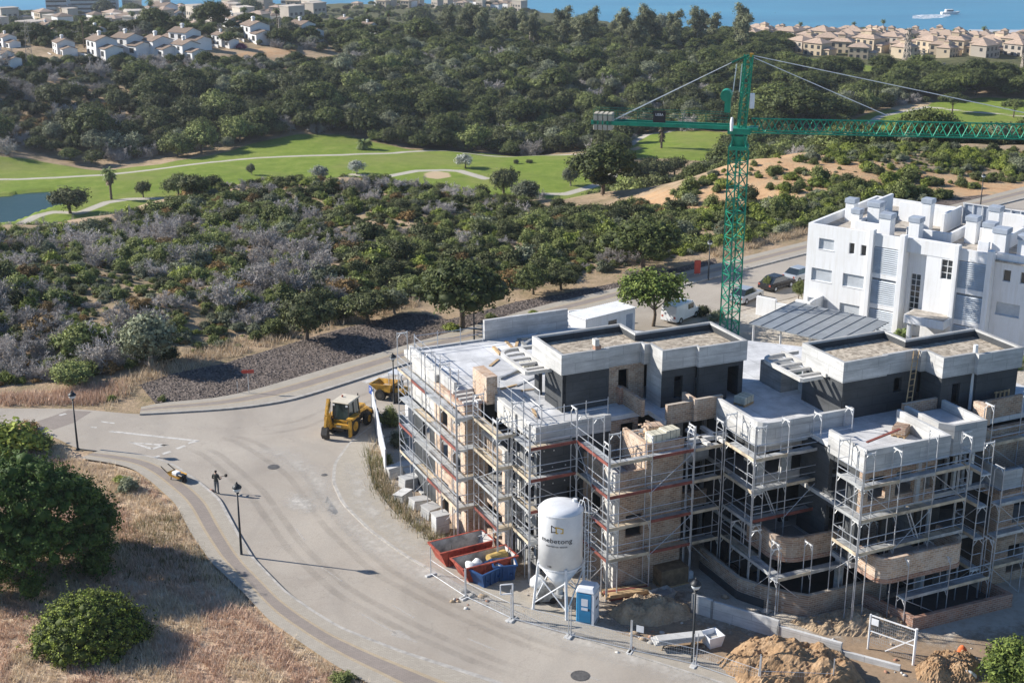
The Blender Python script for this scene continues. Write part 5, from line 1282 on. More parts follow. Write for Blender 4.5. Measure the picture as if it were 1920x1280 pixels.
# ------------------------------------------------------------------ finished white apartment block, carport, site cabin
def render_white():
    m, nt, b, o = newmat('wall_white'); t = coords(nt)
    mp = nt.nodes.new('ShaderNodeMapping'); mp.inputs['Scale'].default_value = (2.2, 2.2, 0.16); nt.links.new(t, mp.inputs['Vector'])
    n1 = noise(nt, 1.4, 7, 0.7, mp.outputs[0]); n2 = noise(nt, 0.5, 5, 0.6, t)
    c = ramp(nt, n1, [(0.36, (0.69, 0.685, 0.67)), (0.52, (0.775, 0.78, 0.79))])
    c = mixc(nt, ramp(nt, n2, [(0.38, 0.4), (0.6, 0.0)]), c, (0.68, 0.675, 0.66))
    nt.links.new(c, b.inputs['Base Color']); b.inputs['Roughness'].default_value = 0.85; b.inputs['Specular IOR Level'].default_value = 0.2
render_white(); plain('roller_shutter', (0.52, 0.55, 0.58), 0.5, 0, 0.06); plain('louvre_grey', (0.52, 0.56, 0.6), 0.5, 0.1, 0.06); plain('louvre_gap_shade', (0.22, 0.24, 0.26), 0.6, 0.1, 0.06); plain('cap_grey', (0.33, 0.37, 0.43), 0.6, 0, 0.08)
plain('roof_tan', (0.4, 0.36, 0.31), 0.95, 0, 0.2, 2.0); plain('frame_pale', (0.62, 0.63, 0.64), 0.5, 0, 0.05); plain('carport_roof', (0.28, 0.3, 0.315), 0.45, 0.2, 0.08)
m_, nt_, b_, o_ = newmat('window_glass'); b_.inputs['Base Color'].default_value = (0.02, 0.028, 0.035, 1); b_.inputs['Roughness'].default_value = 0.05; b_.inputs['Specular IOR Level'].default_value = 0.8
WB = thing('white_apartments', 'finished white apartment block with grey louvres and roof chimneys', 'building', (27.916, 127.31, 0), math.atan2(-0.62, 0.784))
def wp(name, mat, fn, parent=WB, bev=0.0): return part(name, mat, parent, fn, bev=bev)
ZR = 9.17
def front(x0, x1, y, z0, z1, holes=(), mat='wall_white', t=0.3):
    xs = sorted({x0, x1, *[h[i] for h in holes for i in (0, 1)]}); m = MB()
    for a, b in zip(xs[:-1], xs[1:]):
        z = z0
        for c0, c1 in sorted((h[2], h[3]) for h in holes if h[0] <= a + 1e-4 and h[1] >= b - 1e-4):
            if c0 > z: m.box(a, b, y, y + t, z, c0)
            z = c1
        if z < z1: m.box(a, b, y, y + t, z, z1)
    return m.build('wall', mat, WB)
def shutter(h, y=0.0, mat='roller_shutter', k=0.1):
    o = wp('window', mat, lambda m: m.box(h[0], h[1], y + 0.2, y + 0.24, h[2], h[3]))
    n = int((h[3] - h[2]) / k)
    for i in range(n): wp('shutter_slat', mat, lambda m: m.box(h[0], h[1], y + 0.18, y + 0.199, h[2] + i * k, h[2] + i * k + k * 0.72), parent=o)
    wp('sill', 'frame_pale', lambda m: m.box(h[0] - 0.04, h[1] + 0.04, y - 0.04, y + 0.18, h[2] - 0.05, h[2] - 0.002), parent=o)
def glazed(h, y, nx, nz):
    o = wp('window', 'window_glass', lambda m: m.box(h[0], h[1], y + 0.16, y + 0.18, h[2], h[3]))
    for i in range(nx + 1): wp('glazing_bar', 'frame_pale', lambda m: m.box(h[0] + (h[1] - h[0]) * i / nx - 0.03, h[0] + (h[1] - h[0]) * i / nx + 0.03, y + 0.1, y + 0.158, h[2], h[3]), parent=o)
    for i in range(nz + 1): wp('glazing_bar', 'frame_pale', lambda m: m.box(h[0], h[1], y + 0.105, y + 0.157, h[2] + (h[3] - h[2]) * i / nz - 0.03, h[2] + (h[3] - h[2]) * i / nz + 0.03), parent=o)
HA = [(1.19, 2.73, 6.85, 7.9), (4.24, 4.77, 6.88, 7.92), (5.4, 5.95, 6.88, 7.9), (0.64, 2.73, 3.74, 4.95), (3.85, 5.95, 3.71, 4.95), (0.42, 2.5, 0.6, 2.0), (3.75, 5.75, 0.5, 2.05)]
front(0, 6.2, 0, 0, ZR, HA)
for i, h in enumerate(HA):
    (glazed(h, 0.05, 1, 1) if i in (1, 2) else shutter(h))
def louvre_bay(x0, x1, ztop):
    wp('pilaster', 'wall_white', lambda m: m.box(x0 - 0.45, x0, -0.35, 0.3, 0, ztop + 0.35), bev=0.02); wp('pilaster', 'wall_white', lambda m: m.box(x1, x1 + 0.5, -0.35, 0.3, 0, ztop + 0.3), bev=0.02)
    wp('wall', 'wall_white', lambda m: m.box(x0, x1, 0.0, 0.25, 8.0, ztop)); wp('back_wall', 'louvre_grey', lambda m: m.box(x0, x1, 0.3, 0.4, 0, 8.0))
    for z0, z1 in ((5.5, 8.0), (2.6, 5.05), (0.0, 2.1)):
        o = wp('louvre', 'louvre_gap_shade', lambda m: m.box(x0, x1, 0.2, 0.25, z0, z1))  # darker backing paints the shade in the gaps between slats
        n = int((z1 - z0) / 0.19)
        for i in range(n):
            z = z0 + 0.02 + i * 0.19
            wp('louvre_slat', 'louvre_grey', lambda m: m.add([(x0, -0.02, z), (x1, -0.02, z), (x1, 0.09, z + 0.13), (x0, 0.09, z + 0.13), (x0, 0.0, z - 0.02), (x1, 0.0, z - 0.02), (x1, 0.11, z + 0.11), (x0, 0.11, z + 0.11)], [(0, 1, 2, 3), (7, 6, 5, 4), (0, 4, 5, 1), (2, 6, 7, 3)]), parent=o)
        wp('floor_band', 'wall_white', lambda m: m.box(x0, x1, 0.02, 0.28, z0 - 0.45, z0 - 0.01))
louvre_bay(6.7, 9.2, ZR)
front(9.7, 12.0, 0.9, 0, ZR - 0.3, [(10.1, 11.0, 0.9, 5.8)]); glazed((10.1, 11.0, 0.9, 5.8), 0.9, 2, 9)
wp('wall', 'wall_white', lambda m: m.box(9.7, 14.3, 0.25, 0.89, 7.9, ZR))
front(11.6, 14.25, 0.3, 0, 7.9, [(13.0, 14.1, 5.95, 7.75)]); glazed((13.0, 14.1, 5.95, 7.75), 0.3, 2, 3)
wp('wall', 'wall_white', lambda m: m.box(11.5, 11.75, 0.6, 0.9, 0, 7.89))
wp('canopy', 'wall_white', lambda m: m.box(10.9, 14.6, -2.0, 0.3, 2.0, 2.75)); wp('canopy_top', 'roof_tan', lambda m: m.box(11.0, 14.5, -1.9, 0.2, 2.751, 2.78)); wp('canopy_post', 'wall_white', lambda m: m.box(11.2, 11.6, -1.8, -1.4, 0, 1.99))
wp('wall', 'wall_white', lambda m: m.box(9.55, 9.69, 0.31, 1.2, 0, ZR - .3)); wp('wall', 'wall_white', lambda m: m.box(17.55, 17.69, 0.31, 0.9, 0, ZR - .3))
louvre_bay(14.7, 17.2, ZR - 0.15)
HR = [(18.45, 19.11, 6.63, 7.66), (19.95, 20.64, 6.66, 7.68), (18.12, 20.22, 3.55, 4.71)]
front(17.7, 27.0, 0.6, 0, ZR - 0.1, HR)
for i, h in enumerate(HR): (glazed(h, 0.65, 1, 1) if i < 2 else shutter(h, 0.6))
wp('wall', 'wall_white', lambda m: m.box(0.0, 0.3, 0.3, 15.0, 0, ZR)); wp('wall', 'wall_white', lambda m: m.box(0.3, 27.0, 14.7, 15.0, 0, ZR)); wp('wall', 'wall_white', lambda m: m.box(26.7, 27.0, 0.9, 14.7, 0, ZR))
wp('roof', 'roof_tan', lambda m: m.box(0.3, 26.7, 0.4, 14.7, 8.3, 8.45))
for x0, x1, y0, y1, z in ((3.6, 7.2, 2.2, 2.5, 9.5), (3.6, 3.9, 2.5, 9.0, 9.4), (8.2, 12.5, 3.4, 3.7, 9.35), (12.2, 12.5, 3.7, 8.0, 9.4), (5.0, 10.2, 9.0, 9.3, 10.3), (10.2, 10.5, 6.6, 11.0, 10.3), (2.6, 2.9, 8.0, 12.5, 10.2), (13.6, 17.0, 6.2, 6.5, 9.6), (17.0, 17.3, 3.6, 9.0, 9.7), (18.6, 24.0, 4.6, 4.9, 9.5), (19.0, 26.0, 8.6, 8.9, 10.0), (14.5, 20.0, 10.6, 10.9, 10.3)):
    wp('roof_wall', 'wall_white', lambda m: m.box(x0, x1, y0, y1, 8.44, z), bev=0.02)
wp('roof_screen', 'frame_pale', lambda m: [m.bar((10.6 + i * 0.9, 11.0, 8.46), (10.6 + i * 0.9, 11.0, 10.6), 0.08) for i in range(8)] and m.bar((10.5, 11.0, 10.6), (17.0, 11.0, 10.6), 0.08))
wp('roof_screen_panel', 'cap_grey', lambda m: m.box(10.5, 17.0, 11.1, 11.15, 8.6, 10.5))
for i, (x, y, s, z) in enumerate(((1.4, 6.2, 0.9, 10.2), (3.2, 3.6, 0.8, 9.9), (4.6, 4.6, 1.2, 10.6), (6.9, 2.0, 1.1, 10.3), (9.6, 2.2, 1.0, 10.3), (8.6, 7.2, 0.9, 11.0), (13.8, 5.0, 1.0, 10.5), (14.6, 8.4, 1.0, 10.9), (15.6, 4.4, 1.0, 10.3), (17.3, 2.6, 1.2, 10.4), (20.5, 6.0, 1.1, 10.4), (19.2, 3.0, 0.9, 10.0))):
    c = wp('chimney', 'wall_white', lambda m: m.box(x - s / 2, x + s / 2, y - s / 2, y + s / 2, 8.44, z), bev=0.02)
    wp('chimney_cap', 'cap_grey', lambda m: m.box(x - s / 2 - 0.08, x + s / 2 + 0.08, y - s / 2 - 0.08, y + s / 2 + 0.08, z + 0.002, z + 0.45), parent=c, bev=0.03)
wp('air_conditioner', 'toilet_white', lambda m: m.box(15.6, 16.6, 1.6, 2.0, 8.46, 9.6), bev=0.04)
# gate wall at the left with a carport in front
gw = thing('garden_wall', 'low white garden wall with stepped top beside the parked cars', 'wall', at(1425, 592), math.atan2(-0.62, 0.784))
for i, (x0, x1, z) in enumerate(((-0.5, 1.6, 1.9), (1.6, 3.6, 1.6), (3.6, 5.2, 2.3))): part('panel', 'wall_white', gw, lambda m: m.box(x0, x1 - 0.03, 0, 0.3, 0, z), bev=0.03)
part('panel', 'wall_white', gw, lambda m: m.box(4.9, 5.2, 0.3, 4.0, 0, 2.4), bev=0.03)
cp0 = at(1404, 606, 2.55); cpd = at(1490, 571, 2.55) - cp0; cpe = at(1562, 642, 2.55) - cp0
cpt = thing('carport', 'grey sheet metal carport roof on white posts behind the penthouses', 'carport', (cp0.x, cp0.y, 0))
NR = 8
for k in range(NR):
    t0, t1 = k / NR, (k + 1) / NR - 0.008
    a = cpe * (t0 * 1.15); b = cpe * (t1 * 1.15)
    part('roof_sheet', 'carport_roof', cpt, lambda m: m.add([(a.x, a.y, 2.55), (b.x, b.y, 2.55), (b.x + cpd.x, b.y + cpd.y, 2.85), (a.x + cpd.x, a.y + cpd.y, 2.85), (a.x, a.y, 2.47), (b.x, b.y, 2.47), (b.x + cpd.x, b.y + cpd.y, 2.77), (a.x + cpd.x, a.y + cpd.y, 2.77)], [(0, 1, 2, 3), (7, 6, 5, 4), (0, 4, 5, 1), (1, 5, 6, 2), (2, 6, 7, 3), (3, 7, 4, 0)]))
    part('seam', 'carport_roof', cpt, lambda m: m.bar((a.x, a.y, 2.58), (a.x + cpd.x, a.y + cpd.y, 2.88), 0.05, 0.05))
for s in (0.03, 0.36, 0.7, 1.05):
    for q in (0.06, 0.92):
        p = cpe * s + cpd * q; part('post', 'white_metal', cpt, lambda m: m.box(p.x - 0.08, p.x + 0.08, p.y - 0.08, p.y + 0.08, 0, 2.46))
# white site cabin
cb = thing('site_cabin', 'white flat site cabin with ribbed roof behind the left penthouse', 'cabin', at(1128, 634), R(38))
part('walls', 'wall_white', cb, lambda m: m.box(-3.0, 3.0, -1.2, 1.2, 0.15, 2.6), bev=0.03); part('base', 'cap_grey', cb, lambda m: m.box(-2.95, 2.95, -1.15, 1.15, 0, 0.149))
rf = part('roof', 'frame_pale', cb, lambda m: m.box(-3.08, 3.08, -1.28, 1.28, 2.602, 2.7))
for k in range(24): part('roof_rib', 'frame_pale', rf, lambda m: m.box(-3.0 + k * 0.255, -2.94 + k * 0.255, -1.25, 1.25, 2.701, 2.74))
part('door', 'cap_grey', cb, lambda m: m.box(1.9, 2.65, -1.24, -1.2, 0.2, 2.2)); part('window', 'window_glass', cb, lambda m: m.box(-0.3, 0.7, -1.23, -1.2, 1.1, 2.0))
lw = thing('boundary_wall', 'low white boundary wall between the site cabin and the street', 'wall', at(1066, 612), R(20)); part('panel', 'wall_white', lw, lambda m: m.box(0, 4.4, 0, 0.25, 0, 1.5), bev=0.03)
# ------------------------------------------------------------------ tower crane
plain('crane_green', (0.01, 0.26, 0.155), 0.5, 0.1, 0.12, 1.0); plain('crane_green_dark', (0.008, 0.16, 0.1), 0.5, 0.1, 0.12, 1.0); plain('counterweight', (0.42, 0.385, 0.31), 0.85, 0, 0.12, 1.0)
plain('vehicle_yellow', (0.5, 0.27, 0.035), 0.55, 0, 0.24, 2.2); plain('tyre_black', (0.025, 0.024, 0.023), 0.9, 0, 0.15, 4.0); plain('cab_glass_dark', (0.03, 0.05, 0.05), 0.1, 0, 0.05); plain('steel_dark', (0.06, 0.055, 0.05), 0.6, 0.4, 0.2, 3.0)
plain('sign_blue', (0.02, 0.07, 0.3), 0.5, 0, 0.05); plain('sign_red', (0.45, 0.06, 0.04), 0.5, 0, 0.05); plain('cream_paint', (0.62, 0.55, 0.43), 0.5, 0, 0.08); plain('lamp_black', (0.03, 0.033, 0.036), 0.5, 0.2, 0.1)
CB = Vector((20.08, 121.88, 0)); CZ = 19.3
JA = math.atan2(-5.6, 23.4)
cr = thing('tower_crane', 'green lattice tower crane with pale concrete counterweights', 'crane', CB, JA)
def lattice(name, a, b, w, n, r, mat, parent, tri=False, rot=0.0):
    """square or triangular lattice boom from a to b"""
    a = Vector(a); b = Vector(b); d = (b - a).normalized()
    up = Vector((0, 0, 1)) if abs(d.z) < 0.9 else Vector((math.cos(rot), math.sin(rot), 0))
    x = d.cross(up).normalized(); y = x.cross(d).normalized()
    cs = [(-1, -1), (1, -1), (0, 1)] if tri else [(-1, -1), (1, -1), (1, 1), (-1, 1)]
    C = [x * c[0] * w / 2 + y * c[1] * w / 2 for c in cs]
    for c in C:
        m = MB(); m.bar(a + c, b + c, r * 2); m.build('chord', mat, parent)
    m = MB(); k = len(C)
    for i in range(n):
        p, q = a.lerp(b, i / n), a.lerp(b, (i + 1) / n)
        for j in range(k):
            if tri and j == 0:
                m.bar(p + C[0], p + C[1], r); continue
            c0, c1 = C[j], C[(j + 1) % k]
            h = p.lerp(q, 0.5)
            if tri: m.bar(p + c0, h + c1, r * 1.1); m.bar(h + c1, q + c0, r * 1.1)
            else: (m.bar(p + c0, q + c1, r * 1.1) if i % 2 else m.bar(p + c1, q + c0, r * 1.1)); m.bar(p + c0, p + c1, r)
    o = m.build(name, mat, parent); tag(o, kind='stuff'); return o
lattice('mast_lacing', (0, 0, 0), (0, 0, 17.2), 1.25, 15, 0.065, 'crane_green', cr, rot=R(38))
part('slewing_ring', 'crane_green', cr, lambda m: (m.box(-0.85, 0.85, -0.85, 0.85, 17.2, 17.5), m.lathe([(0.55, 17.5), (0.75, 18.4)], 14), m.box(-1.0, 1.0, -0.8, 0.8, 18.6, 19.1)))
part('slewing_leg', 'crane_green', cr, lambda m: [m.bar((sx * 0.7, sy * 0.7, 17.4), (sx * 0.35, sy * 0.35, 18.8), 0.14) for sx in (-1, 1) for sy in (-1, 1)] and None)
lattice('head_lacing', (0.15, 0, 18.9), (0.45, 0, 25.4), 0.6, 8, 0.06, 'crane_green', cr, rot=R(20))
part('head_ladder', 'white_metal', cr, lambda m: ([m.bar((-0.75, k, 22.2), (-0.55, k, 24.6), 0.05) for k in (-0.25, 0.25)], [m.bar((-0.74 + i * 0.018, -0.25, 22.4 + i * 0.3), (-0.74 + i * 0.018, 0.25, 22.4 + i * 0.3), 0.03) for i in range(8)], [m.bar((-0.2, k, 22.2), (-0.1, k, 24.6), 0.05) for k in (-0.25, 0.25)]))
part('head_arm', 'crane_green_dark', cr, lambda m: m.bar((0.45, 0, 25.4), (-1.0, 0, 24.7), 0.14, 0.16)); part('control_box', 'toilet_white', cr, lambda m: m.box(0.75, 1.15, -0.25, 0.25, 20.8, 22.1), bev=0.04); part('winch_drum', 'crane_green', cr, lambda m: (m.tube((-1.3, -0.6, 21.9), (-1.3, 0.6, 21.9), 0.5, 14), m.box(-1.4, -0.9, -0.4, 0.4, 20.4, 21.6))); part('work_lamp', 'white_metal', cr, lambda m: m.lathe([(0.12, 18.9), (0.16, 19.6), (0.1, 20.1)], 8, (-0.65, -0.95, 0)))
# counter jib
part('counter_jib_beam', 'crane_green', cr, lambda m: m.box(-13.2, -0.9, -0.62, -0.45, 18.95, 19.3)); part('counter_jib_beam', 'crane_green', cr, lambda m: m.box(-13.2, -0.9, 0.45, 0.62, 18.95, 19.3)); part('counter_jib_deck', 'crane_green_dark', cr, lambda m: m.box(-11.0, -0.9, -0.44, 0.44, 19.1, 19.14))
def rails_fn(m):
    for y in (-0.62, 0.62):
        for z in (19.8, 20.3): m.bar((-13.0, y, z), (-1.0, y, z), 0.035)
        for i in range(7): m.bar((-13.0 + i * 2, y, 19.3), (-13.0 + i * 2, y, 20.3), 0.035)
part('hand_rail', 'crane_green_dark', cr, rails_fn)
for k in range(4): part('counterweight', 'counterweight', cr, lambda m: m.box(-13.0 + k * 0.44, -12.62 + k * 0.44, -0.62, 0.62, 18.45, 19.95), bev=0.04)
sgn = part('name_board', 'silo_logo_black', cr, lambda m: m.box(-7.6, -6.5, -0.72, -0.66, 19.35, 20.35))
text_part('LIEBA', 0.32, 'toilet_white', sgn, (-7.05, -0.725, 20.05), (R(90), 0, 0), sx=0.9)
part('tie_bar', 'white_metal', cr, lambda m: m.bar((-11.3, -0.5, 19.3), (-1.0, 0, 24.7), 0.05)); part('tie_bar', 'white_metal', cr, lambda m: m.bar((-11.3, 0.5, 19.3), (-1.0, 0.1, 24.7), 0.05))
# jib
lattice('jib_lacing', (1.0, 0, 19.35), (34.0, 0, 19.9), 1.15, 28, 0.055, 'crane_green', cr, tri=True)
part('jib_nose', 'crane_green', cr, lambda m: m.box(0.8, 1.6, -0.6, 0.6, 18.95, 19.2))
part('tie_bar', 'white_metal', cr, lambda m: m.bar((0.6, 0, 25.3), (12.5, 0, 20.6), 0.06)); part('tie_bar', 'white_metal', cr, lambda m: m.bar((0.6, 0, 25.4), (25.0, 0, 21.0), 0.06)); part('tie_pulley', 'vehicle_yellow', cr, lambda m: m.box(0.55, 0.85, -0.15, 0.15, 25.25, 25.55))
# ------------------------------------------------------------------ wheels
def wheel(parent, c, r, w, rim='vehicle_yellow', axis='y'):
    x, y, z = c
    k = Vector((0, w / 2, 0))
    o = part('wheel', 'tyre_black', parent, lambda m: (m.tube(Vector(c) - k, Vector(c) + k, r, 18), m.tube(Vector(c) - k * 0.7, Vector(c) + k * 0.7, r * 1.06, 18)))
    part('rim', rim, o, lambda m: (m.tube(Vector(c) - k * 1.06, Vector(c) + k * 1.06, r * 0.52, 14),))
    return o
# ------------------------------------------------------------------ backhoe loader (rear towards the camera)
a_, b_2 = at(628, 822), at(682, 785)
bd = b_2 - a_
bh = thing('backhoe_loader', 'yellow backhoe loader parked on the bend with its arm folded', 'backhoe', a_ + bd * 0.5, math.atan2(bd.y, bd.x) + R(2))
for s in (-1, 1):
    wheel(bh, (-0.95, s * 0.85, 0.72), 0.72, 0.42); wheel(bh, (1.35, s * 0.85, 0.5), 0.5, 0.34)
part('chassis', 'steel_dark', bh, lambda m: m.box(-1.7, 2.1, -0.42, 0.42, 0.45, 0.95)); part('bonnet', 'vehicle_yellow', bh, lambda m: m.add([(0.45, -.45, .95), (2.1, -.42, .95), (2.1, .42, .95), (.45, .45, .95), (.45, -.42, 1.6), (2.05, -.36, 1.42), (2.05, .36, 1.42), (.45, .42, 1.6)], [(0, 3, 2, 1), (4, 5, 6, 7), (0, 1, 5, 4), (1, 2, 6, 5), (2, 3, 7, 6), (3, 0, 4, 7)]), bev=0.04)
part('body', 'vehicle_yellow', bh, lambda m: (m.box(-1.35, 0.44, -0.6, 0.6, 0.8, 1.2), m.box(-1.45, -0.35, -1.08, -0.62, 1.3, 1.42), m.box(-1.45, -0.35, 0.62, 1.08, 1.3, 1.42)))
cabin = part('cab', 'cab_glass_dark', bh, lambda m: m.add([(-1.3, -.68, 1.2), (.42, -.68, 1.2), (.42, .68, 1.2), (-1.3, .68, 1.2), (-1.2, -.62, 2.5), (.3, -.62, 2.5), (.3, .62, 2.5), (-1.2, .62, 2.5)], [(0, 3, 2, 1), (4, 5, 6, 7), (0, 1, 5, 4), (1, 2, 6, 5), (2, 3, 7, 6), (3, 0, 4, 7)]))
for x, xt in ((-1.3, -1.2), (0.42, 0.3), (-0.45, -0.45)):
    for s in (-1, 1): part('cab_pillar', 'steel_dark', cabin, lambda m: m.bar((x, s * 0.69, 1.2), (xt, s * 0.63, 2.52), 0.07))
part('roof', 'cream_paint', bh, lambda m: m.box(-1.35, 0.5, -0.74, 0.74, 2.5, 2.62), bev=0.05)
part('exhaust', 'steel_dark', bh, lambda m: m.tube((0.95, -0.3, 1.5), (0.95, -0.3, 2.6), 0.05, 8)); part('beacon', 'skip_red', bh, lambda m: m.lathe([(0.08, 2.62), (0.07, 2.75)], 8, (-0.2, 0.4, 0)))
for s in (-1, 1): part('loader_arm', 'vehicle_yellow', bh, lambda m: (m.bar((0.3, s * 0.62, 1.35), (1.7, s * 0.62, 1.25), 0.12, 0.22), m.bar((1.7, s * 0.62, 1.25), (2.6, s * 0.62, 0.55), 0.12, 0.2)))
part('front_bucket', 'steel_dark', bh, lambda m: m.prism([(2.5, 0.1), (3.25, 0.1), (2.95, 0.45), (2.75, 0.85), (2.5, 0.8)], -1.05, 1.05)).rotation_euler = (R(90), 0, 0)
part('stabiliser_frame', 'vehicle_yellow', bh, lambda m: (m.box(-1.85, -1.6, -1.05, 1.05, 0.75, 1.05), m.box(-1.9, -1.6, -1.1, -0.92, 0.15, 1.5), m.box(-1.9, -1.6, 0.92, 1.1, 0.15, 1.5)))
part('boom', 'vehicle_yellow', bh, lambda m: (m.bar((-1.85, 0.55, 0.7), (-2.35, 0.6, 2.0), 0.22, 0.34), m.bar((-2.35, 0.6, 2.0), (-1.95, 0.6, 3.05), 0.2, 0.28)))
part('dipper', 'vehicle_yellow', bh, lambda m: (m.bar((-1.95, 0.6, 3.05), (-2.62, 0.6, 1.0), 0.18, 0.22),)); part('ram', 'white_metal', bh, lambda m: m.tube((-2.2, 0.6, 1.5), (-2.2, 0.6, 2.7), 0.05, 8))
part('rear_bucket', 'steel_dark', bh, lambda m: m.prism([(-2.45, 0.1), (-2.75, 0.1), (-2.95, 0.5), (-2.75, 1.0), (-2.5, 1.0)], -0.85, -0.35)).rotation_euler = (R(90), 0, 0)
for s in (-1, 1): part('hose', 'black_plastic', bh, lambda m: m.path([(-1.85, .45 + .12 * s, .9), (-2.1, .45 + .12 * s, 1.5), (-2.2, .5 + .1 * s, 2.2), (-2.05, .5 + .1 * s, 2.9)], .03, 5)); part('rear_lamp', 'toilet_white', bh, lambda m: m.box(-1.36, -1.3, s * .55 - .08, s * .55 + .08, 2.3, 2.42)); part('mudguard', 'vehicle_yellow', bh, lambda m: m.box(-1.7, -.2, s * .66, s * 1.1, 1.43, 1.5)); part('step', 'steel_dark', bh, lambda m: m.box(-.2, .4, s * .5, s * .85, .5, .56))
part('seat', 'cloth_orange', bh, lambda m: (m.box(-.9, -.4, -.25, .25, 1.2, 1.6),))
part('number_plate', 'cream_paint', bh, lambda m: m.box(-1.87, -1.852, -0.3, 0.1, 0.82, 0.95))
# ------------------------------------------------------------------ site dumper
a_, b_2 = at(758, 752), at(715, 744)
bd = b_2 - a_
du = thing('site_dumper', 'small yellow site dumper with roll bar on the zebra crossing', 'dumper', a_ + bd * 0.5, math.atan2(bd.y, bd.x))
for s in (-1, 1): wheel(du, (0.75, s * 0.62, 0.45), 0.45, 0.32, 'steel_dark'); wheel(du, (-0.75, s * 0.6, 0.42), 0.42, 0.3, 'steel_dark')
part('chassis', 'steel_dark', du, lambda m: m.box(-1.3, 1.1, -0.4, 0.4, 0.35, 0.7)); part('engine_cover', 'vehicle_yellow', du, lambda m: m.box(-1.35, -0.35, -0.45, 0.45, 0.7, 1.15), bev=0.06)
part('skip', 'vehicle_yellow', du, lambda m: m.add([(-.1, -.6, .75), (1.1, -.6, .75), (1.1, .6, .75), (-.1, .6, .75), (-.3, -.75, 1.45), (1.75, -.8, 1.3), (1.75, .8, 1.3), (-.3, .75, 1.45), (-.22, -.68, 1.45), (1.65, -.72, 1.3), (1.65, .72, 1.3), (-.22, .68, 1.45), (0, -.54, .85), (1.02, -.54, .85), (1.02, .54, .85), (0, .54, .85)], [(0, 3, 2, 1), (0, 1, 5, 4), (1, 2, 6, 5), (2, 3, 7, 6), (3, 0, 4, 7), (4, 5, 9, 8), (5, 6, 10, 9), (6, 7, 11, 10), (7, 4, 8, 11), (8, 9, 13, 12), (9, 10, 14, 13), (10, 11, 15, 14), (11, 8, 12, 15), (12, 13, 14, 15)])); part('load', 'earth_pale', du, lambda m: m.box(0.05, 0.95, -0.5, 0.5, 0.86, 1.05))
part('seat', 'black_plastic', du, lambda m: (m.box(-0.85, -0.45, -0.22, 0.22, 1.15, 1.27), m.box(-0.92, -0.82, -0.22, 0.22, 1.2, 1.7)))
part('roll_bar', 'galvanised', du, lambda m: m.path([(-1.15, -0.45, 1.1), (-1.15, -0.45, 2.35), (-1.15, 0.45, 2.35), (-1.15, 0.45, 1.1)], 0.04, 6)); part('canopy', 'frame_pale', du, lambda m: m.box(-1.2, 0.1, -0.55, 0.55, 2.36, 2.42)); part('canopy_post', 'galvanised', du, lambda m: (m.tube((0.0, -0.5, 1.1), (0.0, -0.5, 2.36), 0.03, 6), m.tube((0.0, 0.5, 1.1), (0.0, 0.5, 2.36), 0.03, 6)))
# ------------------------------------------------------------------ street lamps
LAMP = None
def street_lamp(label, px, py, hgt, rz=0.0):
    global LAMP
    if LAMP is None:
        t = thing('street_lamp', label, 'street lamp', (0, 0, 0), 0, 'dark lantern street lamps')
        part('post', 'lamp_black', t, lambda m: (m.lathe([(0.13, 0), (0.13, 0.08), (0.085, 0.12), (0.075, 1.0), (0.05, 4.3)], 10)), smooth=True)
        part('collar', 'lamp_black', t, lambda m: m.lathe([(0.05, 4.3), (0.13, 4.36), (0.07, 4.42)], 12))
        g = part('lantern_glass', 'lamp_glass', t, lambda m: m.lathe([(0.09, 4.42), (0.2, 4.5), (0.25, 4.62), (0.25, 4.72)], 14), smooth=True)
        h_ = part('lantern_hood', 'lamp_black', t, lambda m: m.lathe([(0.3, 4.72), (0.29, 4.78), (0.16, 4.92), (0.07, 4.98)], 14), smooth=True)
        part('finial', 'lamp_black', h_, lambda m: m.lathe([(0.05, 4.98), (0.07, 5.05), (0.02, 5.12)], 8), smooth=True)
        LAMP = t; o = t
    else: o = copy_tree(LAMP)
    o.location = at(px, py); o.rotation_euler = (0, 0, rz); o.scale = (1, 1, hgt / 5.1); o['label'] = label
    return o
plain('lamp_glass', (0.62, 0.66, 0.68), 0.15, 0, 0.03)
street_lamp('street lamp beside the round bush casting a long shadow over the road', 453, 1043, 5.05)
street_lamp('street lamp at the junction give-way line', 146, 842, 4.6); street_lamp('street lamp in front of the roadside pine', 889, 640, 4.7); street_lamp('street lamp behind the yellow dumper', 739, 757, 4.3); street_lamp('street lamp standing before the big earth heap', 1298, 1242, 5.1); street_lamp('street lamp on the far footway beside the crane mast', 1328, 525, 4.4)
street_lamp('distant street lamp on the road behind the white apartments', 1838, 388, 4.4)
# ------------------------------------------------------------------ signs
ps = thing('parking_sign', 'square blue sign on a post beside the backhoe', 'sign', at(697, 777), R(-60))
part('post', 'galvanised', ps, lambda m: m.tube((0, 0, 0), (0, 0, 2.4), 0.035, 8)); pl = part('plate', 'sign_blue', ps, lambda m: m.box(-0.3, 0.3, -0.05, -0.035, 1.75, 2.4), bev=0.01); text_part('P', 0.5, 'toilet_white', pl, (0, -0.056, 2.07), (R(90), 0, 0))
rs = thing('direction_sign', 'red arrow sign on a thin post beside the dark gravel', 'sign', at(467, 739), R(6))
part('post', 'galvanised', rs, lambda m: m.tube((0, 0, 0), (0, 0, 2.15), 0.035, 8)); part('plate', 'sign_red', rs, lambda m: m.add([(-.55, -.04, 1.98), (-.4, -.04, 1.83), (.5, -.04, 1.83), (.5, -.04, 2.13), (-.4, -.04, 2.13), (-.55, -.02, 1.98), (-.4, -.02, 1.83), (.5, -.02, 1.83), (.5, -.02, 2.13), (-.4, -.02, 2.13)], [(0, 1, 2, 3, 4), (9, 8, 7, 6, 5), (0, 5, 6, 1), (1, 6, 7, 2), (2, 7, 8, 3), (3, 8, 9, 4), (4, 9, 5, 0)]))
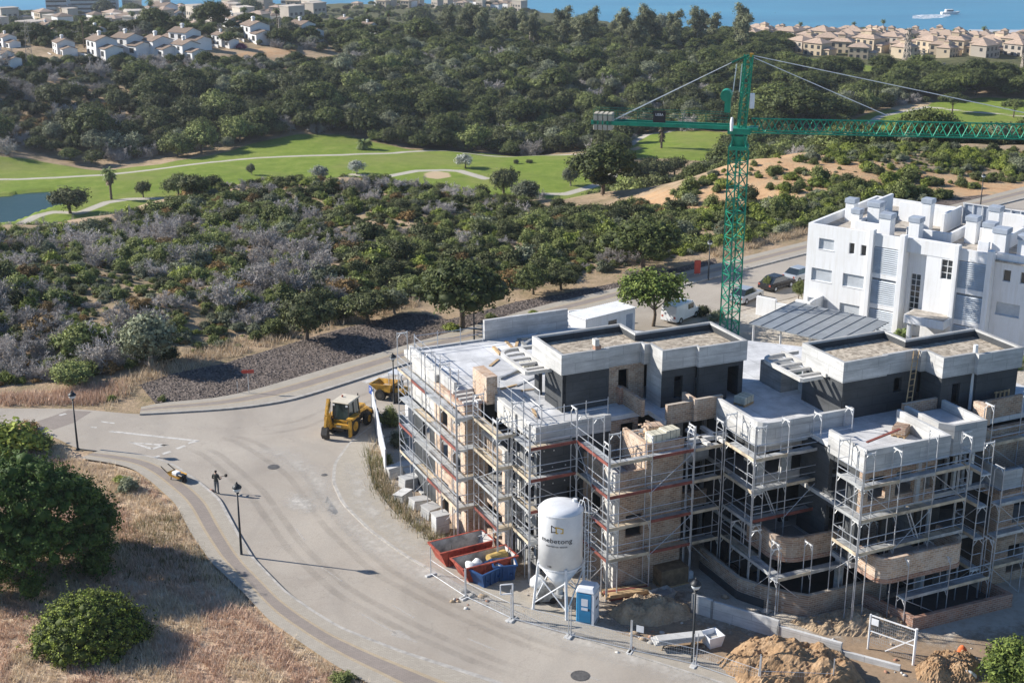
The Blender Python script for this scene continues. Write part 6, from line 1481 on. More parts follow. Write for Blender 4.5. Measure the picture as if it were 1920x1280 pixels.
mk = MB(); mk.tube((0, 0, 0), (0, 0, 1.1), 0.03, 6); tag(mk.build('marker_post', 'galvanised', loc=at(446, 739)), 'short thin marker post left of the red sign', 'post')
rb = thing('red_banner', 'red banner sign on the far footway left of the crane', 'sign', at(1307, 517), R(15)); part('plate', 'sign_red', rb, lambda m: m.box(-0.35, 0.35, -0.04, 0.04, 0.25, 1.7), bev=0.02); part('post', 'galvanised', rb, lambda m: (m.tube((-0.3, 0, 0), (-0.3, 0, 1.7), 0.03, 6), m.tube((0.3, 0, 0), (0.3, 0, 1.7), 0.03, 6)))
ho = at(699, 775); hd = at(724, 893) - ho
hb = thing('hoarding', 'tall white hoarding boards seen end-on along the site corner', 'hoarding', ho, math.atan2(hd.y, hd.x))
nb = 5
for k in range(nb):
    part('board', 'frame_pale', hb, lambda m: m.box(hd.length * k / nb + 0.02, hd.length * (k + 1) / nb - 0.02, -0.05, 0.05, 0.15, 2.05), bev=0.01); part('post', 'galvanised', hb, lambda m: m.box(hd.length * k / nb - 0.04, hd.length * k / nb + 0.018, 0.055, 0.13, 0, 2.1))
kb = thing('meter_cabinet', 'white service cabinet with a dark red door at the site corner', 'cabinet', at(776, 802), SITE_ROT); part('body', 'wall_white', kb, lambda m: m.box(-0.55, 0.55, -0.3, 0.35, 0, 1.9), bev=0.03); part('door', 'sign_red', kb, lambda m: m.box(-0.1, 0.45, -0.325, -0.302, 0.4, 1.2)); part('niche', 'steel_dark', kb, lambda m: m.box(-0.1, 0.45, -0.32, -0.303, 1.25, 1.7))
bn = thing('curved_bench', 'low curved bench in the pine shade on the far footway', 'bench', at(950, 618), R(20)); part('seat', 'kerb_stone', bn, lambda m: m.prism([(math.cos(R(a)) * 1.6, math.sin(R(a)) * 1.0) for a in range(200, 341, 14)] + [(math.cos(R(a)) * 1.2, math.sin(R(a)) * 0.65) for a in range(340, 199, -14)], 0.3, 0.42))
for a in (215, 270, 325): part('leg', 'kerb_stone', bn, lambda m: m.box(math.cos(R(a)) * 1.4 - 0.12, math.cos(R(a)) * 1.4 + 0.12, math.sin(R(a)) * 0.82 - 0.1, math.sin(R(a)) * 0.82 + 0.1, 0.16, 0.3))
# ------------------------------------------------------------------ parked cars
def car(label, px, py, ang, col, L=4.2, Wd=1.75, Hh=1.45, van=False):
    t = thing('parked_van' if van else 'parked_car', label, 'van' if van else 'car', at(px, py), ang, 'vehicles parked along the street')
    if van: prof = [(-L / 2, .3), (L / 2, .3), (L / 2, .85), (L / 2 - .75, 1.05), (L / 2 - 1.35, Hh), (-L / 2 + .1, Hh), (-L / 2, 1.1)]
    else: prof = [(-L / 2, .3), (L / 2, .3), (L / 2, .65), (L / 2 - .2, .78), (L / 2 - 1.05, .92), (-L / 2 + .55, .95), (-L / 2 + .05, .9), (-L / 2, .6)]
    def solid(m, pr, w0, w1, zc):
        n = len(pr); f = lambda z: w0 if z < zc else w1
        m.add([(x, -f(z) / 2, z) for x, z in pr] + [(x, f(z) / 2, z) for x, z in pr], [tuple(range(n)), tuple(range(2 * n - 1, n - 1, -1))] + [(i, n + i, n + (i + 1) % n, (i + 1) % n) for i in range(n)])
    part('body', col, t, lambda m: solid(m, prof, Wd, Wd * 0.94, 0.8), bev=0.05)
    if not van:
        cabp = [(L / 2 - 1.15, .9), (L / 2 - 1.75, Hh - .06), (-L / 2 + 1.0, Hh - .06), (-L / 2 + .35, .92)]
        part('windows', 'window_glass', t, lambda m: solid(m, cabp, Wd * .9, Wd * .74, 1.0)); part('roof', col, t, lambda m: m.box(-L / 2 + 1.0, L / 2 - 1.8, -Wd * .36, Wd * .36, Hh - .058, Hh), bev=0.03)
    else: part('windscreen', 'window_glass', t, lambda m: m.add([(L / 2 - .72, -Wd * .42, 1.1), (L / 2 - .72, Wd * .42, 1.1), (L / 2 - 1.28, Wd * .4, Hh - .08), (L / 2 - 1.28, -Wd * .4, Hh - .08)], [(0, 1, 2, 3)])); part('side_window', 'window_glass', t, lambda m: m.box(L / 2 - 2.2, L / 2 - 1.3, -Wd * .49, Wd * .49, 1.15, Hh - .2))
    for sx in (-1, 1):
        for s in (-1, 1): wheel(t, (sx * L * .31, s * (Wd / 2 - .1), .32), .32, .2, 'galvanised')
    for s in (-1, 1): part('headlight', 'toilet_white', t, lambda m: m.box(L / 2 - .04, L / 2 + .01, s * Wd * .36 - .14, s * Wd * .36 + .14, .6, .72)); part('tail_light', 'skip_red', t, lambda m: m.box(-L / 2 - .01, -L / 2 + .03, s * Wd * .38 - .1, s * Wd * .38 + .1, .65, .85))
plain('car_silver', (0.5, 0.52, 0.54), 0.3, 0.5, 0.04); plain('car_black', (0.02, 0.02, 0.022), 0.25, 0, 0.05); plain('car_white', (0.75, 0.76, 0.77), 0.3, 0, 0.04)
sa = math.atan2((at(1498, 500) - at(1300, 560)).y, (at(1498, 500) - at(1300, 560)).x)
car('silver hatchback parked beside the crane mast', 1398, 563, sa + R(8), 'car_silver'); car('black car parked behind the white garden wall', 1456, 540, sa, 'car_black'); car('silver car half hidden by the white apartment block', 1500, 524, sa, 'car_silver'); car('white van parked under the street tree', 1276, 598, sa + R(8), 'car_white', 4.3, 1.8, 1.85, True)
# ------------------------------------------------------------------ hand cart on the footway
hc = thing('hand_cart', 'orange hand cart with a black engine left on the curved footway', 'cart', at(333, 899, 0.16), R(-38))
part('tray', 'vehicle_yellow', hc, lambda m: m.add([(-.5, -.28, .25), (.5, -.28, .25), (.5, .28, .25), (-.5, .28, .25), (-.7, -.38, .5), (.65, -.38, .5), (.65, .38, .5), (-.7, .38, .5)], [(0, 1, 2, 3), (0, 4, 5, 1), (1, 5, 6, 2), (2, 6, 7, 3), (3, 7, 4, 0), (0, 3, 2, 1)])); part('load', 'bag_white', hc, lambda m: m.box(-.35, .2, -.22, .22, .3, .62), bev=0.06); part('engine', 'black_plastic', hc, lambda m: (m.box(.3, .75, -.2, .2, .2, .55),), bev=0.04)
part('wheel', 'tyre_black', hc, lambda m: m.tube((.75, -.08, .2), (.75, .08, .2), .2, 12)); part('handle', 'steel_dark', hc, lambda m: (m.bar((-.6, -.33, .45), (-1.35, -.3, .75), .05), m.bar((-.6, .33, .45), (-1.35, .3, .75), .05))); part('stand', 'steel_dark', hc, lambda m: (m.bar((-.35, -.25, .25), (-.4, -.25, 0), .05), m.bar((-.35, .25, .25), (-.4, .25, 0), .05)))
lump('sandbag', 'brick_red', 'small reddish sack at the feet of the person on the road', 'sack', at(397, 921, 0.03), 0.22, 0.16, 0.16, 60, 0.2, None, 2)
# ------------------------------------------------------------------ the person on the road
plain('cloth_dark', (0.055, 0.06, 0.055), 0.9, 0, 0.2, 5.0); plain('cloth_grey', (0.14, 0.15, 0.16), 0.9, 0, 0.2, 5.0); plain('skin', (0.45, 0.27, 0.19), 0.6, 0, 0.08, 6.0); plain('hair_dark', (0.02, 0.016, 0.013), 0.8, 0, 0.1)
def skin_body(name, mats, parent, chain, root=0, sub=2):
    """connected joints with a radius each, grown into one continuous surface"""
    V, E, Rr = chain
    me = bpy.data.meshes.new(name); me.from_pydata(V, E, []); 
    o = link(name, me, parent)
    md = o.modifiers.new('skin', 'SKIN'); md.use_smooth_shade = True
    for i, r in enumerate(Rr): me.skin_vertices[0].data[i].radius = (r, r) if not hasattr(r, '__len__') else r
    me.skin_vertices[0].data[root].use_root = True
    s = o.modifiers.new('sub', 'SUBSURF'); s.levels = sub; s.render_levels = sub
    dg = bpy.context.evaluated_depsgraph_get(); dg.update()
    m2 = bpy.data.meshes.new_from_object(o.evaluated_get(dg))
    o.modifiers.clear(); o.data = m2
    m2.materials.clear()
    for mm in mats: m2.materials.append(MATS[mm])
    m2.polygons.foreach_set('use_smooth', [True] * len(m2.polygons)); m2.update()
    return o
pe = thing('person', 'person in dark work clothes standing on the road holding a tool', 'person', at(407, 925, 0.03), R(160))
V = [(0, 0, .95), (0, 0.02, 1.12), (0, 0.03, 1.3), (0, 0.0, 1.43), (0, 0.0, 1.53), (0, -.02, 1.66), (0, -.02, 1.73),
     (.1, 0, .9), (.12, -.03, .5), (.12, .02, .09), (.13, -.13, .04), (-.1, 0, .9), (-.13, .02, .5), (-.15, .06, .09), (-.17, -.08, .04),
     (.2, .02, 1.4), (.27, .03, 1.13), (.2, -.22, 1.02), (.16, -.3, 1.03), (-.2, .02, 1.4), (-.29, .04, 1.13), (-.24, -.22, 1.05), (-.2, -.31, 1.08)]
E_ = [(0, 1), (1, 2), (2, 3), (3, 4), (4, 5), (5, 6), (0, 7), (7, 8), (8, 9), (9, 10), (0, 11), (11, 12), (12, 13), (13, 14), (3, 15), (15, 16), (16, 17), (17, 18), (3, 19), (19, 20), (20, 21), (21, 22)]
Rd = [(.16, .12), (.145, .11), (.165, .115), (.12, .09), .055, .1, .085, .1, .075, .05, .05, .1, .075, .05, .05, .075, .055, .045, .04, .075, .055, .045, .04]
body = skin_body('body', ['cloth_dark', 'cloth_grey', 'skin', 'hair_dark'], pe, (V, E_, Rd))
for p in body.data.polygons:
    c = p.center
    p.material_index = 3 if (c.z > 1.66 or (c.z > 1.58 and c.y > 0.02)) else (2 if c.z > 1.5 or (c.y < -.24 and c.z > .9) else (1 if c.z < .93 else 0))
for s in (-1, 1):
    base = Vector((.16 if s > 0 else -.2, -.3, 1.03 if s > 0 else 1.08))
    for k in range(4):
        q = base + Vector((0.03 - 0.02 * k, -.02, 0.02)); L_ = (.06, .07, .065, .05)[k]
        part('finger', 'skin', pe, lambda m: (m.tube(q, q + Vector((0, -L_ * .6, -.01)), .009, 5), m.tube(q + Vector((0, -L_ * .6, -.01)), q + Vector((0, -L_ * .8, -.05)), .008, 5)))
    part('thumb', 'skin', pe, lambda m: m.tube(base + Vector((-.03 * s, 0, .02)), base + Vector((-.05 * s, -.06, .03)), .011, 5))
tl = thing('hand_tool', 'dark hand tool held in front of the person on the road', 'tool', at(407, 925, 0.03) , R(160)); part('handle', 'steel_dark', tl, lambda m: m.tube((.22, -.36, 1.0), (-.5, -.42, 1.25), .022, 6)); part('head', 'steel_dark', tl, lambda m: m.box(-.62, -.45, -.5, -.34, 1.16, 1.36), bev=0.03)
# ------------------------------------------------------------------ vegetation: prototypes
def leaf_mat(name, dark, light, obj_var=0.35, trans=0.12, hue=(0.0, 0.0, 0.0)):
    m, nt, b, o = newmat(name)
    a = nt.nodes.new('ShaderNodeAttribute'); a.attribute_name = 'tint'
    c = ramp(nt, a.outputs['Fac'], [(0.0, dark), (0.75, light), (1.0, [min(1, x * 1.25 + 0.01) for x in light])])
    oi = nt.nodes.new('ShaderNodeObjectInfo')
    k = [x * (1 - obj_var) + h for x, h in zip(dark, hue)]
    c = mixc(nt, ramp(nt, oi.outputs['Random'], [(0.1, 0.0), (0.9, 0.65)]), c, k)
    nt.links.new(c, b.inputs['Base Color']); b.inputs['Roughness'].default_value = 0.7; b.inputs['Specular IOR Level'].default_value = 0.25
    t = nt.nodes.new('ShaderNodeBsdfTranslucent'); nt.links.new(c, t.inputs['Color'])
    mx_ = nt.nodes.new('ShaderNodeMixShader'); mx_.inputs[0].default_value = trans
    nt.links.new(b.outputs[0], mx_.inputs[1]); nt.links.new(t.outputs[0], mx_.inputs[2]); nt.links.new(mx_.outputs[0], o.inputs[0])
leaf_mat('leaf_pine', (0.04, 0.056, 0.016), (0.175, 0.205, 0.05)); leaf_mat('leaf_dark', (0.042, 0.053, 0.02), (0.165, 0.18, 0.065)); leaf_mat('leaf_green', (0.085, 0.108, 0.034), (0.285, 0.32, 0.095)); leaf_mat('leaf_yellow', (0.112, 0.150, 0.027), (0.350, 0.394, 0.070))
leaf_mat('leaf_olive', (0.125, 0.14, 0.085), (0.33, 0.35, 0.215)); leaf_mat('leaf_rust', (0.150, 0.098, 0.038), (0.438, 0.280, 0.105)); leaf_mat('leaf_eucalypt', (0.090, 0.105, 0.053), (0.280, 0.289, 0.149)); leaf_mat('leaf_blossom', (0.25, 0.28, 0.2), (0.62, 0.63, 0.56)); leaf_mat('leaf_lush', (0.05, 0.08, 0.018), (0.2, 0.255, 0.05)); leaf_mat('leaf_palm', (0.060, 0.090, 0.027), (0.193, 0.245, 0.070)); leaf_mat('palm_skirt', (0.11, 0.08, 0.05), (0.24, 0.18, 0.11)); leaf_mat('leaf_bush', (0.02, 0.036, 0.01), (0.3, 0.36, 0.05), 0.1)
leaf_mat('twig_grey', (0.3, 0.27, 0.245), (0.55, 0.505, 0.465), 0.25, 0.0); leaf_mat('dry_blade', (0.5, 0.38, 0.25), (0.85, 0.71, 0.52), 0.1, 0.2); leaf_mat('dry_blade_pink', (0.48, 0.33, 0.23), (0.78, 0.58, 0.44), 0.1, 0.2); leaf_mat('weed_blade', (0.1, 0.11, 0.04), (0.32, 0.27, 0.12), 0.1, 0.2); leaf_mat('bougainvillea', (0.25, 0.05, 0.12), (0.5, 0.14, 0.28))
plain('bark', (0.14, 0.105, 0.075), 0.95, 0, 0.25, 3.0); plain('bark_pale', (0.3, 0.26, 0.21), 0.9, 0, 0.25, 3.0)
def unit(v): return v / np.maximum(np.linalg.norm(v, axis=1, keepdims=True), 1e-9)
def quads(c, nrm, sx, sy, rng, tint):
    """diamond leaf faces at c facing nrm"""
    n = len(c); r = unit(rng.normal(size=(n, 3))); t = unit(np.cross(nrm, r)); b = np.cross(nrm, t)
    sx = np.broadcast_to(sx, n)[:, None]; sy = np.broadcast_to(sy, n)[:, None]
    v = np.stack([c - t * sy, c + b * sx, c + t * sy, c - b * sx], 1).reshape(-1, 3)
    return v, np.arange(4 * n).reshape(n, 4), tint
def mesh_np(name, v, q, tint, mats, tris=None, mat_idx=None):
    me = bpy.data.meshes.new(name)
    nq = len(q); nt_ = 0 if tris is None else len(tris)
    lv = np.concatenate([q.ravel(), tris.ravel()]) if nt_ else q.ravel()
    me.vertices.add(len(v)); me.vertices.foreach_set('co', np.asarray(v, np.float32).ravel())
    me.loops.add(len(lv)); me.loops.foreach_set('vertex_index', lv.astype(np.int32))
    me.polygons.add(nq + nt_)
    st = np.concatenate([np.arange(nq) * 4, nq * 4 + np.arange(nt_) * 3]); me.polygons.foreach_set('loop_start', st.astype(np.int32))
    if mat_idx is not None: me.polygons.foreach_set('material_index', np.asarray(mat_idx, np.int32))
    me.update(calc_edges=True)
    a = me.attributes.new('tint', 'FLOAT', 'FACE'); a.data.foreach_set('value', np.asarray(tint, np.float32))
    for m in (mats if isinstance(mats, (list, tuple)) else [mats]): me.materials.append(MATS[m])
    return me
_bm = bmesh.new(); bmesh.ops.create_icosphere(_bm, subdivisions=1, radius=1.0); ICO_V = np.array([v.co[:] for v in _bm.verts]); ICO_F = np.array([[v.index for v in f.verts] for f in _bm.faces]); _bm.free()
def crown(name, clumps, n, size, mat, seed, core=0.74, up=0.25, spread=0.42, aspect=0.6, top_bias=0.2, ragged=0.15, base=0.42):
    """leaf clumps: list of (centre, radii); leaves sit on the clump surfaces, uneven and gappy"""
    rng = np.random.default_rng(seed)
    C = np.array([c for c, r in clumps]); Rr = np.array([r if hasattr(r, '__len__') else (r, r, r) for c, r in clumps])
    wgt = (Rr.prod(1)) ** (2 / 3.0); wgt /= wgt.sum()
    # sprigs: leaves gather round points spread over the clumps, with gaps between them
    ns = max(12, n // 13)
    k = rng.choice(len(C), ns, p=wgt)
    d = unit(rng.normal(size=(ns, 3)) + np.array([0, 0, top_bias]))
    rad = 0.93 + rng.normal(0, ragged, ns) + 0.12 * np.sin(d[:, 0] * 7 + k * 1.7) * np.sin(d[:, 1] * 6.3 + k)
    sp = C[k] + d * Rr[k] * rad[:, None]; ctone = rng.uniform(-0.2, 0.2, len(C)); stone = ctone[k] + rng.normal(0, 0.14, ns)
    j = rng.integers(ns, size=n); k = k[j]; d = d[j]
    e = rng.uniform(-1, 1, n)
    p = sp[j] + rng.normal(size=(n, 3)) * size * 1.25 + d * (e * size * 1.7)[:, None]
    nr = unit(d * 0.8 + rng.normal(size=(n, 3)) * spread + np.array([0, 0, up]))
    s = size * rng.uniform(0.6, 1.5, n)
    tint = np.clip(base + stone[j] + 0.4 * e + rng.normal(0, 0.1, n), 0, 1)  # tint rises outward: bright tips and shaded inner leaves put into the colour
    v, q, t = quads(p, nr, s * aspect, s, rng, tint)
    cv = []; cf = []; off = len(v)
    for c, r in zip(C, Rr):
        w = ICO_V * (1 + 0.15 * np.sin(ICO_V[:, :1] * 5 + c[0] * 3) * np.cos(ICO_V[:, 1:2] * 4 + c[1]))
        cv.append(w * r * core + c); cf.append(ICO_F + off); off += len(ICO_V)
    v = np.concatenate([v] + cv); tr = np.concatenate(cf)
    return mesh_np(name, v, q, np.concatenate([t, np.full(len(tr), 0.15)]), mat, tr)  # low core tint paints the shade inside the crown
def limb(m, pts, r0, r1, n=6):
    for i in range(len(pts) - 1):
        a, b = i / (len(pts) - 1), (i + 1) / (len(pts) - 1)
        m.tube(pts[i], pts[i + 1], r0 + (r1 - r0) * a, n, r0 + (r1 - r0) * b, caps=False)
def shrub_clumps(seed, rx, h, n, ry=None):
    r = np.random.default_rng(seed); ry = ry or rx; out = []
    for i in range(n):
        a = r.uniform(0, 6.28); d = math.sqrt(r.uniform(0, 1)) * 0.68
        k = r.uniform(0.28, 0.48) * rx
        z = (1 - d * d) * h * r.uniform(0.5, 0.72)
        out.append(((math.cos(a) * d * rx, math.sin(a) * d * ry, max(z, k * 0.55)), (k, k, k * r.uniform(0.7, 0.95))))
    out.append(((0, 0, h * 0.42), (rx * 0.6, ry * 0.6, h * 0.42)))
    return out
SHRUB = {}
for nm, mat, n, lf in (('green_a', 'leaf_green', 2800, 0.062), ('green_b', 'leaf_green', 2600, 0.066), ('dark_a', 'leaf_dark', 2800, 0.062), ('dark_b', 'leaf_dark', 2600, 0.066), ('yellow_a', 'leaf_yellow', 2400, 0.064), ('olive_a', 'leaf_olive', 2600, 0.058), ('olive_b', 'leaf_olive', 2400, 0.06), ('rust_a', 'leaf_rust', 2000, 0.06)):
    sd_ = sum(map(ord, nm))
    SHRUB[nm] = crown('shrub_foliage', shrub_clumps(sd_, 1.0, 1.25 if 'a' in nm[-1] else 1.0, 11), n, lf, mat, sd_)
def dead_mesh(seed, dense=1.0):
    """bare grey shrub: stems forking into a haze of twigs"""
    r = np.random.default_rng(seed); V = []; Q = []; T = []
    def seg(a, b, w, t):
        d = b - a; L = np.linalg.norm(d)
        if L < 1e-6: return
        s = np.cross(d / L, unit(r.normal(size=(1, 3)))[0]); s = s / max(np.linalg.norm(s), 1e-6) * w
        i = len(V); V.extend([a - s, a + s, b + s * 0.7, b - s * 0.7]); Q.append((i, i + 1, i + 2, i + 3)); T.append(t)
    def grow(p, d, L, w, lev):
        q = p
        for k in range(3 if lev < 2 else 2):
            d = unit((d + r.normal(size=3) * 0.28 + np.array([0, 0, 0.05]))[None])[0]
            e = q + d * L / 3; seg(q, e, w, r.uniform(0.3, 1.0)); seg(q, e, w, r.uniform(0.3, 1.0)) if lev == 0 else None; q = e
            if lev < 3:
                for j in range(int((2, 3, 3)[lev] * dense + r.uniform(0, 0.9))): grow(q, unit((d + r.normal(size=3) * 0.75)[None])[0], L * r.uniform(0.5, 0.72), w * 0.6, lev + 1)
    for i in range(int(6 * dense + 1)):
        a = r.uniform(0, 6.28); grow(np.array([0.1 * math.cos(a), 0.1 * math.sin(a), 0.0]), unit(np.array([[math.cos(a) * 0.8, math.sin(a) * 0.8, r.uniform(0.5, 1.1)]]))[0], 0.75, 0.04, 0)
    V = np.array(V); V[:, 2] = np.maximum(V[:, 2], 0.02)
    return mesh_np('dead_twigs', V, np.array(Q), np.array(T), 'twig_grey')
DEAD = [dead_mesh(s, 1.1) for s in (3, 5, 8)]
def dome_clumps(seed, r, z0, flat, n, lo=0.3):
    g = np.random.default_rng(seed); out = []
    for i in range(n):
        a = i * 2.39996 + g.uniform(-0.3, 0.3); d = math.sqrt((i + 0.5) / n) * 0.86
        k = r * g.uniform(0.2, 0.34)
        out.append(((math.cos(a) * d * r, math.sin(a) * d * r, z0 + flat * r * (1 - d * d) * g.uniform(0.75, 1.05) + g.uniform(-0.05, 0.05) * r), (k, k, k * g.uniform(0.55, 0.8))))
    out.append(((0, 0, z0 + flat * r * 0.35), (r * 0.62, r * 0.62, flat * r * 0.45)))
    return out
def trunk_mesh(h, r0, spread, seed, mat='bark', n=6, lean=0.0, crown_z=None):
    g = np.random.default_rng(seed); m = MB()
    top = Vector((lean, 0, h)); mid = Vector((lean * 0.4 + g.uniform(-.1, .1), g.uniform(-.1, .1), h * 0.5))
    m.tube((0, 0, -0.4), (0, 0, 0.1), r0 * 1.25, 9, r0, caps=False); limb(m, [Vector((0, 0, 0.1)), mid, top], r0, r0 * 0.6, 9)
    cz = crown_z or h * 1.35
    for i in range(n):
        a = i * 6.283 / n + g.uniform(-.4, .4); s = spread * g.uniform(0.55, 0.95); st = mid.lerp(top, g.uniform(0.3, 1.0))
        e = Vector((lean + math.cos(a) * s, math.sin(a) * s, cz * g.uniform(0.9, 1.1))); limb(m, [st, st.lerp(e, 0.5) + Vector((0, 0, -0.06 * s)), e], r0 * 0.45, r0 * 0.14)
    return m.mesh('trunk', mat, True)
# kinds of tree: name -> (trunk mesh, crown mesh); sizes for scale 1 noted as (crown radius, height)
TREE = {}
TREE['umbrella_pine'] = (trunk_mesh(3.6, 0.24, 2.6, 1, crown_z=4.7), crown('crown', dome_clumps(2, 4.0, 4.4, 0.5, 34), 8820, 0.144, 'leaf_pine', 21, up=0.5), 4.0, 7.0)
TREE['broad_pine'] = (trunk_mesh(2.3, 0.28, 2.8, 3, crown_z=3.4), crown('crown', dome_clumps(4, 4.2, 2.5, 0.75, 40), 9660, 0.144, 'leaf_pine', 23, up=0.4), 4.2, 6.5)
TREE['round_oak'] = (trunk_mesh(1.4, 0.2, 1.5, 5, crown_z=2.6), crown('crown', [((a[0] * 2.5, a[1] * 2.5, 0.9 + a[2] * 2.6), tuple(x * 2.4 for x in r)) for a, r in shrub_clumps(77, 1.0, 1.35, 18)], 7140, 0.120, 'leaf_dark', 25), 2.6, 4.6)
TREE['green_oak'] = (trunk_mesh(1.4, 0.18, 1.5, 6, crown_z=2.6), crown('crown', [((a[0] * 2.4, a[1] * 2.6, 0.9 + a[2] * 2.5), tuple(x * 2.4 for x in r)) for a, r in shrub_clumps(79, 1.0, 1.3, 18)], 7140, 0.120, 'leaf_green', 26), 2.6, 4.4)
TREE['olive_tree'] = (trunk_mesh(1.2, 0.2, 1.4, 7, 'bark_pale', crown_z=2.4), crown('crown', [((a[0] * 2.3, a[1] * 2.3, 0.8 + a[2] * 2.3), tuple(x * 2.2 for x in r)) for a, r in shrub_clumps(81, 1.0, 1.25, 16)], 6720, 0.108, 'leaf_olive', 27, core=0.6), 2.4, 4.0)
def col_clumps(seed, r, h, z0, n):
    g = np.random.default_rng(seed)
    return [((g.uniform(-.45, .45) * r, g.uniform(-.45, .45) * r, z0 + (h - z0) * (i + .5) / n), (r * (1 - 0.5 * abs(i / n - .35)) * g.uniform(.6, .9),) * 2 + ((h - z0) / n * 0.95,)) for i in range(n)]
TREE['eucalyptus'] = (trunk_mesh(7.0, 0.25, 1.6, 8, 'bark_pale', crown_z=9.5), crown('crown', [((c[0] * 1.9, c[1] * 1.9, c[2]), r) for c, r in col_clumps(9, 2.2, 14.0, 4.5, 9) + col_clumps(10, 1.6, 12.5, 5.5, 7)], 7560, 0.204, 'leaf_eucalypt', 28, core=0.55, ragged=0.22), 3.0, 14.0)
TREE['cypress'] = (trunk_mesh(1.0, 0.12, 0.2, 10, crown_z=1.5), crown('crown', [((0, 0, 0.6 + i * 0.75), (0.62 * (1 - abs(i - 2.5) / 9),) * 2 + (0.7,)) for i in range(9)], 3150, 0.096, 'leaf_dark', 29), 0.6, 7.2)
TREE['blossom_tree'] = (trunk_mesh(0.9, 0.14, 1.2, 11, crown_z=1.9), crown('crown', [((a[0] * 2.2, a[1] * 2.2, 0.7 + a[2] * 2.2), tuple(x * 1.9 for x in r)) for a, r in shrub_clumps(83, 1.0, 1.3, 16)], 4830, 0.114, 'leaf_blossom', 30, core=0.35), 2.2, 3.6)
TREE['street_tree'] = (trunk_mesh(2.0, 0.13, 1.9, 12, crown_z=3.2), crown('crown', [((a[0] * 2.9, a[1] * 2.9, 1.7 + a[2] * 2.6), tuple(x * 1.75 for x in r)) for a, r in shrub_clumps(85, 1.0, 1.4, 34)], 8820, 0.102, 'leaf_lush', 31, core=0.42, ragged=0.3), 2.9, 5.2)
def palm(seed, h, nf, L, droop, skirt, fan):
    g = np.random.default_rng(seed); m = MB()
    for i in range(8): m.tube((0, 0, h * i / 8), (0, 0, h * (i + 1) / 8), 0.24 - 0.008 * i, 9, 0.21 - 0.008 * i, caps=False)
    tr = m.mesh('trunk', 'bark', True)
    V = []; Q = []; T = []
    for f in range(nf):
        a = g.uniform(0, 6.28); el = g.uniform(-0.5, 1.3); ll = L * g.uniform(0.8, 1.1); pts = []
        d = np.array([math.cos(a) * math.cos(el), math.sin(a) * math.cos(el), math.sin(el)]); p = np.array([0, 0, h])
        side = np.array([-math.sin(a), math.cos(a), 0])
        n = 6
        for i in range(n):
            q = p + d * ll / n; d = d + np.array([0, 0, -droop / n * 2.2]); d /= np.linalg.norm(d)
            w = ll * (0.34 * math.sin(math.pi * (i + 0.7) / (n + 0.6)) if not fan else 0.12 + 0.2 * (i / n))
            for s in (-1, 1):
                for j in range(2):
                    o = p + (q - p) * (j * 0.5); k = len(V); e = o + side * s * w + d * w * 0.7 + np.array([0, 0, -w * 0.35])
                    V.extend([o, o + (q - p) * 0.45, e + (q - p) * 0.1, e]); Q.append((k, k + 1, k + 2, k + 3)); T.append(g.uniform(0.1, 1))
            p = q
    nb = len(Q)
    if skirt:
        for f in range(90):
            a = g.uniform(0, 6.28); z = h - 0.2 - g.uniform(0, skirt); r0 = 0.25; o = np.array([math.cos(a) * r0, math.sin(a) * r0, z]); e = np.array([math.cos(a) * (r0 + g.uniform(.3, .6)), math.sin(a) * (r0 + g.uniform(.3, .6)), z - g.uniform(.5, .9)]); s = np.array([-math.sin(a), math.cos(a), 0]) * .14
            k = len(V); V.extend([o - s, o + s, e + s, e - s]); Q.append((k, k + 1, k + 2, k + 3)); T.append(g.uniform(0, 1))
    cr_ = mesh_np('crown', np.array(V), np.array(Q), np.array(T), ['leaf_palm', 'palm_skirt'], None, [0] * nb + [1] * (len(Q) - nb))
    return tr, cr_, L, h + L * 0.6
TREE['fan_palm'] = palm(1, 5.0, 40, 1.7, 0.8, 1.4, True); TREE['date_palm'] = palm(2, 1.8, 44, 2.6, 1.0, 0.0, False); TREE['skirted_palm'] = palm(4, 5.6, 34, 1.6, 0.7, 3.6, True); TREE['tall_palm'] = palm(5, 11.0, 30, 2.0, 0.8, 0.8, True)
def plant_tree(kind, label, loc, scale=1.0, group=None, rz=None, sz=None, cat='tree'):
    tr, crn = TREE[kind][:2]
    nm = kind if kind.endswith(('pine', 'oak', 'tree', 'palm')) else kind + '_tree'
    t = thing(nm, label, cat, loc, random.uniform(0, 6.28) if rz is None else rz, group)
    t.scale = (scale, scale, scale if sz is None else sz)
    link('trunk', tr, t); link('crown', crn, t)
    return t
def pxscale(p, r_px, r):
    """scale so that a crown of radius r covers r_px pixels (of 1920) at p"""
    zc = p[1] * CP - (p[2] - CAM_H) * SP
    return r_px * zc / FPX / r
def shrub(label, kind, loc, s, group=None, sz=None, rz=None, cat='shrub'):
    o = link('dead_shrub' if kind.startswith('dead') else 'shrub', DEAD[int(kind[-1])] if kind.startswith('dead') else SHRUB[kind], None, loc, (0, 0, random.uniform(0, 6.28) if rz is None else rz), (s, s, s if sz is None else sz))
    return tag(o, label, cat, group)
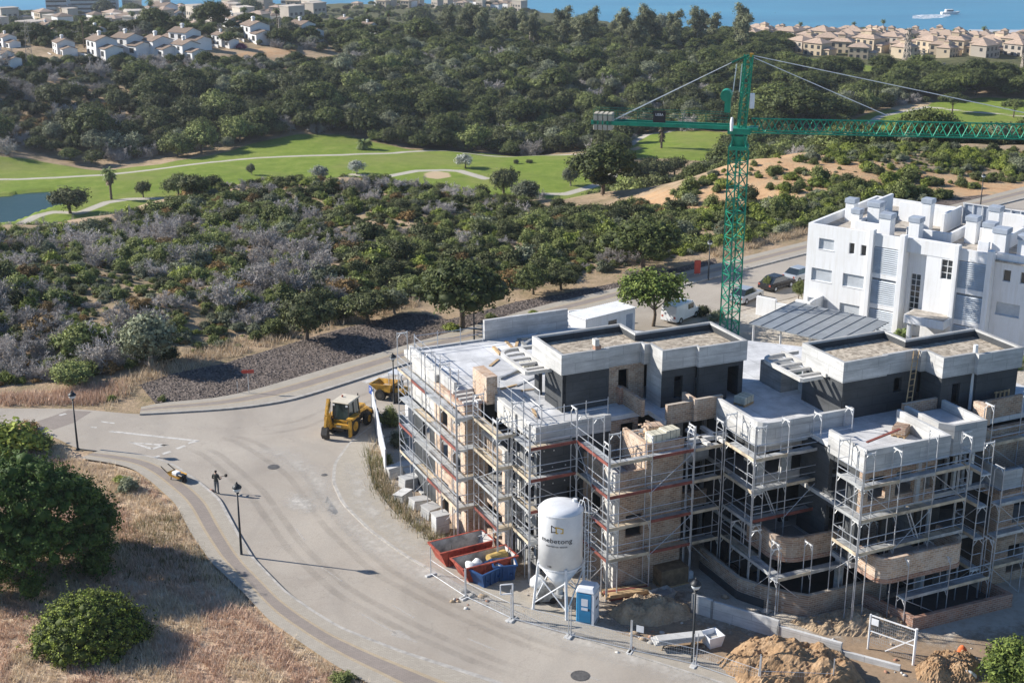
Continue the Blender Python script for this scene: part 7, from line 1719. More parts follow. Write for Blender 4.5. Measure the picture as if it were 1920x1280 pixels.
def gn_scatter(name, proto, pts, rots, scls, label):
    """what is past counting: one point cloud mesh whose modifier sets a copy of proto on each point"""
    me = bpy.data.meshes.new(name); me.from_pydata([tuple(p) for p in pts], [], [])
    a = me.attributes.new('rot', 'FLOAT_VECTOR', 'POINT'); a.data.foreach_set('vector', np.array([(0, 0, r) for r in rots], np.float32).ravel())
    a = me.attributes.new('scl', 'FLOAT_VECTOR', 'POINT'); a.data.foreach_set('vector', np.array(scls, np.float32).ravel())
    o = link(name, me); tag(o, label, kind='stuff')
    g = bpy.data.node_groups.new(name, 'GeometryNodeTree'); g.interface.new_socket('Geometry', in_out='INPUT', socket_type='NodeSocketGeometry'); g.interface.new_socket('Geometry', in_out='OUTPUT', socket_type='NodeSocketGeometry')
    gi = g.nodes.new('NodeGroupInput'); go = g.nodes.new('NodeGroupOutput'); ip = g.nodes.new('GeometryNodeInstanceOnPoints'); oi = g.nodes.new('GeometryNodeObjectInfo')
    oi.inputs['Object'].default_value = proto; oi.transform_space = 'ORIGINAL'; oi.inputs['As Instance'].default_value = True
    r = g.nodes.new('GeometryNodeInputNamedAttribute'); r.data_type = 'FLOAT_VECTOR'; r.inputs['Name'].default_value = 'rot'; s = g.nodes.new('GeometryNodeInputNamedAttribute'); s.data_type = 'FLOAT_VECTOR'; s.inputs['Name'].default_value = 'scl'
    g.links.new(gi.outputs[0], ip.inputs['Points']); g.links.new(oi.outputs['Geometry'], ip.inputs['Instance']); g.links.new(r.outputs[0], ip.inputs['Rotation']); g.links.new(s.outputs[0], ip.inputs['Scale']); g.links.new(ip.outputs[0], go.inputs[0])
    o.modifiers.new('scatter', 'NODES').node_group = g
    return o
# ------------------------------------------------------------------ trees and shrubs one can point at
def gt(kind, label, px, py, r_px, sz=1.0, group=None, rz=None, dz=0.0, flat=False):
    p = at(px, py) if flat else ground(px, py)
    s = pxscale(p, r_px, TREE[kind][2])
    return plant_tree(kind, label, p + Vector((0, 0, dz)), s, group, rz, s * sz)
def gs(kind, label, px, py, r_px, sz=1.0, group=None, flat=False):
    p = at(px, py) if flat else ground(px, py)
    s = pxscale(p, r_px, 1.12)
    return shrub(label, kind, p + Vector((0, 0, -0.08 * s)), s, group, s * sz)
gt('broad_pine', 'large pine on the gravel bank right beside the street footway', 866, 617, 92, 0.95, flat=True)
gt('street_tree', 'light green street tree in front of the site cabin', 1225, 612, 80, 0.85, flat=True)
gt('broad_pine', 'spreading dark pine at the edge of the scrub above the street tree', 1205, 505, 78, 0.8)
gt('olive_tree', 'big rounded grey-green tree left of the gravel bank', 285, 690, 66, 1.05); gt('round_oak', 'dense dark evergreen tree above the gravel bank', 575, 640, 62, 0.95); gt('round_oak', 'dark evergreen tree right of the dense one above the bank', 690, 604, 55, 0.7); gt('green_oak', 'round green tree behind the roadside pine', 1000, 552, 38, 1.0); gt('round_oak', 'low dark tree right of the roadside pine', 1052, 545, 36, 0.7)
gt('olive_tree', 'grey-green tree above the bank left of the roadside pine', 740, 590, 36, 0.9)
gt('green_oak', 'leafy tree at the right edge of the scrub slope', 150, 660, 50, 0.7); gt('green_oak', 'bright green tree low in the scrub at the left', 140, 722, 48, 0.62)
gt('broad_pine', 'big lone pine on the fairway edge beside the cart path', 1130, 365, 66, 0.95); gt('olive_tree', 'small thin tree left of the lone fairway pine', 1070, 350, 20, 1.2); gt('umbrella_pine', 'small pine in front of the lone fairway pine', 1130, 368, 28, 0.8)
gt('round_oak', 'dark round tree on the crest above the scrub', 945, 366, 36, 0.9); gt('olive_tree', 'brownish tree beside the dark round one on the crest', 985, 378, 33, 0.8); gt('round_oak', 'dark tree on the left shore of the pond', 132, 402, 42, 0.75); gt('green_oak', 'broad tree pair at the fairway edge, left one', 335, 368, 32, 0.9); gt('round_oak', 'broad tree pair at the fairway edge, right one', 365, 372, 32, 0.9)
for i, (px, py, w) in enumerate(((1195, 352, 34), (1235, 345, 32), (1215, 330, 26), (1265, 330, 26))): gt('round_oak', 'dark evergreen tree in the thicket right of the lone fairway pine', px, py, w, .9, 'thicket right of the lone pine')
gt('fan_palm', 'tall fan palm between pond and fairway', 209, 374, 18, 0.95); gt('round_oak', 'small umbrella shaped tree on the fairway by the palm', 269, 371, 17, 1.2); gt('date_palm', 'feathery palm on the fairway bank before the dark wood', 683, 281, 20, 0.8); gt('skirted_palm', 'palm with a shaggy skirt on the right fairway', 1240, 278, 16, 0.85)
for i, (px, py) in enumerate(((598, 336), (669, 328), (873, 316))): gt('blossom_tree', ['white flowering tree at the scrub edge of the fairway', 'white flowering tree in the middle of the fairway', 'white flowering tree nearest the bunker'][i], px, py, 20, 0.9)
gt('olive_tree', 'slim young tree on the fairway beyond the palm', 472, 328, 9, 1.6); gs('dark_a', 'left of two clipped round bushes on the fairway', 968, 308, 8); gs('dark_b', 'right of two clipped round bushes on the fairway', 993, 306, 8)
for i, (px, py, w) in enumerate(((1500, 262, 62), (1455, 250, 60), (1545, 255, 50), (1410, 258, 40))): gt('umbrella_pine', ['big umbrella pine at the centre of the clump behind the jib', 'umbrella pine left in the clump behind the jib', 'umbrella pine right in the clump behind the jib', 'umbrella pine close behind the crane mast'][i], px, py, w, 0.85)
for i, (px, py) in enumerate(((1628, 205), (1641, 204))): gt('cypress', ['left of two slim cypresses by the right green', 'right of two slim cypresses by the right green'][i], px, py, 4, 1.0)
for i, (px, py, w) in enumerate(((1785, 213, 26), (1900, 222, 24), (1690, 172, 30), (1760, 178, 26), (1830, 180, 34), (1870, 176, 30), (1920, 185, 30))): gt('umbrella_pine', ['umbrella pine standing alone on the right fairway', 'umbrella pine at the right picture edge of the fairway', 'umbrella pine before the lattice pylons', 'umbrella pine between the pylons and the right green', 'wide umbrella pine behind the right fairway', 'umbrella pine under the villas at the right', 'umbrella pine at the far right under the villas'][i], px, py, w, 0.8)
# scrub giants, grey dead trees
for i, (px, py, w) in enumerate(((355, 500, 52), (280, 520, 36), (180, 500, 40), (60, 560, 48), (320, 575, 34), (100, 620, 40), (240, 605, 30), (430, 540, 30), (40, 500, 34), (200, 690, 40), (390, 430, 26), (600, 560, 24), (660, 545, 24), (465, 610, 34), (30, 690, 36), (150, 440, 26), (1130, 495, 26), (1190, 520, 20), (735, 470, 18), (280, 440, 24), (520, 560, 22), (90, 700, 40))):
    gs('dead%d' % (i % 3), 'bare grey dead shrub in the scrub above the bank', px, py, w, 0.85, 'bare grey shrubs in the near scrub')
# foreground
def big_bush():
    p = at(172, 1205); cl = []
    g = np.random.default_rng(5)
    for i in range(60):
        a = i * 2.39996; d = math.sqrt((i + .5) / 60) * 0.9
        cl.append(((math.cos(a) * d * 3.05, math.sin(a) * d * 2.75, (1 - d ** 2.2) * 2.35 + 0.1), (0.62 * g.uniform(.8, 1.2),) * 2 + (0.5,)))
    for i in range(34):
        a = g.uniform(0, 6.28); d = g.uniform(.8, 1.04); cl.append(((math.cos(a) * d * 3.0, math.sin(a) * d * 2.7, g.uniform(.1, .9)), (g.uniform(.25, .5),) * 3))
    cl.append(((0, 0, 0.9), (2.7, 2.4, 1.4)))
    me = crown('foliage', cl, 34000, 0.058, 'leaf_bush', 6, core=0.72, ragged=0.26, up=0.3, base=0.26)
    t = thing('round_bush', 'big round dark green bush with bright tips on the dry grass', 'bush', p); link('foliage', me, t)
    part('stem', 'bark', t, lambda m: [m.tube((0, 0, -0.1), (math.cos(k) * .7, math.sin(k) * .7, 1.2), .09, 6, .03) for k in range(6)] and None)
big_bush()
def big_tree():
    p = at(58, 1072); g = np.random.default_rng(15); cl = []
    for i in range(170):
        a = i * 2.39996; d = math.sqrt((i + .5) / 170) * 0.95
        z = 2.1 + 4.9 * (1 - d ** 2.4) * g.uniform(.7, 1.05)
        cl.append(((math.cos(a) * d * 5.4, math.sin(a) * d * 4.6, z), (g.uniform(.45, .95),) * 2 + (g.uniform(.4, .65),)))
    for i in range(30):
        a = g.uniform(0, 6.28); cl.append(((math.cos(a) * 4.3, math.sin(a) * 3.7, g.uniform(.6, 2.2)), (g.uniform(.7, 1.1),) * 2 + (.7,)))
    cl.append(((0, 0, 2.6), (4.2, 3.6, 2.3)))
    me = crown('crown', cl, 62000, 0.08, 'leaf_lush_dark', 16, core=0.66, ragged=0.27, up=0.35, base=0.36)
    t = thing('pine_tree', 'large bushy pine in the left foreground shading the footway', 'tree', p, 0.4); link('crown', me, t); link('trunk', trunk_mesh(2.2, .3, 3.5, 17, crown_z=4), t)
leaf_mat('leaf_lush_dark', (0.042, 0.083, 0.015), (0.184, 0.271, 0.044), 0.1)
big_tree()
def right_bush():
    p = at(1905, 1290); cl = [((a[0] * 2.0, a[1] * 2.0, a[2] * 2.3), tuple(x * 1.5 for x in r)) for a, r in shrub_clumps(91, 1.0, 1.35, 34)]
    t = thing('leafy_bush', 'light green leafy bush at the lower right corner', 'bush', p); link('foliage', crown('foliage', cl, 14000, 0.085, 'leaf_lush', 92, core=0.6, ragged=0.25), t); part('stem', 'bark', t, lambda m: [m.tube((0, 0, -0.1), (math.cos(k) * .5, math.sin(k) * .5, 1.3), .06, 6, .03) for k in range(5)] and None)
right_bush()
for i, (px, py, w, k, h) in enumerate(((20, 845, 80, 'yellow_a', .8), (85, 840, 28, 'green_a', .9), (240, 920, 26, 'olive_a', 1.0), (225, 905, 18, 'yellow_a', .8), (45, 815, 40, 'rust_a', .7), (210, 750, 12, 'yellow_a', .9), (304, 752, 11, 'green_a', 1.0), (845, 620, 22, 'yellow_a', .7), (920, 598, 14, 'green_b', .9), (1090, 615, 16, 'green_a', 1.5), (730, 800, 24, 'green_a', 1.6), (745, 835, 20, 'olive_a', 1.5), (725, 870, 16, 'green_b', 1.4), (1000, 590, 12, 'yellow_a', .8), (640, 1280, 34, 'green_a', .6), (1290, 585, 16, 'green_a', 1.2), (1318, 592, 20, 'dark_a', 1.0), (1345, 600, 22, 'olive_b', 1.0), (1440, 700, 30, 'yellow_a', .9), (1480, 690, 22, 'green_a', 1.0))):
    gs(k, ['yellow-green shrub left of the big foreground pine', 'green shrub by the junction behind the foreground pine', 'small grey-green shrub on the dry grass beside the curved footway', 'yellowish shrub above the grey-green one on the dry grass', 'rust coloured shrub at the left junction verge', 'small yellowish plant at the tip of the gravel bank', 'small bright green plant at the end of the far footway', 'yellow-green shrub under the roadside pine', 'small green shrub beside the roadside pine', 'small bushy tree in front of the site cabin', 'leafy plant behind the white hoarding', 'grey-green plant behind the middle of the hoarding', 'green plant behind the near end of the hoarding', 'low yellow-green shrub on the bank right of the roadside pine', 'green shrub cut by the lower picture edge', 'green shrub beside the parked van', 'dark hedge shrub left of the crane foot', 'olive hedge shrub at the crane foot', 'yellow-green shrub below the carport', 'green shrub between the carport and the right penthouse'][i], px, py, w, h, None, py > 560)
for i, (px, py, w) in enumerate(((1835, 640, 20), (1560, 600, 16), (1690, 640, 22), (1905, 690, 22))): gt('date_palm', ['young palm squeezed between white block and right penthouse', 'palm in the garden of the white apartments', 'palm at the entrance of the white apartments', 'palm at the right edge behind the penthouse'][i], px, py, w, 0.9, None, None, 0.0, True)
gt('green_oak', 'young street tree beside the black parked car', 1440, 545, 11, 1.7, flat=True); gt('green_oak', 'narrow green tree at the left corner of the white apartments', 1497, 560, 14, 1.7, flat=True)
# ------------------------------------------------------------------ scattered woods and scrub
CRX = [-100, 0, 150, 250, 320, 400, 600, 760, 860, 1000, 1150, 1250, 1330, 1400, 1550, 1700, 1900, 2100]; CRY = [445, 440, 428, 408, 385, 354, 340, 346, 368, 386, 402, 372, 335, 300, 285, 278, 286, 280]
def scatter():
    rng = np.random.default_rng(77)
    N = 150000
    a = rng.uniform(R(-24), R(24), N); d = np.sqrt(rng.uniform(98 ** 2, 640 ** 2, N))
    near = rng.uniform(size=N) < 0.5
    d = np.where(near, np.sqrt(rng.uniform(98 ** 2, 225 ** 2, N)), d)
    x, y = np.sin(a) * d, np.cos(a) * d
    z = height(x, y)
    zc = y * CP - (z - CAM_H) * SP; px = 960 + FPX * x / zc; py = 640 - FPX * (y * SP + (z - CAM_H) * CP) / zc
    off = y - np.interp(x, FLX, FLY)
    fair = np.minimum.reduce([sdf(p, x, y) for p in FAIRWAYS]); dirt = np.minimum.reduce([sdf(p, x, y) for p in DIRTS]); pond = sdf(POND, x, y); path = np.minimum.reduce([linedist(p, x, y) for p in CARTPATHS])
    patch = np.sin(x * .09 + 2) * np.cos(y * .07) + .7 * np.sin(x * .21 + y * .17) + .5 * np.sin(x * .4 - y * .33 + 1)
    ok = (off > 0.8) & (fair > 1.0) & (pond > 1.5) & (path > 1.6) & (px > -120) & (px < 2040) & (py > 55) & (z > -58)
    u = rng.uniform(size=N)
    grid = {}
    out = []
    def free(xx, yy, r):
        c = 2.0; i0, i1, j0, j1 = int((xx - r - 5) // c), int((xx + r + 5) // c), int((yy - r - 5) // c), int((yy + r + 5) // c)
        for i in range(i0, i1 + 1):
            for j in range(j0, j1 + 1):
                for (qx, qy, qr) in grid.get((i, j), ()):
                    if (qx - xx) ** 2 + (qy - yy) ** 2 < (0.45 * (r + qr)) ** 2: return False
        return True
    for i in np.nonzero(ok)[0]:
        D = d[i]; g = u[i]; X = px[i]; Y = py[i]; pt = patch[i]; k = None
        villa = D > 425 and X < 660 and Y < 118
        if D < 330 and Y < np.interp(X, CRX, CRY) - 2: continue
        if D < 228:                                   # near scrub
            open_ = (pt > 0.4) or (Y < 445 and 330 < X < 900 and pt > -0.55)
            if dirt[i] < -0.5 and g > 0.03: continue
            if open_ and g > 0.16: continue
            q = rng.uniform(); grey = np.sin(x[i] * .13 + 1) * np.cos(y[i] * .11) + .5 * np.sin(x[i] * .31 + y[i] * .27) > .15
            if X < 620 and Y > 415 and grey and q < .42: k = ('dead', 'dead%d' % rng.integers(3))
            elif X < 560 and Y > 415:
                k = ('shrub', 'olive_a') if q < .15 else ('shrub', 'olive_b') if q < .4 else ('dead', 'dead%d' % rng.integers(3)) if q < .43 else ('shrub', 'green_a') if q < .74 else ('shrub', 'dark_a') if q < .86 else ('shrub', 'yellow_a') if q < .94 else ('shrub', 'rust_a')
            elif X > 1280: k = ('shrub', 'yellow_a') if q < .3 else ('shrub', 'green_a') if q < .6 else ('shrub', 'green_b') if q < .75 else ('shrub', 'olive_a') if q < .87 else ('shrub', 'dark_a')
            else: k = ('shrub', 'dark_a') if q < .24 else ('shrub', 'dark_b') if q < .4 else ('shrub', 'green_a') if q < .6 else ('shrub', 'green_b') if q < .74 else ('shrub', 'yellow_a') if q < .82 else ('shrub', 'rust_a') if q < .88 else ('shrub', 'olive_b') if q < .94 else ('dead', 'dead%d' % rng.integers(3))
            s = (.42 + 1.55 * rng.uniform() ** 2.2) * (1.45 if k[0] == 'dead' else 1.0) * (0.75 if open_ else 1) * (.7 if X > 1330 and Y < 330 else 1); rad = s * 1.0
        elif D < 640:
            if dirt[i] < -0.5 and g > 0.1: continue
            if villa and (D < 470 or g > .12): continue
            if X > 1480 and Y < 150: continue
            if D < 345 and X < 1120: continue
            if 345 < D and X < 260 and 130 < Y < 262 and g > 0.5: continue      # open tan slope on the left hill
            if Y < 245 and pt > .95 and g > .25: continue
            if X < 420 and Y > 258 and fair[i] < 12 and g > .1: continue
            q = rng.uniform()
            far = D > 500
            if X > 1330 and Y < 190: k = ('tree', 'umbrella_pine') if q < .7 else ('tree', 'broad_pine') if q < .9 else ('tree', 'round_oak')
            elif far and X < 1400: k = ('tree', 'eucalyptus') if q < .4 else ('tree', 'round_oak') if q < .65 else ('tree', 'umbrella_pine') if q < .85 else ('tree', 'olive_tree')
            elif D < 400: k = ('tree', 'round_oak') if q < .34 else ('tree', 'broad_pine') if q < .6 else ('tree', 'green_oak') if q < .78 else ('tree', 'olive_tree') if q < .9 else ('dead', 'dead%d' % rng.integers(3))
            else: k = ('tree', 'round_oak') if q < .22 else ('tree', 'green_oak') if q < .4 else ('tree', 'broad_pine') if q < .52 else ('tree', 'olive_tree') if q < .74 else ('dead', 'dead%d' % rng.integers(3)) if q < .86 else ('shrub', 'dark_a')
            if X < 260 and 130 < Y < 262 and k[0] == 'tree' and q > .2: k = ('shrub', 'rust_a' if q > .8 else 'olive_b' if q > .5 else 'dark_b')
            if k[0] == 'tree': s = (.7 + 1.0 * rng.uniform() ** 1.5) * (0.62 if far else 1.0) * (1.15 if X < 700 else 1.0) * (.75 if 'pine' in k[1] else 1.0); s *= .5 if (X < 640 and D < 480 and Y < 165) else .75 if villa else 1; rad = s * TREE[k[1]][2] * 0.9
            elif k[0] == 'dead': s = rng.uniform(2.0, 4.0); rad = s
            else: s = rng.uniform(1.0, 2.0); rad = s
        else: continue
        if not free(x[i], y[i], rad): continue
        grid.setdefault((int(x[i] // 2), int(y[i] // 2)), []).append((x[i], y[i], rad))
        out.append((k[0], k[1], x[i], y[i], z[i], s, s / D * (TREE[k[1]][2] if k[0] == 'tree' else 1.0), X, Y, D))
    return out
SC = scatter()
print('scattered', len(SC), {c: sum(1 for o in SC if o[0] == c) for c in ('tree', 'shrub', 'dead')})
KN = {'umbrella_pine': 'umbrella pine', 'broad_pine': 'broad dark pine', 'round_oak': 'dense dark evergreen tree', 'green_oak': 'mid green leafy tree', 'olive_tree': 'grey-green loose tree', 'eucalyptus': 'tall pale eucalyptus', 'green_a': 'rounded mid green shrub', 'green_b': 'low mid green shrub', 'dark_a': 'rounded dark green shrub', 'dark_b': 'low dark green shrub', 'yellow_a': 'yellow-green shrub', 'olive_a': 'rounded grey-green shrub', 'olive_b': 'low grey-green shrub', 'rust_a': 'rust brown shrub'}
def place_of(X, Y, D):
    if D < 228: return 'on the scrub slope between street and golf course' if X < 1280 else 'on the low scrub behind the white apartments'
    if X > 1330 and Y < 190: return 'in the pine belt below the far villas'
    if D > 500: return 'in the tree belt towards the sea'
    return 'in the wood on the hill behind the fairway'
def spot_of(X, Y, D):
    """the same place told more closely, by what stands beside it"""
    if D < 228 and X < 1280:
        c = 'below the pond' if X < 220 else 'below the fairway palm' if X < 420 else 'below the white flowering trees' if X < 700 else 'below the fairway bunker' if X < 900 else 'left of the crane mast'
        r = 'by the golf edge' if Y < 420 else 'halfway up the scrub' if Y < 540 else 'just above the gravel bank'
        return r + ', ' + c
    if D < 228: return ('between crane mast and bare orange bank' if X < 1420 else 'above the white apartment roofs') + (', near the road' if Y > 360 else ', by the far fairway')
    if X > 1330 and Y < 190: return 'in the pine belt under the estate ' + ('beside the crane top' if X < 1500 else 'before the pylons' if X < 1760 else 'at the right edge')
    if D > 500: return 'in the sea side tree belt ' + ('behind the hill villas' if X < 620 else 'behind the bare plot' if X < 900 else 'by the slim lattice mast' if X < 1120 else 'behind the crane top')
    c = 'under the villas above the pond' if X < 260 else 'under the big hill villas' if X < 460 else 'above the fairway palm bank' if X < 760 else 'above the bunker' if X < 960 else 'behind the crane counterweight' if X < 1180 else 'behind the crane mast' if X < 1420 else 'behind the crane jib' if X < 1650 else 'by the right fairway'
    return ('low on the wooded hill ' if Y > 215 else 'midway up the wooded hill ' if Y > 150 else 'high on the wooded hill ') + c
PROTO = {}
for cat, lim in (('tree', 300), ('shrub', 280), ('dead', 200)):
    L = sorted([o for o in SC if o[0] == cat and -40 < o[7] < 1960], key=lambda o: -o[6]); rest = [o for o in SC if o[0] == cat and not -40 < o[7] < 1960] + L[lim:]
    for o in L[:lim]:
        loc = (o[2], o[3], o[4] - 0.1 * o[5]); wh = place_of(o[7], o[8], o[9]); sp_ = spot_of(o[7], o[8], o[9])
        if cat == 'tree': t = plant_tree(o[1], KN[o[1]] + ' ' + sp_, loc, o[5], 'trees ' + wh, None, o[5] * random.uniform(.85, 1.1)); PROTO.setdefault(o[1], [c for c in t.children if c.name.startswith('crown')][0])
        else:
            t = shrub((KN[o[1]] if cat == 'shrub' else 'bare grey dead shrub') + ' ' + sp_, o[1], loc, o[5], ('shrubs ' if cat == 'shrub' else 'dead shrubs ') + wh, o[5] * random.uniform(.75, 1.15)); PROTO.setdefault(o[1], t)
    for k in sorted({o[1] for o in rest}):
        if k not in PROTO: continue
        Q = [o for o in rest if o[1] == k]
        gn_scatter('undergrowth' if cat != 'tree' else 'far_wood', PROTO[k], [(o[2], o[3], o[4] - 0.1 * o[5]) for o in Q], [random.uniform(0, 6.28) for o in Q], [(o[5], o[5], o[5] * random.uniform(.8, 1.1)) for o in Q], 'mass of %s filling the slopes' % ((KN[k] + 's') if cat != 'dead' else 'bare grey shrubs'))
# low ground cover between the shrubs
def low_cover():
    rng = np.random.default_rng(5); N = 9000
    a = rng.uniform(R(-24), R(24), N); d = np.sqrt(rng.uniform(98 ** 2, 226 ** 2, N)); x, y = np.sin(a) * d, np.cos(a) * d; z = height(x, y); zc = y * CP - (z - CAM_H) * SP; px = 960 + FPX * x / zc; py = 640 - FPX * (y * SP + (z - CAM_H) * CP) / zc
    off = y - np.interp(x, FLX, FLY); dirt = np.minimum.reduce([sdf(p, x, y) for p in DIRTS])
    ok = (off > 0.5) & ((dirt > 0) | (rng.uniform(size=N) < .05)) & (z > -14) & (py > np.interp(px, CRX, CRY))
    idx = np.nonzero(ok)[0]
    for j, k in enumerate(('green_b', 'rust_a', 'olive_b', 'yellow_a')):
        I = [i for n, i in enumerate(idx) if n % 4 == j]
        if k in PROTO: gn_scatter('ground_cover', PROTO[k], [(x[i], y[i], z[i] - .06) for i in I], [rng.uniform(0, 6.28) for i in I], [(s, s, s * .7) for s in rng.uniform(.2, .5, len(I))], 'low cushions of brush covering the dry ground')
low_cover()
# ------------------------------------------------------------------ grass, weeds, dark gravel chips
def blades(name, pts, mat, label, nb, hmin, hmax, w, spread, seed, lean=0.5, zf=None):
    rng = np.random.default_rng(seed); n = len(pts); P = np.repeat(np.asarray(pts), nb, 0); N = len(P)
    P = P + np.concatenate([rng.normal(0, spread, (N, 2)), np.zeros((N, 1))], 1)
    h = rng.uniform(hmin, hmax, N) * np.repeat(rng.uniform(.6, 1.3, n), nb); a = rng.uniform(0, 6.283, N); l = h * rng.uniform(.15, lean, N)
    s = np.stack([-np.sin(a), np.cos(a), np.zeros(N)], 1) * (w * rng.uniform(.6, 1.4, N))[:, None]; tip = P + np.stack([np.cos(a) * l, np.sin(a) * l, h], 1)
    v = np.stack([P - s, P + s, tip], 1).reshape(-1, 3); tri = np.arange(3 * N).reshape(N, 3)
    t = np.clip(np.repeat(rng.uniform(.1, .8, n), nb) + rng.normal(0, .2, N), 0, 1)
    me = mesh_np(name, v, np.zeros((0, 4), int), t, mat, tri)
    return tag(link(name, me), label, kind='stuff')
def inside_pts(poly, n, seed, keep=None):
    P = [at(a, b) for a, b in poly]; rng = np.random.default_rng(seed); xs = [p.x for p in P]; ys = [p.y for p in P]
    x = rng.uniform(min(xs), max(xs), n * 6); y = rng.uniform(min(ys), max(ys), n * 6); d = sdf(P, x, y); I = np.nonzero(d < -0.05)[0][:n]
    z = height(x[I], y[I])
    return np.stack([x[I], y[I], z], 1)
GRASS = [(-120, 800), (0, 796), (90, 824), (145, 862), (175, 870), (215, 876), (250, 887), (285, 912), (329, 952), (357, 1006), (394, 1060), (455, 1118), (502, 1169), (570, 1217), (631, 1258), (690, 1290), (690, 1320), (-120, 1330)]
gp_ = inside_pts(GRASS, 9500, 3)
sel = (np.sin(gp_[:, 0] * .5) * np.cos(gp_[:, 1] * .42) + .6 * np.sin(gp_[:, 0] * 1.1 + gp_[:, 1] * .9)) > 0.1
blades('dry_grass', gp_[~sel], 'dry_blade', 'pale dry grass covering the left foreground slope', 11, .12, .42, .02, .16, 4, 0.9)
blades('dry_grass', gp_[sel], 'dry_blade_pink', 'reddish dry grass in patches on the foreground slope', 11, .12, .38, .022, .16, 5, 0.9)
shade = inside_pts([(150, 1010), (330, 960), (390, 1060), (420, 1090), (300, 1100), (180, 1080)], 260, 8)
blades('tall_grass', shade, 'weed_blade', 'taller greenish grass in the shade of the foreground pine', 9, .2, .5, .02, .22, 6, 0.8)
blades('roadside_weeds', inside_pts([(690, 820), (712, 870), (735, 930), (775, 975), (830, 1015), (850, 1045), (800, 1015), (745, 965), (700, 915), (688, 860)], 190, 9), 'weed_blade', 'tall rusty weeds along the site edge', 10, .3, .95, .022, .3, 7, 0.7)
blades('roadside_weeds', inside_pts([(690, 800), (720, 850), (740, 920), (800, 985), (850, 1040), (760, 985), (700, 915)], 170, 10), 'dry_blade', 'tall straw coloured weeds along the site edge', 10, .3, .9, .022, .3, 8, 0.7)
for i, L in enumerate(([(200, 770), (265, 722), (400, 680), (520, 645), (640, 610), (780, 575), (780, 562), (640, 592), (500, 625), (380, 655), (270, 690), (190, 740)], [(1340, 484), (1450, 455), (1520, 438), (1520, 425), (1330, 468)], [(-80, 762), (0, 760), (180, 758), (240, 740), (230, 715), (100, 735), (-80, 745)])):
    blades('verge_grass', inside_pts(L, [700, 500, 600][i], 20 + i), 'dry_blade' if i != 2 else 'dry_blade_pink', ['straw coloured grass along the top of the gravel bank', 'pale grass along the verge behind the crane', 'dry brown grass at the left junction verge'][i], 12, .2, .7, .03, .3, 30 + i, 0.7)
gravel_mat('dark_gravel', (0.075, 0.06, 0.052), (0.17, 0.138, 0.118), 3.2)
BANK = [(262, 722), (330, 700), (420, 682), (520, 652), (600, 628), (680, 607), (760, 588), (800, 590), (840, 600), (900, 585), (970, 566), (1050, 552), (1160, 530), (1260, 505), (1340, 485), (1345, 497), (1290, 509), (1174, 537), (1009, 576), (912, 605), (784, 642), (640, 684), (537, 715), (470, 735), (400, 750), (340, 754), (290, 756)]
bank = sheet('gravel', [at(a, b) for a, b in BANK], 0.05, 'dark_gravel', 'bank of dark volcanic gravel beside the footway', 'stuff')
def chips():
    pts = inside_pts(BANK, 15000, 41); rng = np.random.default_rng(42); n = len(pts)
    T = np.array([(-1, -.8, 0), (1, -.6, 0), (.1, 1, 0), (0, 0, .9)]); F = np.array([(0, 1, 3), (1, 2, 3), (2, 0, 3)])
    a = rng.uniform(0, 6.28, n); s = rng.uniform(.05, .15, n)
    c, sn = np.cos(a), np.sin(a)
    v = np.stack([(T[None, :, 0] * c[:, None] - T[None, :, 1] * sn[:, None]) * s[:, None], (T[None, :, 0] * sn[:, None] + T[None, :, 1] * c[:, None]) * s[:, None], T[None, :, 2] * s[:, None] * rng.uniform(.5, 1.2, n)[:, None]], 2) + (pts + np.array([0, 0, .04]))[:, None, :]
    tri = (F[None] + np.arange(n)[:, None, None] * 4).reshape(-1, 3)
    me = mesh_np('gravel', v.reshape(-1, 3), np.zeros((0, 4), int), np.repeat(np.clip(rng.normal(.4, .3, n), 0, 1), 3), 'chip', tri)
    tag(link('gravel', me), 'loose dark stones lying on the gravel bank', kind='stuff')
leaf_mat('chip', (0.055, 0.045, 0.04), (0.23, 0.19, 0.165), 0.0, 0.0)
chips()

sheet('gravel', [ground(a, b) for a, b in ((1640, 402), (1700, 380), (1850, 366), (1885, 372), (1760, 402), (1680, 416))], 0.06, 'dark_gravel', 'patch of dark gravel beside the road behind the white apartments', 'stuff')
# ------------------------------------------------------------------ villas, coast town, pylons, boat
plain('far_white', (0.74, 0.73, 0.71), 0.85, 0, 0.06, 0.2); plain('far_cream', (0.6, 0.49, 0.35), 0.85, 0, 0.08, 0.2, vary_obj=0.25); plain('far_beige', (0.56, 0.49, 0.41), 0.85, 0, 0.1, 0.2, vary_obj=0.3); plain('tile_brown', (0.24, 0.175, 0.13), 0.9, 0, 0.2, 1.0, vary_obj=0.2); plain('tile_pink', (0.47, 0.35, 0.265), 0.9, 0, 0.15, 1.0, vary_obj=0.2); plain('far_glass', (0.05, 0.055, 0.06), 0.3, 0, 0.1); plain('pylon_rust', (0.42, 0.36, 0.3), 0.7, 0.2, 0.15); plain('far_grey', (0.45, 0.48, 0.5), 0.7, 0, 0.08)
def gable(m, x0, x1, y0, y1, z, h, o=0.35, t=0.14):
    """tiled gable roof, ridge along x"""
    yc = (y0 + y1) / 2
    pts = [(y0 - o, z - 0.05), (yc, z + h), (y1 + o, z - 0.05), (y1 + o, z - 0.05 + t), (yc, z + h + t), (y0 - o, z - 0.05 + t)]
    n = 6
    m.add([(x0 - o, a, b) for a, b in pts] + [(x1 + o, a, b) for a, b in pts], [tuple(range(n)), tuple(range(2 * n - 1, n - 1, -1))] + [(i, n + i, n + (i + 1) % n, (i + 1) % n) for i in range(n)])
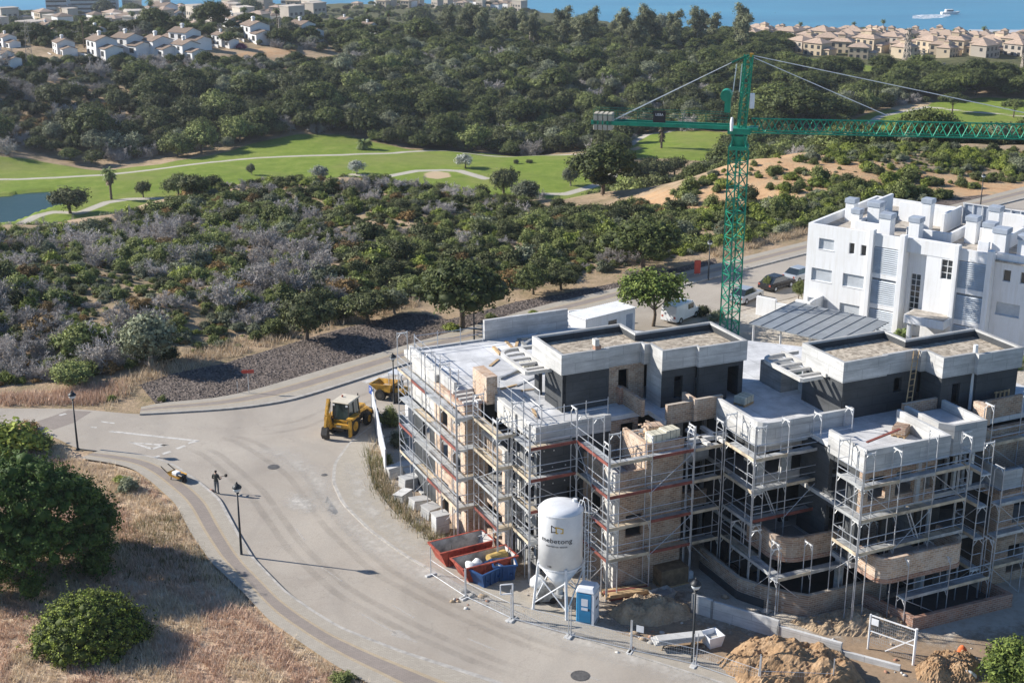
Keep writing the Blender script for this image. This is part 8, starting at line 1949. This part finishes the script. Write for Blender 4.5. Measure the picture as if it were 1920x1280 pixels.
def gable_wall(m, x0, x1, y0, y1, z0, z, h):
    yc = (y0 + y1) / 2; pts = [(y0, z0), (y1, z0), (y1, z), (yc, z + h - 0.02), (y0, z)]; n = 5
    m.add([(x0, a, b) for a, b in pts] + [(x1, a, b) for a, b in pts], [tuple(range(n)), tuple(range(2 * n - 1, n - 1, -1))] + [(i, n + i, n + (i + 1) % n, (i + 1) % n) for i in range(n)])
def hip(m, x0, x1, y0, y1, z, h, o=0.5):
    x0 -= o; x1 += o; y0 -= o; y1 += o; k = min(x1 - x0, y1 - y0) / 2 * 0.98; yc = (y0 + y1) / 2
    m.add([(x0, y0, z), (x1, y0, z), (x1, y1, z), (x0, y1, z), (x0 + k, yc, z + h), (x1 - k, yc, z + h), (x0, y0, z - .15), (x1, y0, z - .15), (x1, y1, z - .15), (x0, y1, z - .15)], [(0, 1, 5, 4), (1, 2, 5), (2, 3, 4, 5), (3, 0, 4), (6, 9, 8, 7), (0, 6, 7, 1), (1, 7, 8, 2), (2, 8, 9, 3), (3, 9, 6, 0)])
def win(p, x, y, z, w, h, face='y'):
    def f(m): (m.box(x, x + w, y - 0.06, y + 0.05, z, z + h) if face == 'y' else m.box(x - 0.06, x + 0.05, y, y + w, z, z + h))
    part('window', 'far_glass', p, f)
def villa_proto(kind):
    t = thing('white_villa', 'x', 'house')
    part('wall', 'far_white', t, lambda m: gable_wall(m, -5, 3, -3.5, 3.5, -1.5, 5.2, 1.5)); part('roof', 'tile_brown', t, lambda m: gable(m, -5, 3, -3.5, 3.5, 5.2, 1.5)); 
    part('wall', 'far_white', t, lambda m: gable_wall(m, 3.02, 8, -2.6 - kind, 3.2, -1.5, 2.9, 1.1)); part('roof', 'tile_brown', t, lambda m: gable(m, 3.05, 8, -2.6 - kind, 3.2, 2.9, 1.1))
    if kind: part('wall', 'far_white', t, lambda m: m.box(-9, -5.02, -2.8, 2.4, -1.5, 3.1)); part('roof', 'tile_brown', t, lambda m: gable(m, -9, -5.3, -2.8, 2.4, 3.1, 1.0))
    part('chimney', 'far_white', t, lambda m: (m.box(-2, -1.1, -0.8, 0.1, 5.5, 8.2), m.box(-2.15, -0.95, -0.95, 0.25, 7.6, 7.9)))
    for x, z in ((-4.2, 0.6), (-0.8, 0.6), (-4.0, 3.1), (-0.6, 3.1)): win(t, x, -3.5, z, 1.5, 1.5)
    win(t, 4.5, -2.6 - kind, 0.4, 2.2, 1.7); win(t, -5, -1.5, 3.0, 1.2, 1.4, 'x')
    part('terrace_wall', 'far_white', t, lambda m: m.box(-6, 4, -6.4, -6.1, -2.0, 0.9))
    return t
VP = [villa_proto(0), villa_proto(1)]
VILLAS = [(122, 102, 27, -20), (185, 76, 24, 10), (195, 104, 34, -8), (245, 99, 32, 15), (300, 106, 34, -5), (352, 88, 32, 25), (352, 110, 30, 0), (215, 53, 20, 5), (312, 36, 28, 20), (440, 50, 18, -10), (420, 86, 22, 8), (482, 76, 32, -15), (570, 70, 28, 10), (8, 122, 24, 30), (15, 88, 22, 0), (694, 64, 20, 12), (260, 60, 20, -25), (650, 52, 18, 0), (90, 62, 18, 10)]
used = [False, False]
for i, (px, py, w, rz) in enumerate(VILLAS):
    k = i % 2; o = VP[k] if not used[k] else copy_tree(VP[k]); used[k] = True
    p = ground(px, min(py, 124)); s = pxscale(p, w * 1.4, 8.0)
    o.location = p; o.rotation_euler = (0, 0, R(rz * .6 - 48)); o.scale = (s, s, s * 0.92); tag(o, 'white villa with brown tiled gable roof on the hill at upper left', 'house', 'white villas on the left hill')
def town_proto(kind):
    t = thing('town_house', 'x', 'house'); h = (5.5, 8.5, 6.5)[kind]
    part('wall', ('far_white', 'far_beige', 'far_cream')[kind], t, lambda m: (m.box(-5, 5, -4, 4, -3, h)))
    if kind == 1: part('roof', 'far_beige', t, lambda m: m.box(-5.2, 5.2, -4.2, 4.2, h + .01, h + .5))
    else: part('roof', 'tile_pink' if kind == 2 else 'tile_brown', t, lambda m: hip(m, -5, 5, -4, 4, h + .16, 1.6))
    for z in range(1, int(h) - 1, 3):
        for x in (-4, -1, 2): win(t, x, -4, z, 1.6, 1.5)
    return t
TP = [town_proto(k) for k in range(3)]; used = [False] * 3
def put_far(protos, used, px, py, dist, rz, s, label, cat, group):
    k = random.randrange(len(protos)); o = protos[k] if not used[k] else copy_tree(protos[k]); used[k] = True
    p = atd(px, py, dist); o.location = (p.x, p.y, hz(p.x, p.y)); o.rotation_euler = (0, 0, rz); o.scale = (s, s, s); tag(o, label, cat, group)
for i in range(120):
    px = random.uniform(-40, 600); q = random.random()
    put_far(TP, used, px, 40, 640 + 420 * q ** 0.8, R(random.choice([-40, -55, -30, 45]) + random.uniform(-8, 8)), random.uniform(.7, 1.25), 'small pale house in the dense coast town at upper left', 'house', 'houses of the coast town')
for i in range(46):
    put_far(TP, used, random.uniform(655, 980), 14, random.uniform(1085, 1150), R(-40 + random.uniform(-15, 15)), random.uniform(.6, 1.0), 'white house in the harbour row on the shoreline', 'house', 'white houses on the shoreline')
for i, (px, d, w, h) in enumerate(((165, 1050, 26, 20), (195, 1060, 20, 22), (110, 1000, 14, 16), (545, 1090, 14, 9))):
    p = atd(px, 20, d); t = thing('apartment_tower', ['tall pale hotel slab at the top left shoreline', 'second pale hotel block right of the hotel slab', 'pale mid-rise block left of the hotel slab', 'low white apartment block by the harbour row'][i], 'building', (p.x, p.y, hz(p.x, p.y)), R(8))
    part('wall', 'far_grey' if i < 3 else 'far_white', t, lambda m: m.box(-w / 2, w / 2, -6, 6, -5, h))
    for z in range(2, int(h) - 1, 3): part('window_band', 'far_glass', t, lambda m: m.box(-w / 2 + .5, w / 2 - .5, -6.08, -5.95, z, z + 1.3))
def estate_proto(kind):
    t = thing('estate_villa', 'x', 'house'); c = ('far_cream', 'far_beige', 'far_cream')[kind]
    part('wall', c, t, lambda m: m.box(-5, 5, -4, 4, -4, 5.6)); part('roof', 'tile_pink', t, lambda m: hip(m, -5, 5, -4, 4, 5.75, 2.0))
    part('wall', c, t, lambda m: m.box(5.01, 8.5, -3, 3 + kind, -4, 3.0)); part('roof', 'tile_pink', t, lambda m: hip(m, 5.6, 8.5, -3, 3 + kind, 3.15, 1.3))
    if kind == 2: part('tower', c, t, lambda m: m.box(-2, 1.4, -1.5, 1.5, 6.0, 8.6)); part('roof', 'tile_pink', t, lambda m: hip(m, -2, 1.4, -1.5, 1.5, 8.75, 1.0, .3))
    for x, z in ((-4.2, .4), (-.8, .4), (2.6, .4), (-4.2, 3.2), (-.8, 3.2), (2.6, 3.2)): win(t, x, -4, z, 1.5, 1.6)
    win(t, -5, -2, 3.0, 1.4, 1.5, 'x'); win(t, 6.2, -3, .4, 1.5, 1.5)
    return t
EP = [estate_proto(k) for k in range(3)]; used = [False] * 3
taken = []
for i in range(2200):
    px = random.uniform(1405, 1990); lo = 700 if px < 1850 else 640
    d = random.uniform(560 if px > 1500 else 640, 830); p = atd(px, 80, d); z = hz(p.x, p.y); Y = pix(p.x, p.y, z)[1]
    if Y > 122 - max(0, 1700 - px) * .05 or Y < 52 + max(0, 1480 - px) * .2 or any((p.x - a) ** 2 + (p.y - b) ** 2 < 12.0 ** 2 for a, b in taken): continue
    taken.append((p.x, p.y)); put_far(EP, used, px, 80, d, R(random.choice([-40, -50, -35, 48]) + random.uniform(-12, 12)), random.uniform(.68, .95), 'villa with pinkish hipped roof in the estate below the sea at right', 'house', 'villas of the right estate')
print('estate', len(taken))
for pr in VP + TP + EP: assert pr.get('label') != 'x'
p = atd(1875, 48, 860); t = thing('warehouse', 'long grey roofed hall at the right shoreline', 'building', (p.x, p.y, hz(p.x, p.y)), R(-4)); part('wall', 'far_white', t, lambda m: m.box(-16, 16, -7, 7, -4, 5)); part('roof', 'far_grey', t, lambda m: gable(m, -16, 16, -7, 7, 5, 1.4))
for i, (px, py, hp) in enumerate(((1323, 50, 36), (1341, 52, 32))):
    p = atd(px, 60, 700); p.z = hz(p.x, p.y); sc = hp * 700 / FPX; t = thing('tower_sign', ['left of two tall shoreline sign towers', 'right of two tall shoreline sign towers'][i], 'sign tower', p, R(10)); part('mast', 'far_grey', t, lambda m: m.box(-.5, .5, -.5, .5, 0, sc + 3)); part('panel', 'far_white' if i == 0 else 'far_grey', t, lambda m: m.box(-1.3, 1.3, -.8, -.52, sc - 2, sc + 3))
def pylon(label, px, py, h_px, w=1.0):
    p = ground(px, py); hgt = pxscale(p, h_px, 1.0) * 1.05; t = thing('power_pylon', label, 'pylon', p, R(20)); b = hgt * .085; pts = [(-1, -1), (1, -1), (1, 1), (-1, 1)]
    for sx, sy in pts: part('leg', 'pylon_rust', t, lambda m: m.bar((sx * b, sy * b, -1), (sx * b * .25, sy * b * .25, hgt), .2 * w))
    def lace(m):
        for k in range(9):
            z0, z1 = hgt * k / 9, hgt * (k + 1) / 9; f0, f1 = b * (1 - .75 * k / 9), b * (1 - .75 * (k + 1) / 9)
            for j in range(4):
                a, c = pts[j], pts[(j + 1) % 4]; m.bar((a[0] * f0, a[1] * f0, z0), (c[0] * f1, c[1] * f1, z1), .12 * w); m.bar((c[0] * f0, c[1] * f0, z0), (a[0] * f1, a[1] * f1, z1), .12 * w)
    tag(part('lattice', 'pylon_rust', t, lace), kind='stuff')
    for z in (.78, .88, .97): part('cross_arm', 'pylon_rust', t, lambda m: m.bar((-b * 1.3, 0, hgt * z), (b * 1.3, 0, hgt * z), .22 * w, .3 * w))
pylon('tallest lattice pylon in front of the estate villas', 1697, 147, 88, 1.2); pylon('second lattice pylon right of the tallest one', 1727, 150, 52, 1.1); pylon('small lattice pylon on the right green edge', 1768, 146, 26, .9); pylon('lattice pylon at the right picture edge', 1915, 145, 40, 1.0); pylon('slim lattice mast above the wood at upper centre', 996, 92, 46, .9); pylon('slim mast beside the villas at upper left', 57, 128, 80, .5); pylon('slim mast above the hill villas near the bare plot', 526, 82, 44, .8)
for i, (px, d, k, s) in enumerate(((285, 560, 'tall_palm', 1.0), (155, 470, 'tall_palm', .85), (345, 590, 'tall_palm', .9), (520, 500, 'tall_palm', .8), (690, 560, 'tall_palm', .8), (250, 590, 'tall_palm', .8), (460, 600, 'tall_palm', .9), (1600, 800, 'tall_palm', .8), (1655, 830, 'tall_palm', .9), (1790, 700, 'tall_palm', .7), (1845, 720, 'tall_palm', .8), (1500, 780, 'tall_palm', .8), (730, 540, 'tall_palm', .8))):
    p = atd(px, 60, d); p.z = hz(p.x, p.y); plant_tree(k, 'tall slender palm among the far houses', p, s, 'tall palms among the far houses', cat='palm')
# trees between the far houses
far_kinds = [k for k in ('round_oak', 'umbrella_pine', 'eucalyptus', 'green_oak') if k in PROTO]
rng_ = np.random.default_rng(99)
for k in far_kinds:
    P_, S_ = [], []
    for i in range(900):
        px = rng_.uniform(-60, 2000); d = rng_.uniform(430, 1120) if px < 1000 else rng_.uniform(540, 880)
        if k == 'eucalyptus' and (px < 620 or px > 1420 or d > 640): continue
        if px < 660 and d < 470: continue
        p = atd(px, 60, d); z = hz(p.x, p.y)
        if z < -57 or (px > 1420 and d < 610): continue
        if any((p.x - a) ** 2 + (p.y - b) ** 2 < 8.5 ** 2 for a, b in taken): continue
        s = rng_.uniform(.5, 1.1) * (1.0 if k != 'umbrella_pine' else .8); P_.append((p.x, p.y, z - .2)); S_.append((s, s, s))
    gn_scatter('far_wood', PROTO[k], P_, [rng_.uniform(0, 6.28) for _ in P_], S_, 'far %ss between the houses of the coast' % KN[k])
for i, (px, py, w) in enumerate(((790, 84, 32), (740, 50, 0), (195, 35, 22), (250, 45, 25), (290, 62, 30), (400, 55, 34), (470, 35, 24), (70, 85, 26), (1240, 70, 28), (785, 60, 30))):
    if w: gt('broad_pine' if i != 8 else 'olive_tree', ['wide dark pine on the bare plot right of the hill villas', '', 'dark pine behind the hill villas at the left', 'dark pine between the upper hill villas', 'broad pine in the middle of the hill villas', 'large dark pine right of the tallest hill villa', 'dark pine behind the right hill villas', 'dark pine left of the lowest hill villas', 'pale tall tree above the wood near the sea', 'tall dark pine above the bare plot'][i], px, py, w, 1.0)
gs('rust_a', 'x', 452, 92, 12); bpy.context.scene.objects[-1] if False else None
for o in list(scene.objects):
    if o.get('label') == 'x': o['label'] = 'pink flowering shrub by the hill villa garden wall'; o.data = o.data.copy(); o.data.materials[0] = MATS['bougainvillea']
for i in range(44):
    px = random.uniform(835, 1400); p = atd(px, 60, random.uniform(515, 600)); p.z = hz(p.x, p.y) - .2; s = random.uniform(.75, 1.15)
    plant_tree('eucalyptus', 'tall pale eucalyptus in the row before the sea', p, s, 'eucalyptus row before the sea', None, s * random.uniform(.85, 1.05))
# motor boat with its wake
m = MB(); P_ = [atd(a, b, 1) for a, b in ()]
def seap(px, py): return at(px, py, SEA_Z)
bt = thing('motor_boat', 'white motor boat speeding along the coast', 'boat', seap(1779, 27), R(4)); part('hull', 'far_white', bt, lambda m: m.add([(-6, -2, 0), (4, -2, 0), (8, 0, .6), (4, 2, 0), (-6, 2, 0), (-6, -2.3, 1.6), (4.5, -2.3, 1.8), (9, 0, 2.2), (4.5, 2.3, 1.8), (-6, 2.3, 1.6)], [(4, 3, 2, 1, 0), (5, 6, 7, 8, 9), (0, 1, 6, 5), (1, 2, 7, 6), (2, 3, 8, 7), (3, 4, 9, 8), (4, 0, 5, 9)])); part('cabin', 'far_white', bt, lambda m: m.box(-3, 3, -1.5, 1.5, 1.7, 3.6), bev=.2); part('window', 'far_glass', bt, lambda m: m.box(-2, 3.05, -1.55, 1.55, 2.5, 3.2))
m, nt, b, o = newmat('foam'); b.inputs['Base Color'].default_value = (.8, .82, .84, 1); b.inputs['Roughness'].default_value = .9
nt.links.new(ramp(nt, noise(nt, .25, 6, .7, gpos(nt)), [(.42, 0.0), (.58, .95)]), b.inputs['Alpha'])
mb = MB(); A_ = [seap(1712, 29), seap(1750, 27.5), seap(1780, 27.5), seap(1783, 30), seap(1765, 34), seap(1730, 36), seap(1710, 35)]; mb.add([(p.x, p.y, SEA_Z + .06) for p in A_], [tuple(range(7))]); tag(mb.build('wake_foam', 'foam'), 'white foam wake behind the motor boat', kind='stuff')
# ------------------------------------------------------------------ haze over the whole view
m = bpy.data.materials.new('haze'); m.use_nodes = True; nt = m.node_tree; nt.nodes.clear(); o = nt.nodes.new('ShaderNodeOutputMaterial'); v = nt.nodes.new('ShaderNodeVolumePrincipled')
v.inputs['Color'].default_value = (.86, .91, 1, 1); v.inputs['Density'].default_value = 0.0001; v.inputs['Anisotropy'].default_value = 0.2
nt.links.new(v.outputs[0], o.inputs['Volume']); MATS['haze'] = m
mb = MB(); mb.box(-9400, 9400, -200, 16400, -62, 42.5); hzo = mb.build('haze', 'haze'); tag(hzo, 'thin pale haze in the air', kind='stuff')
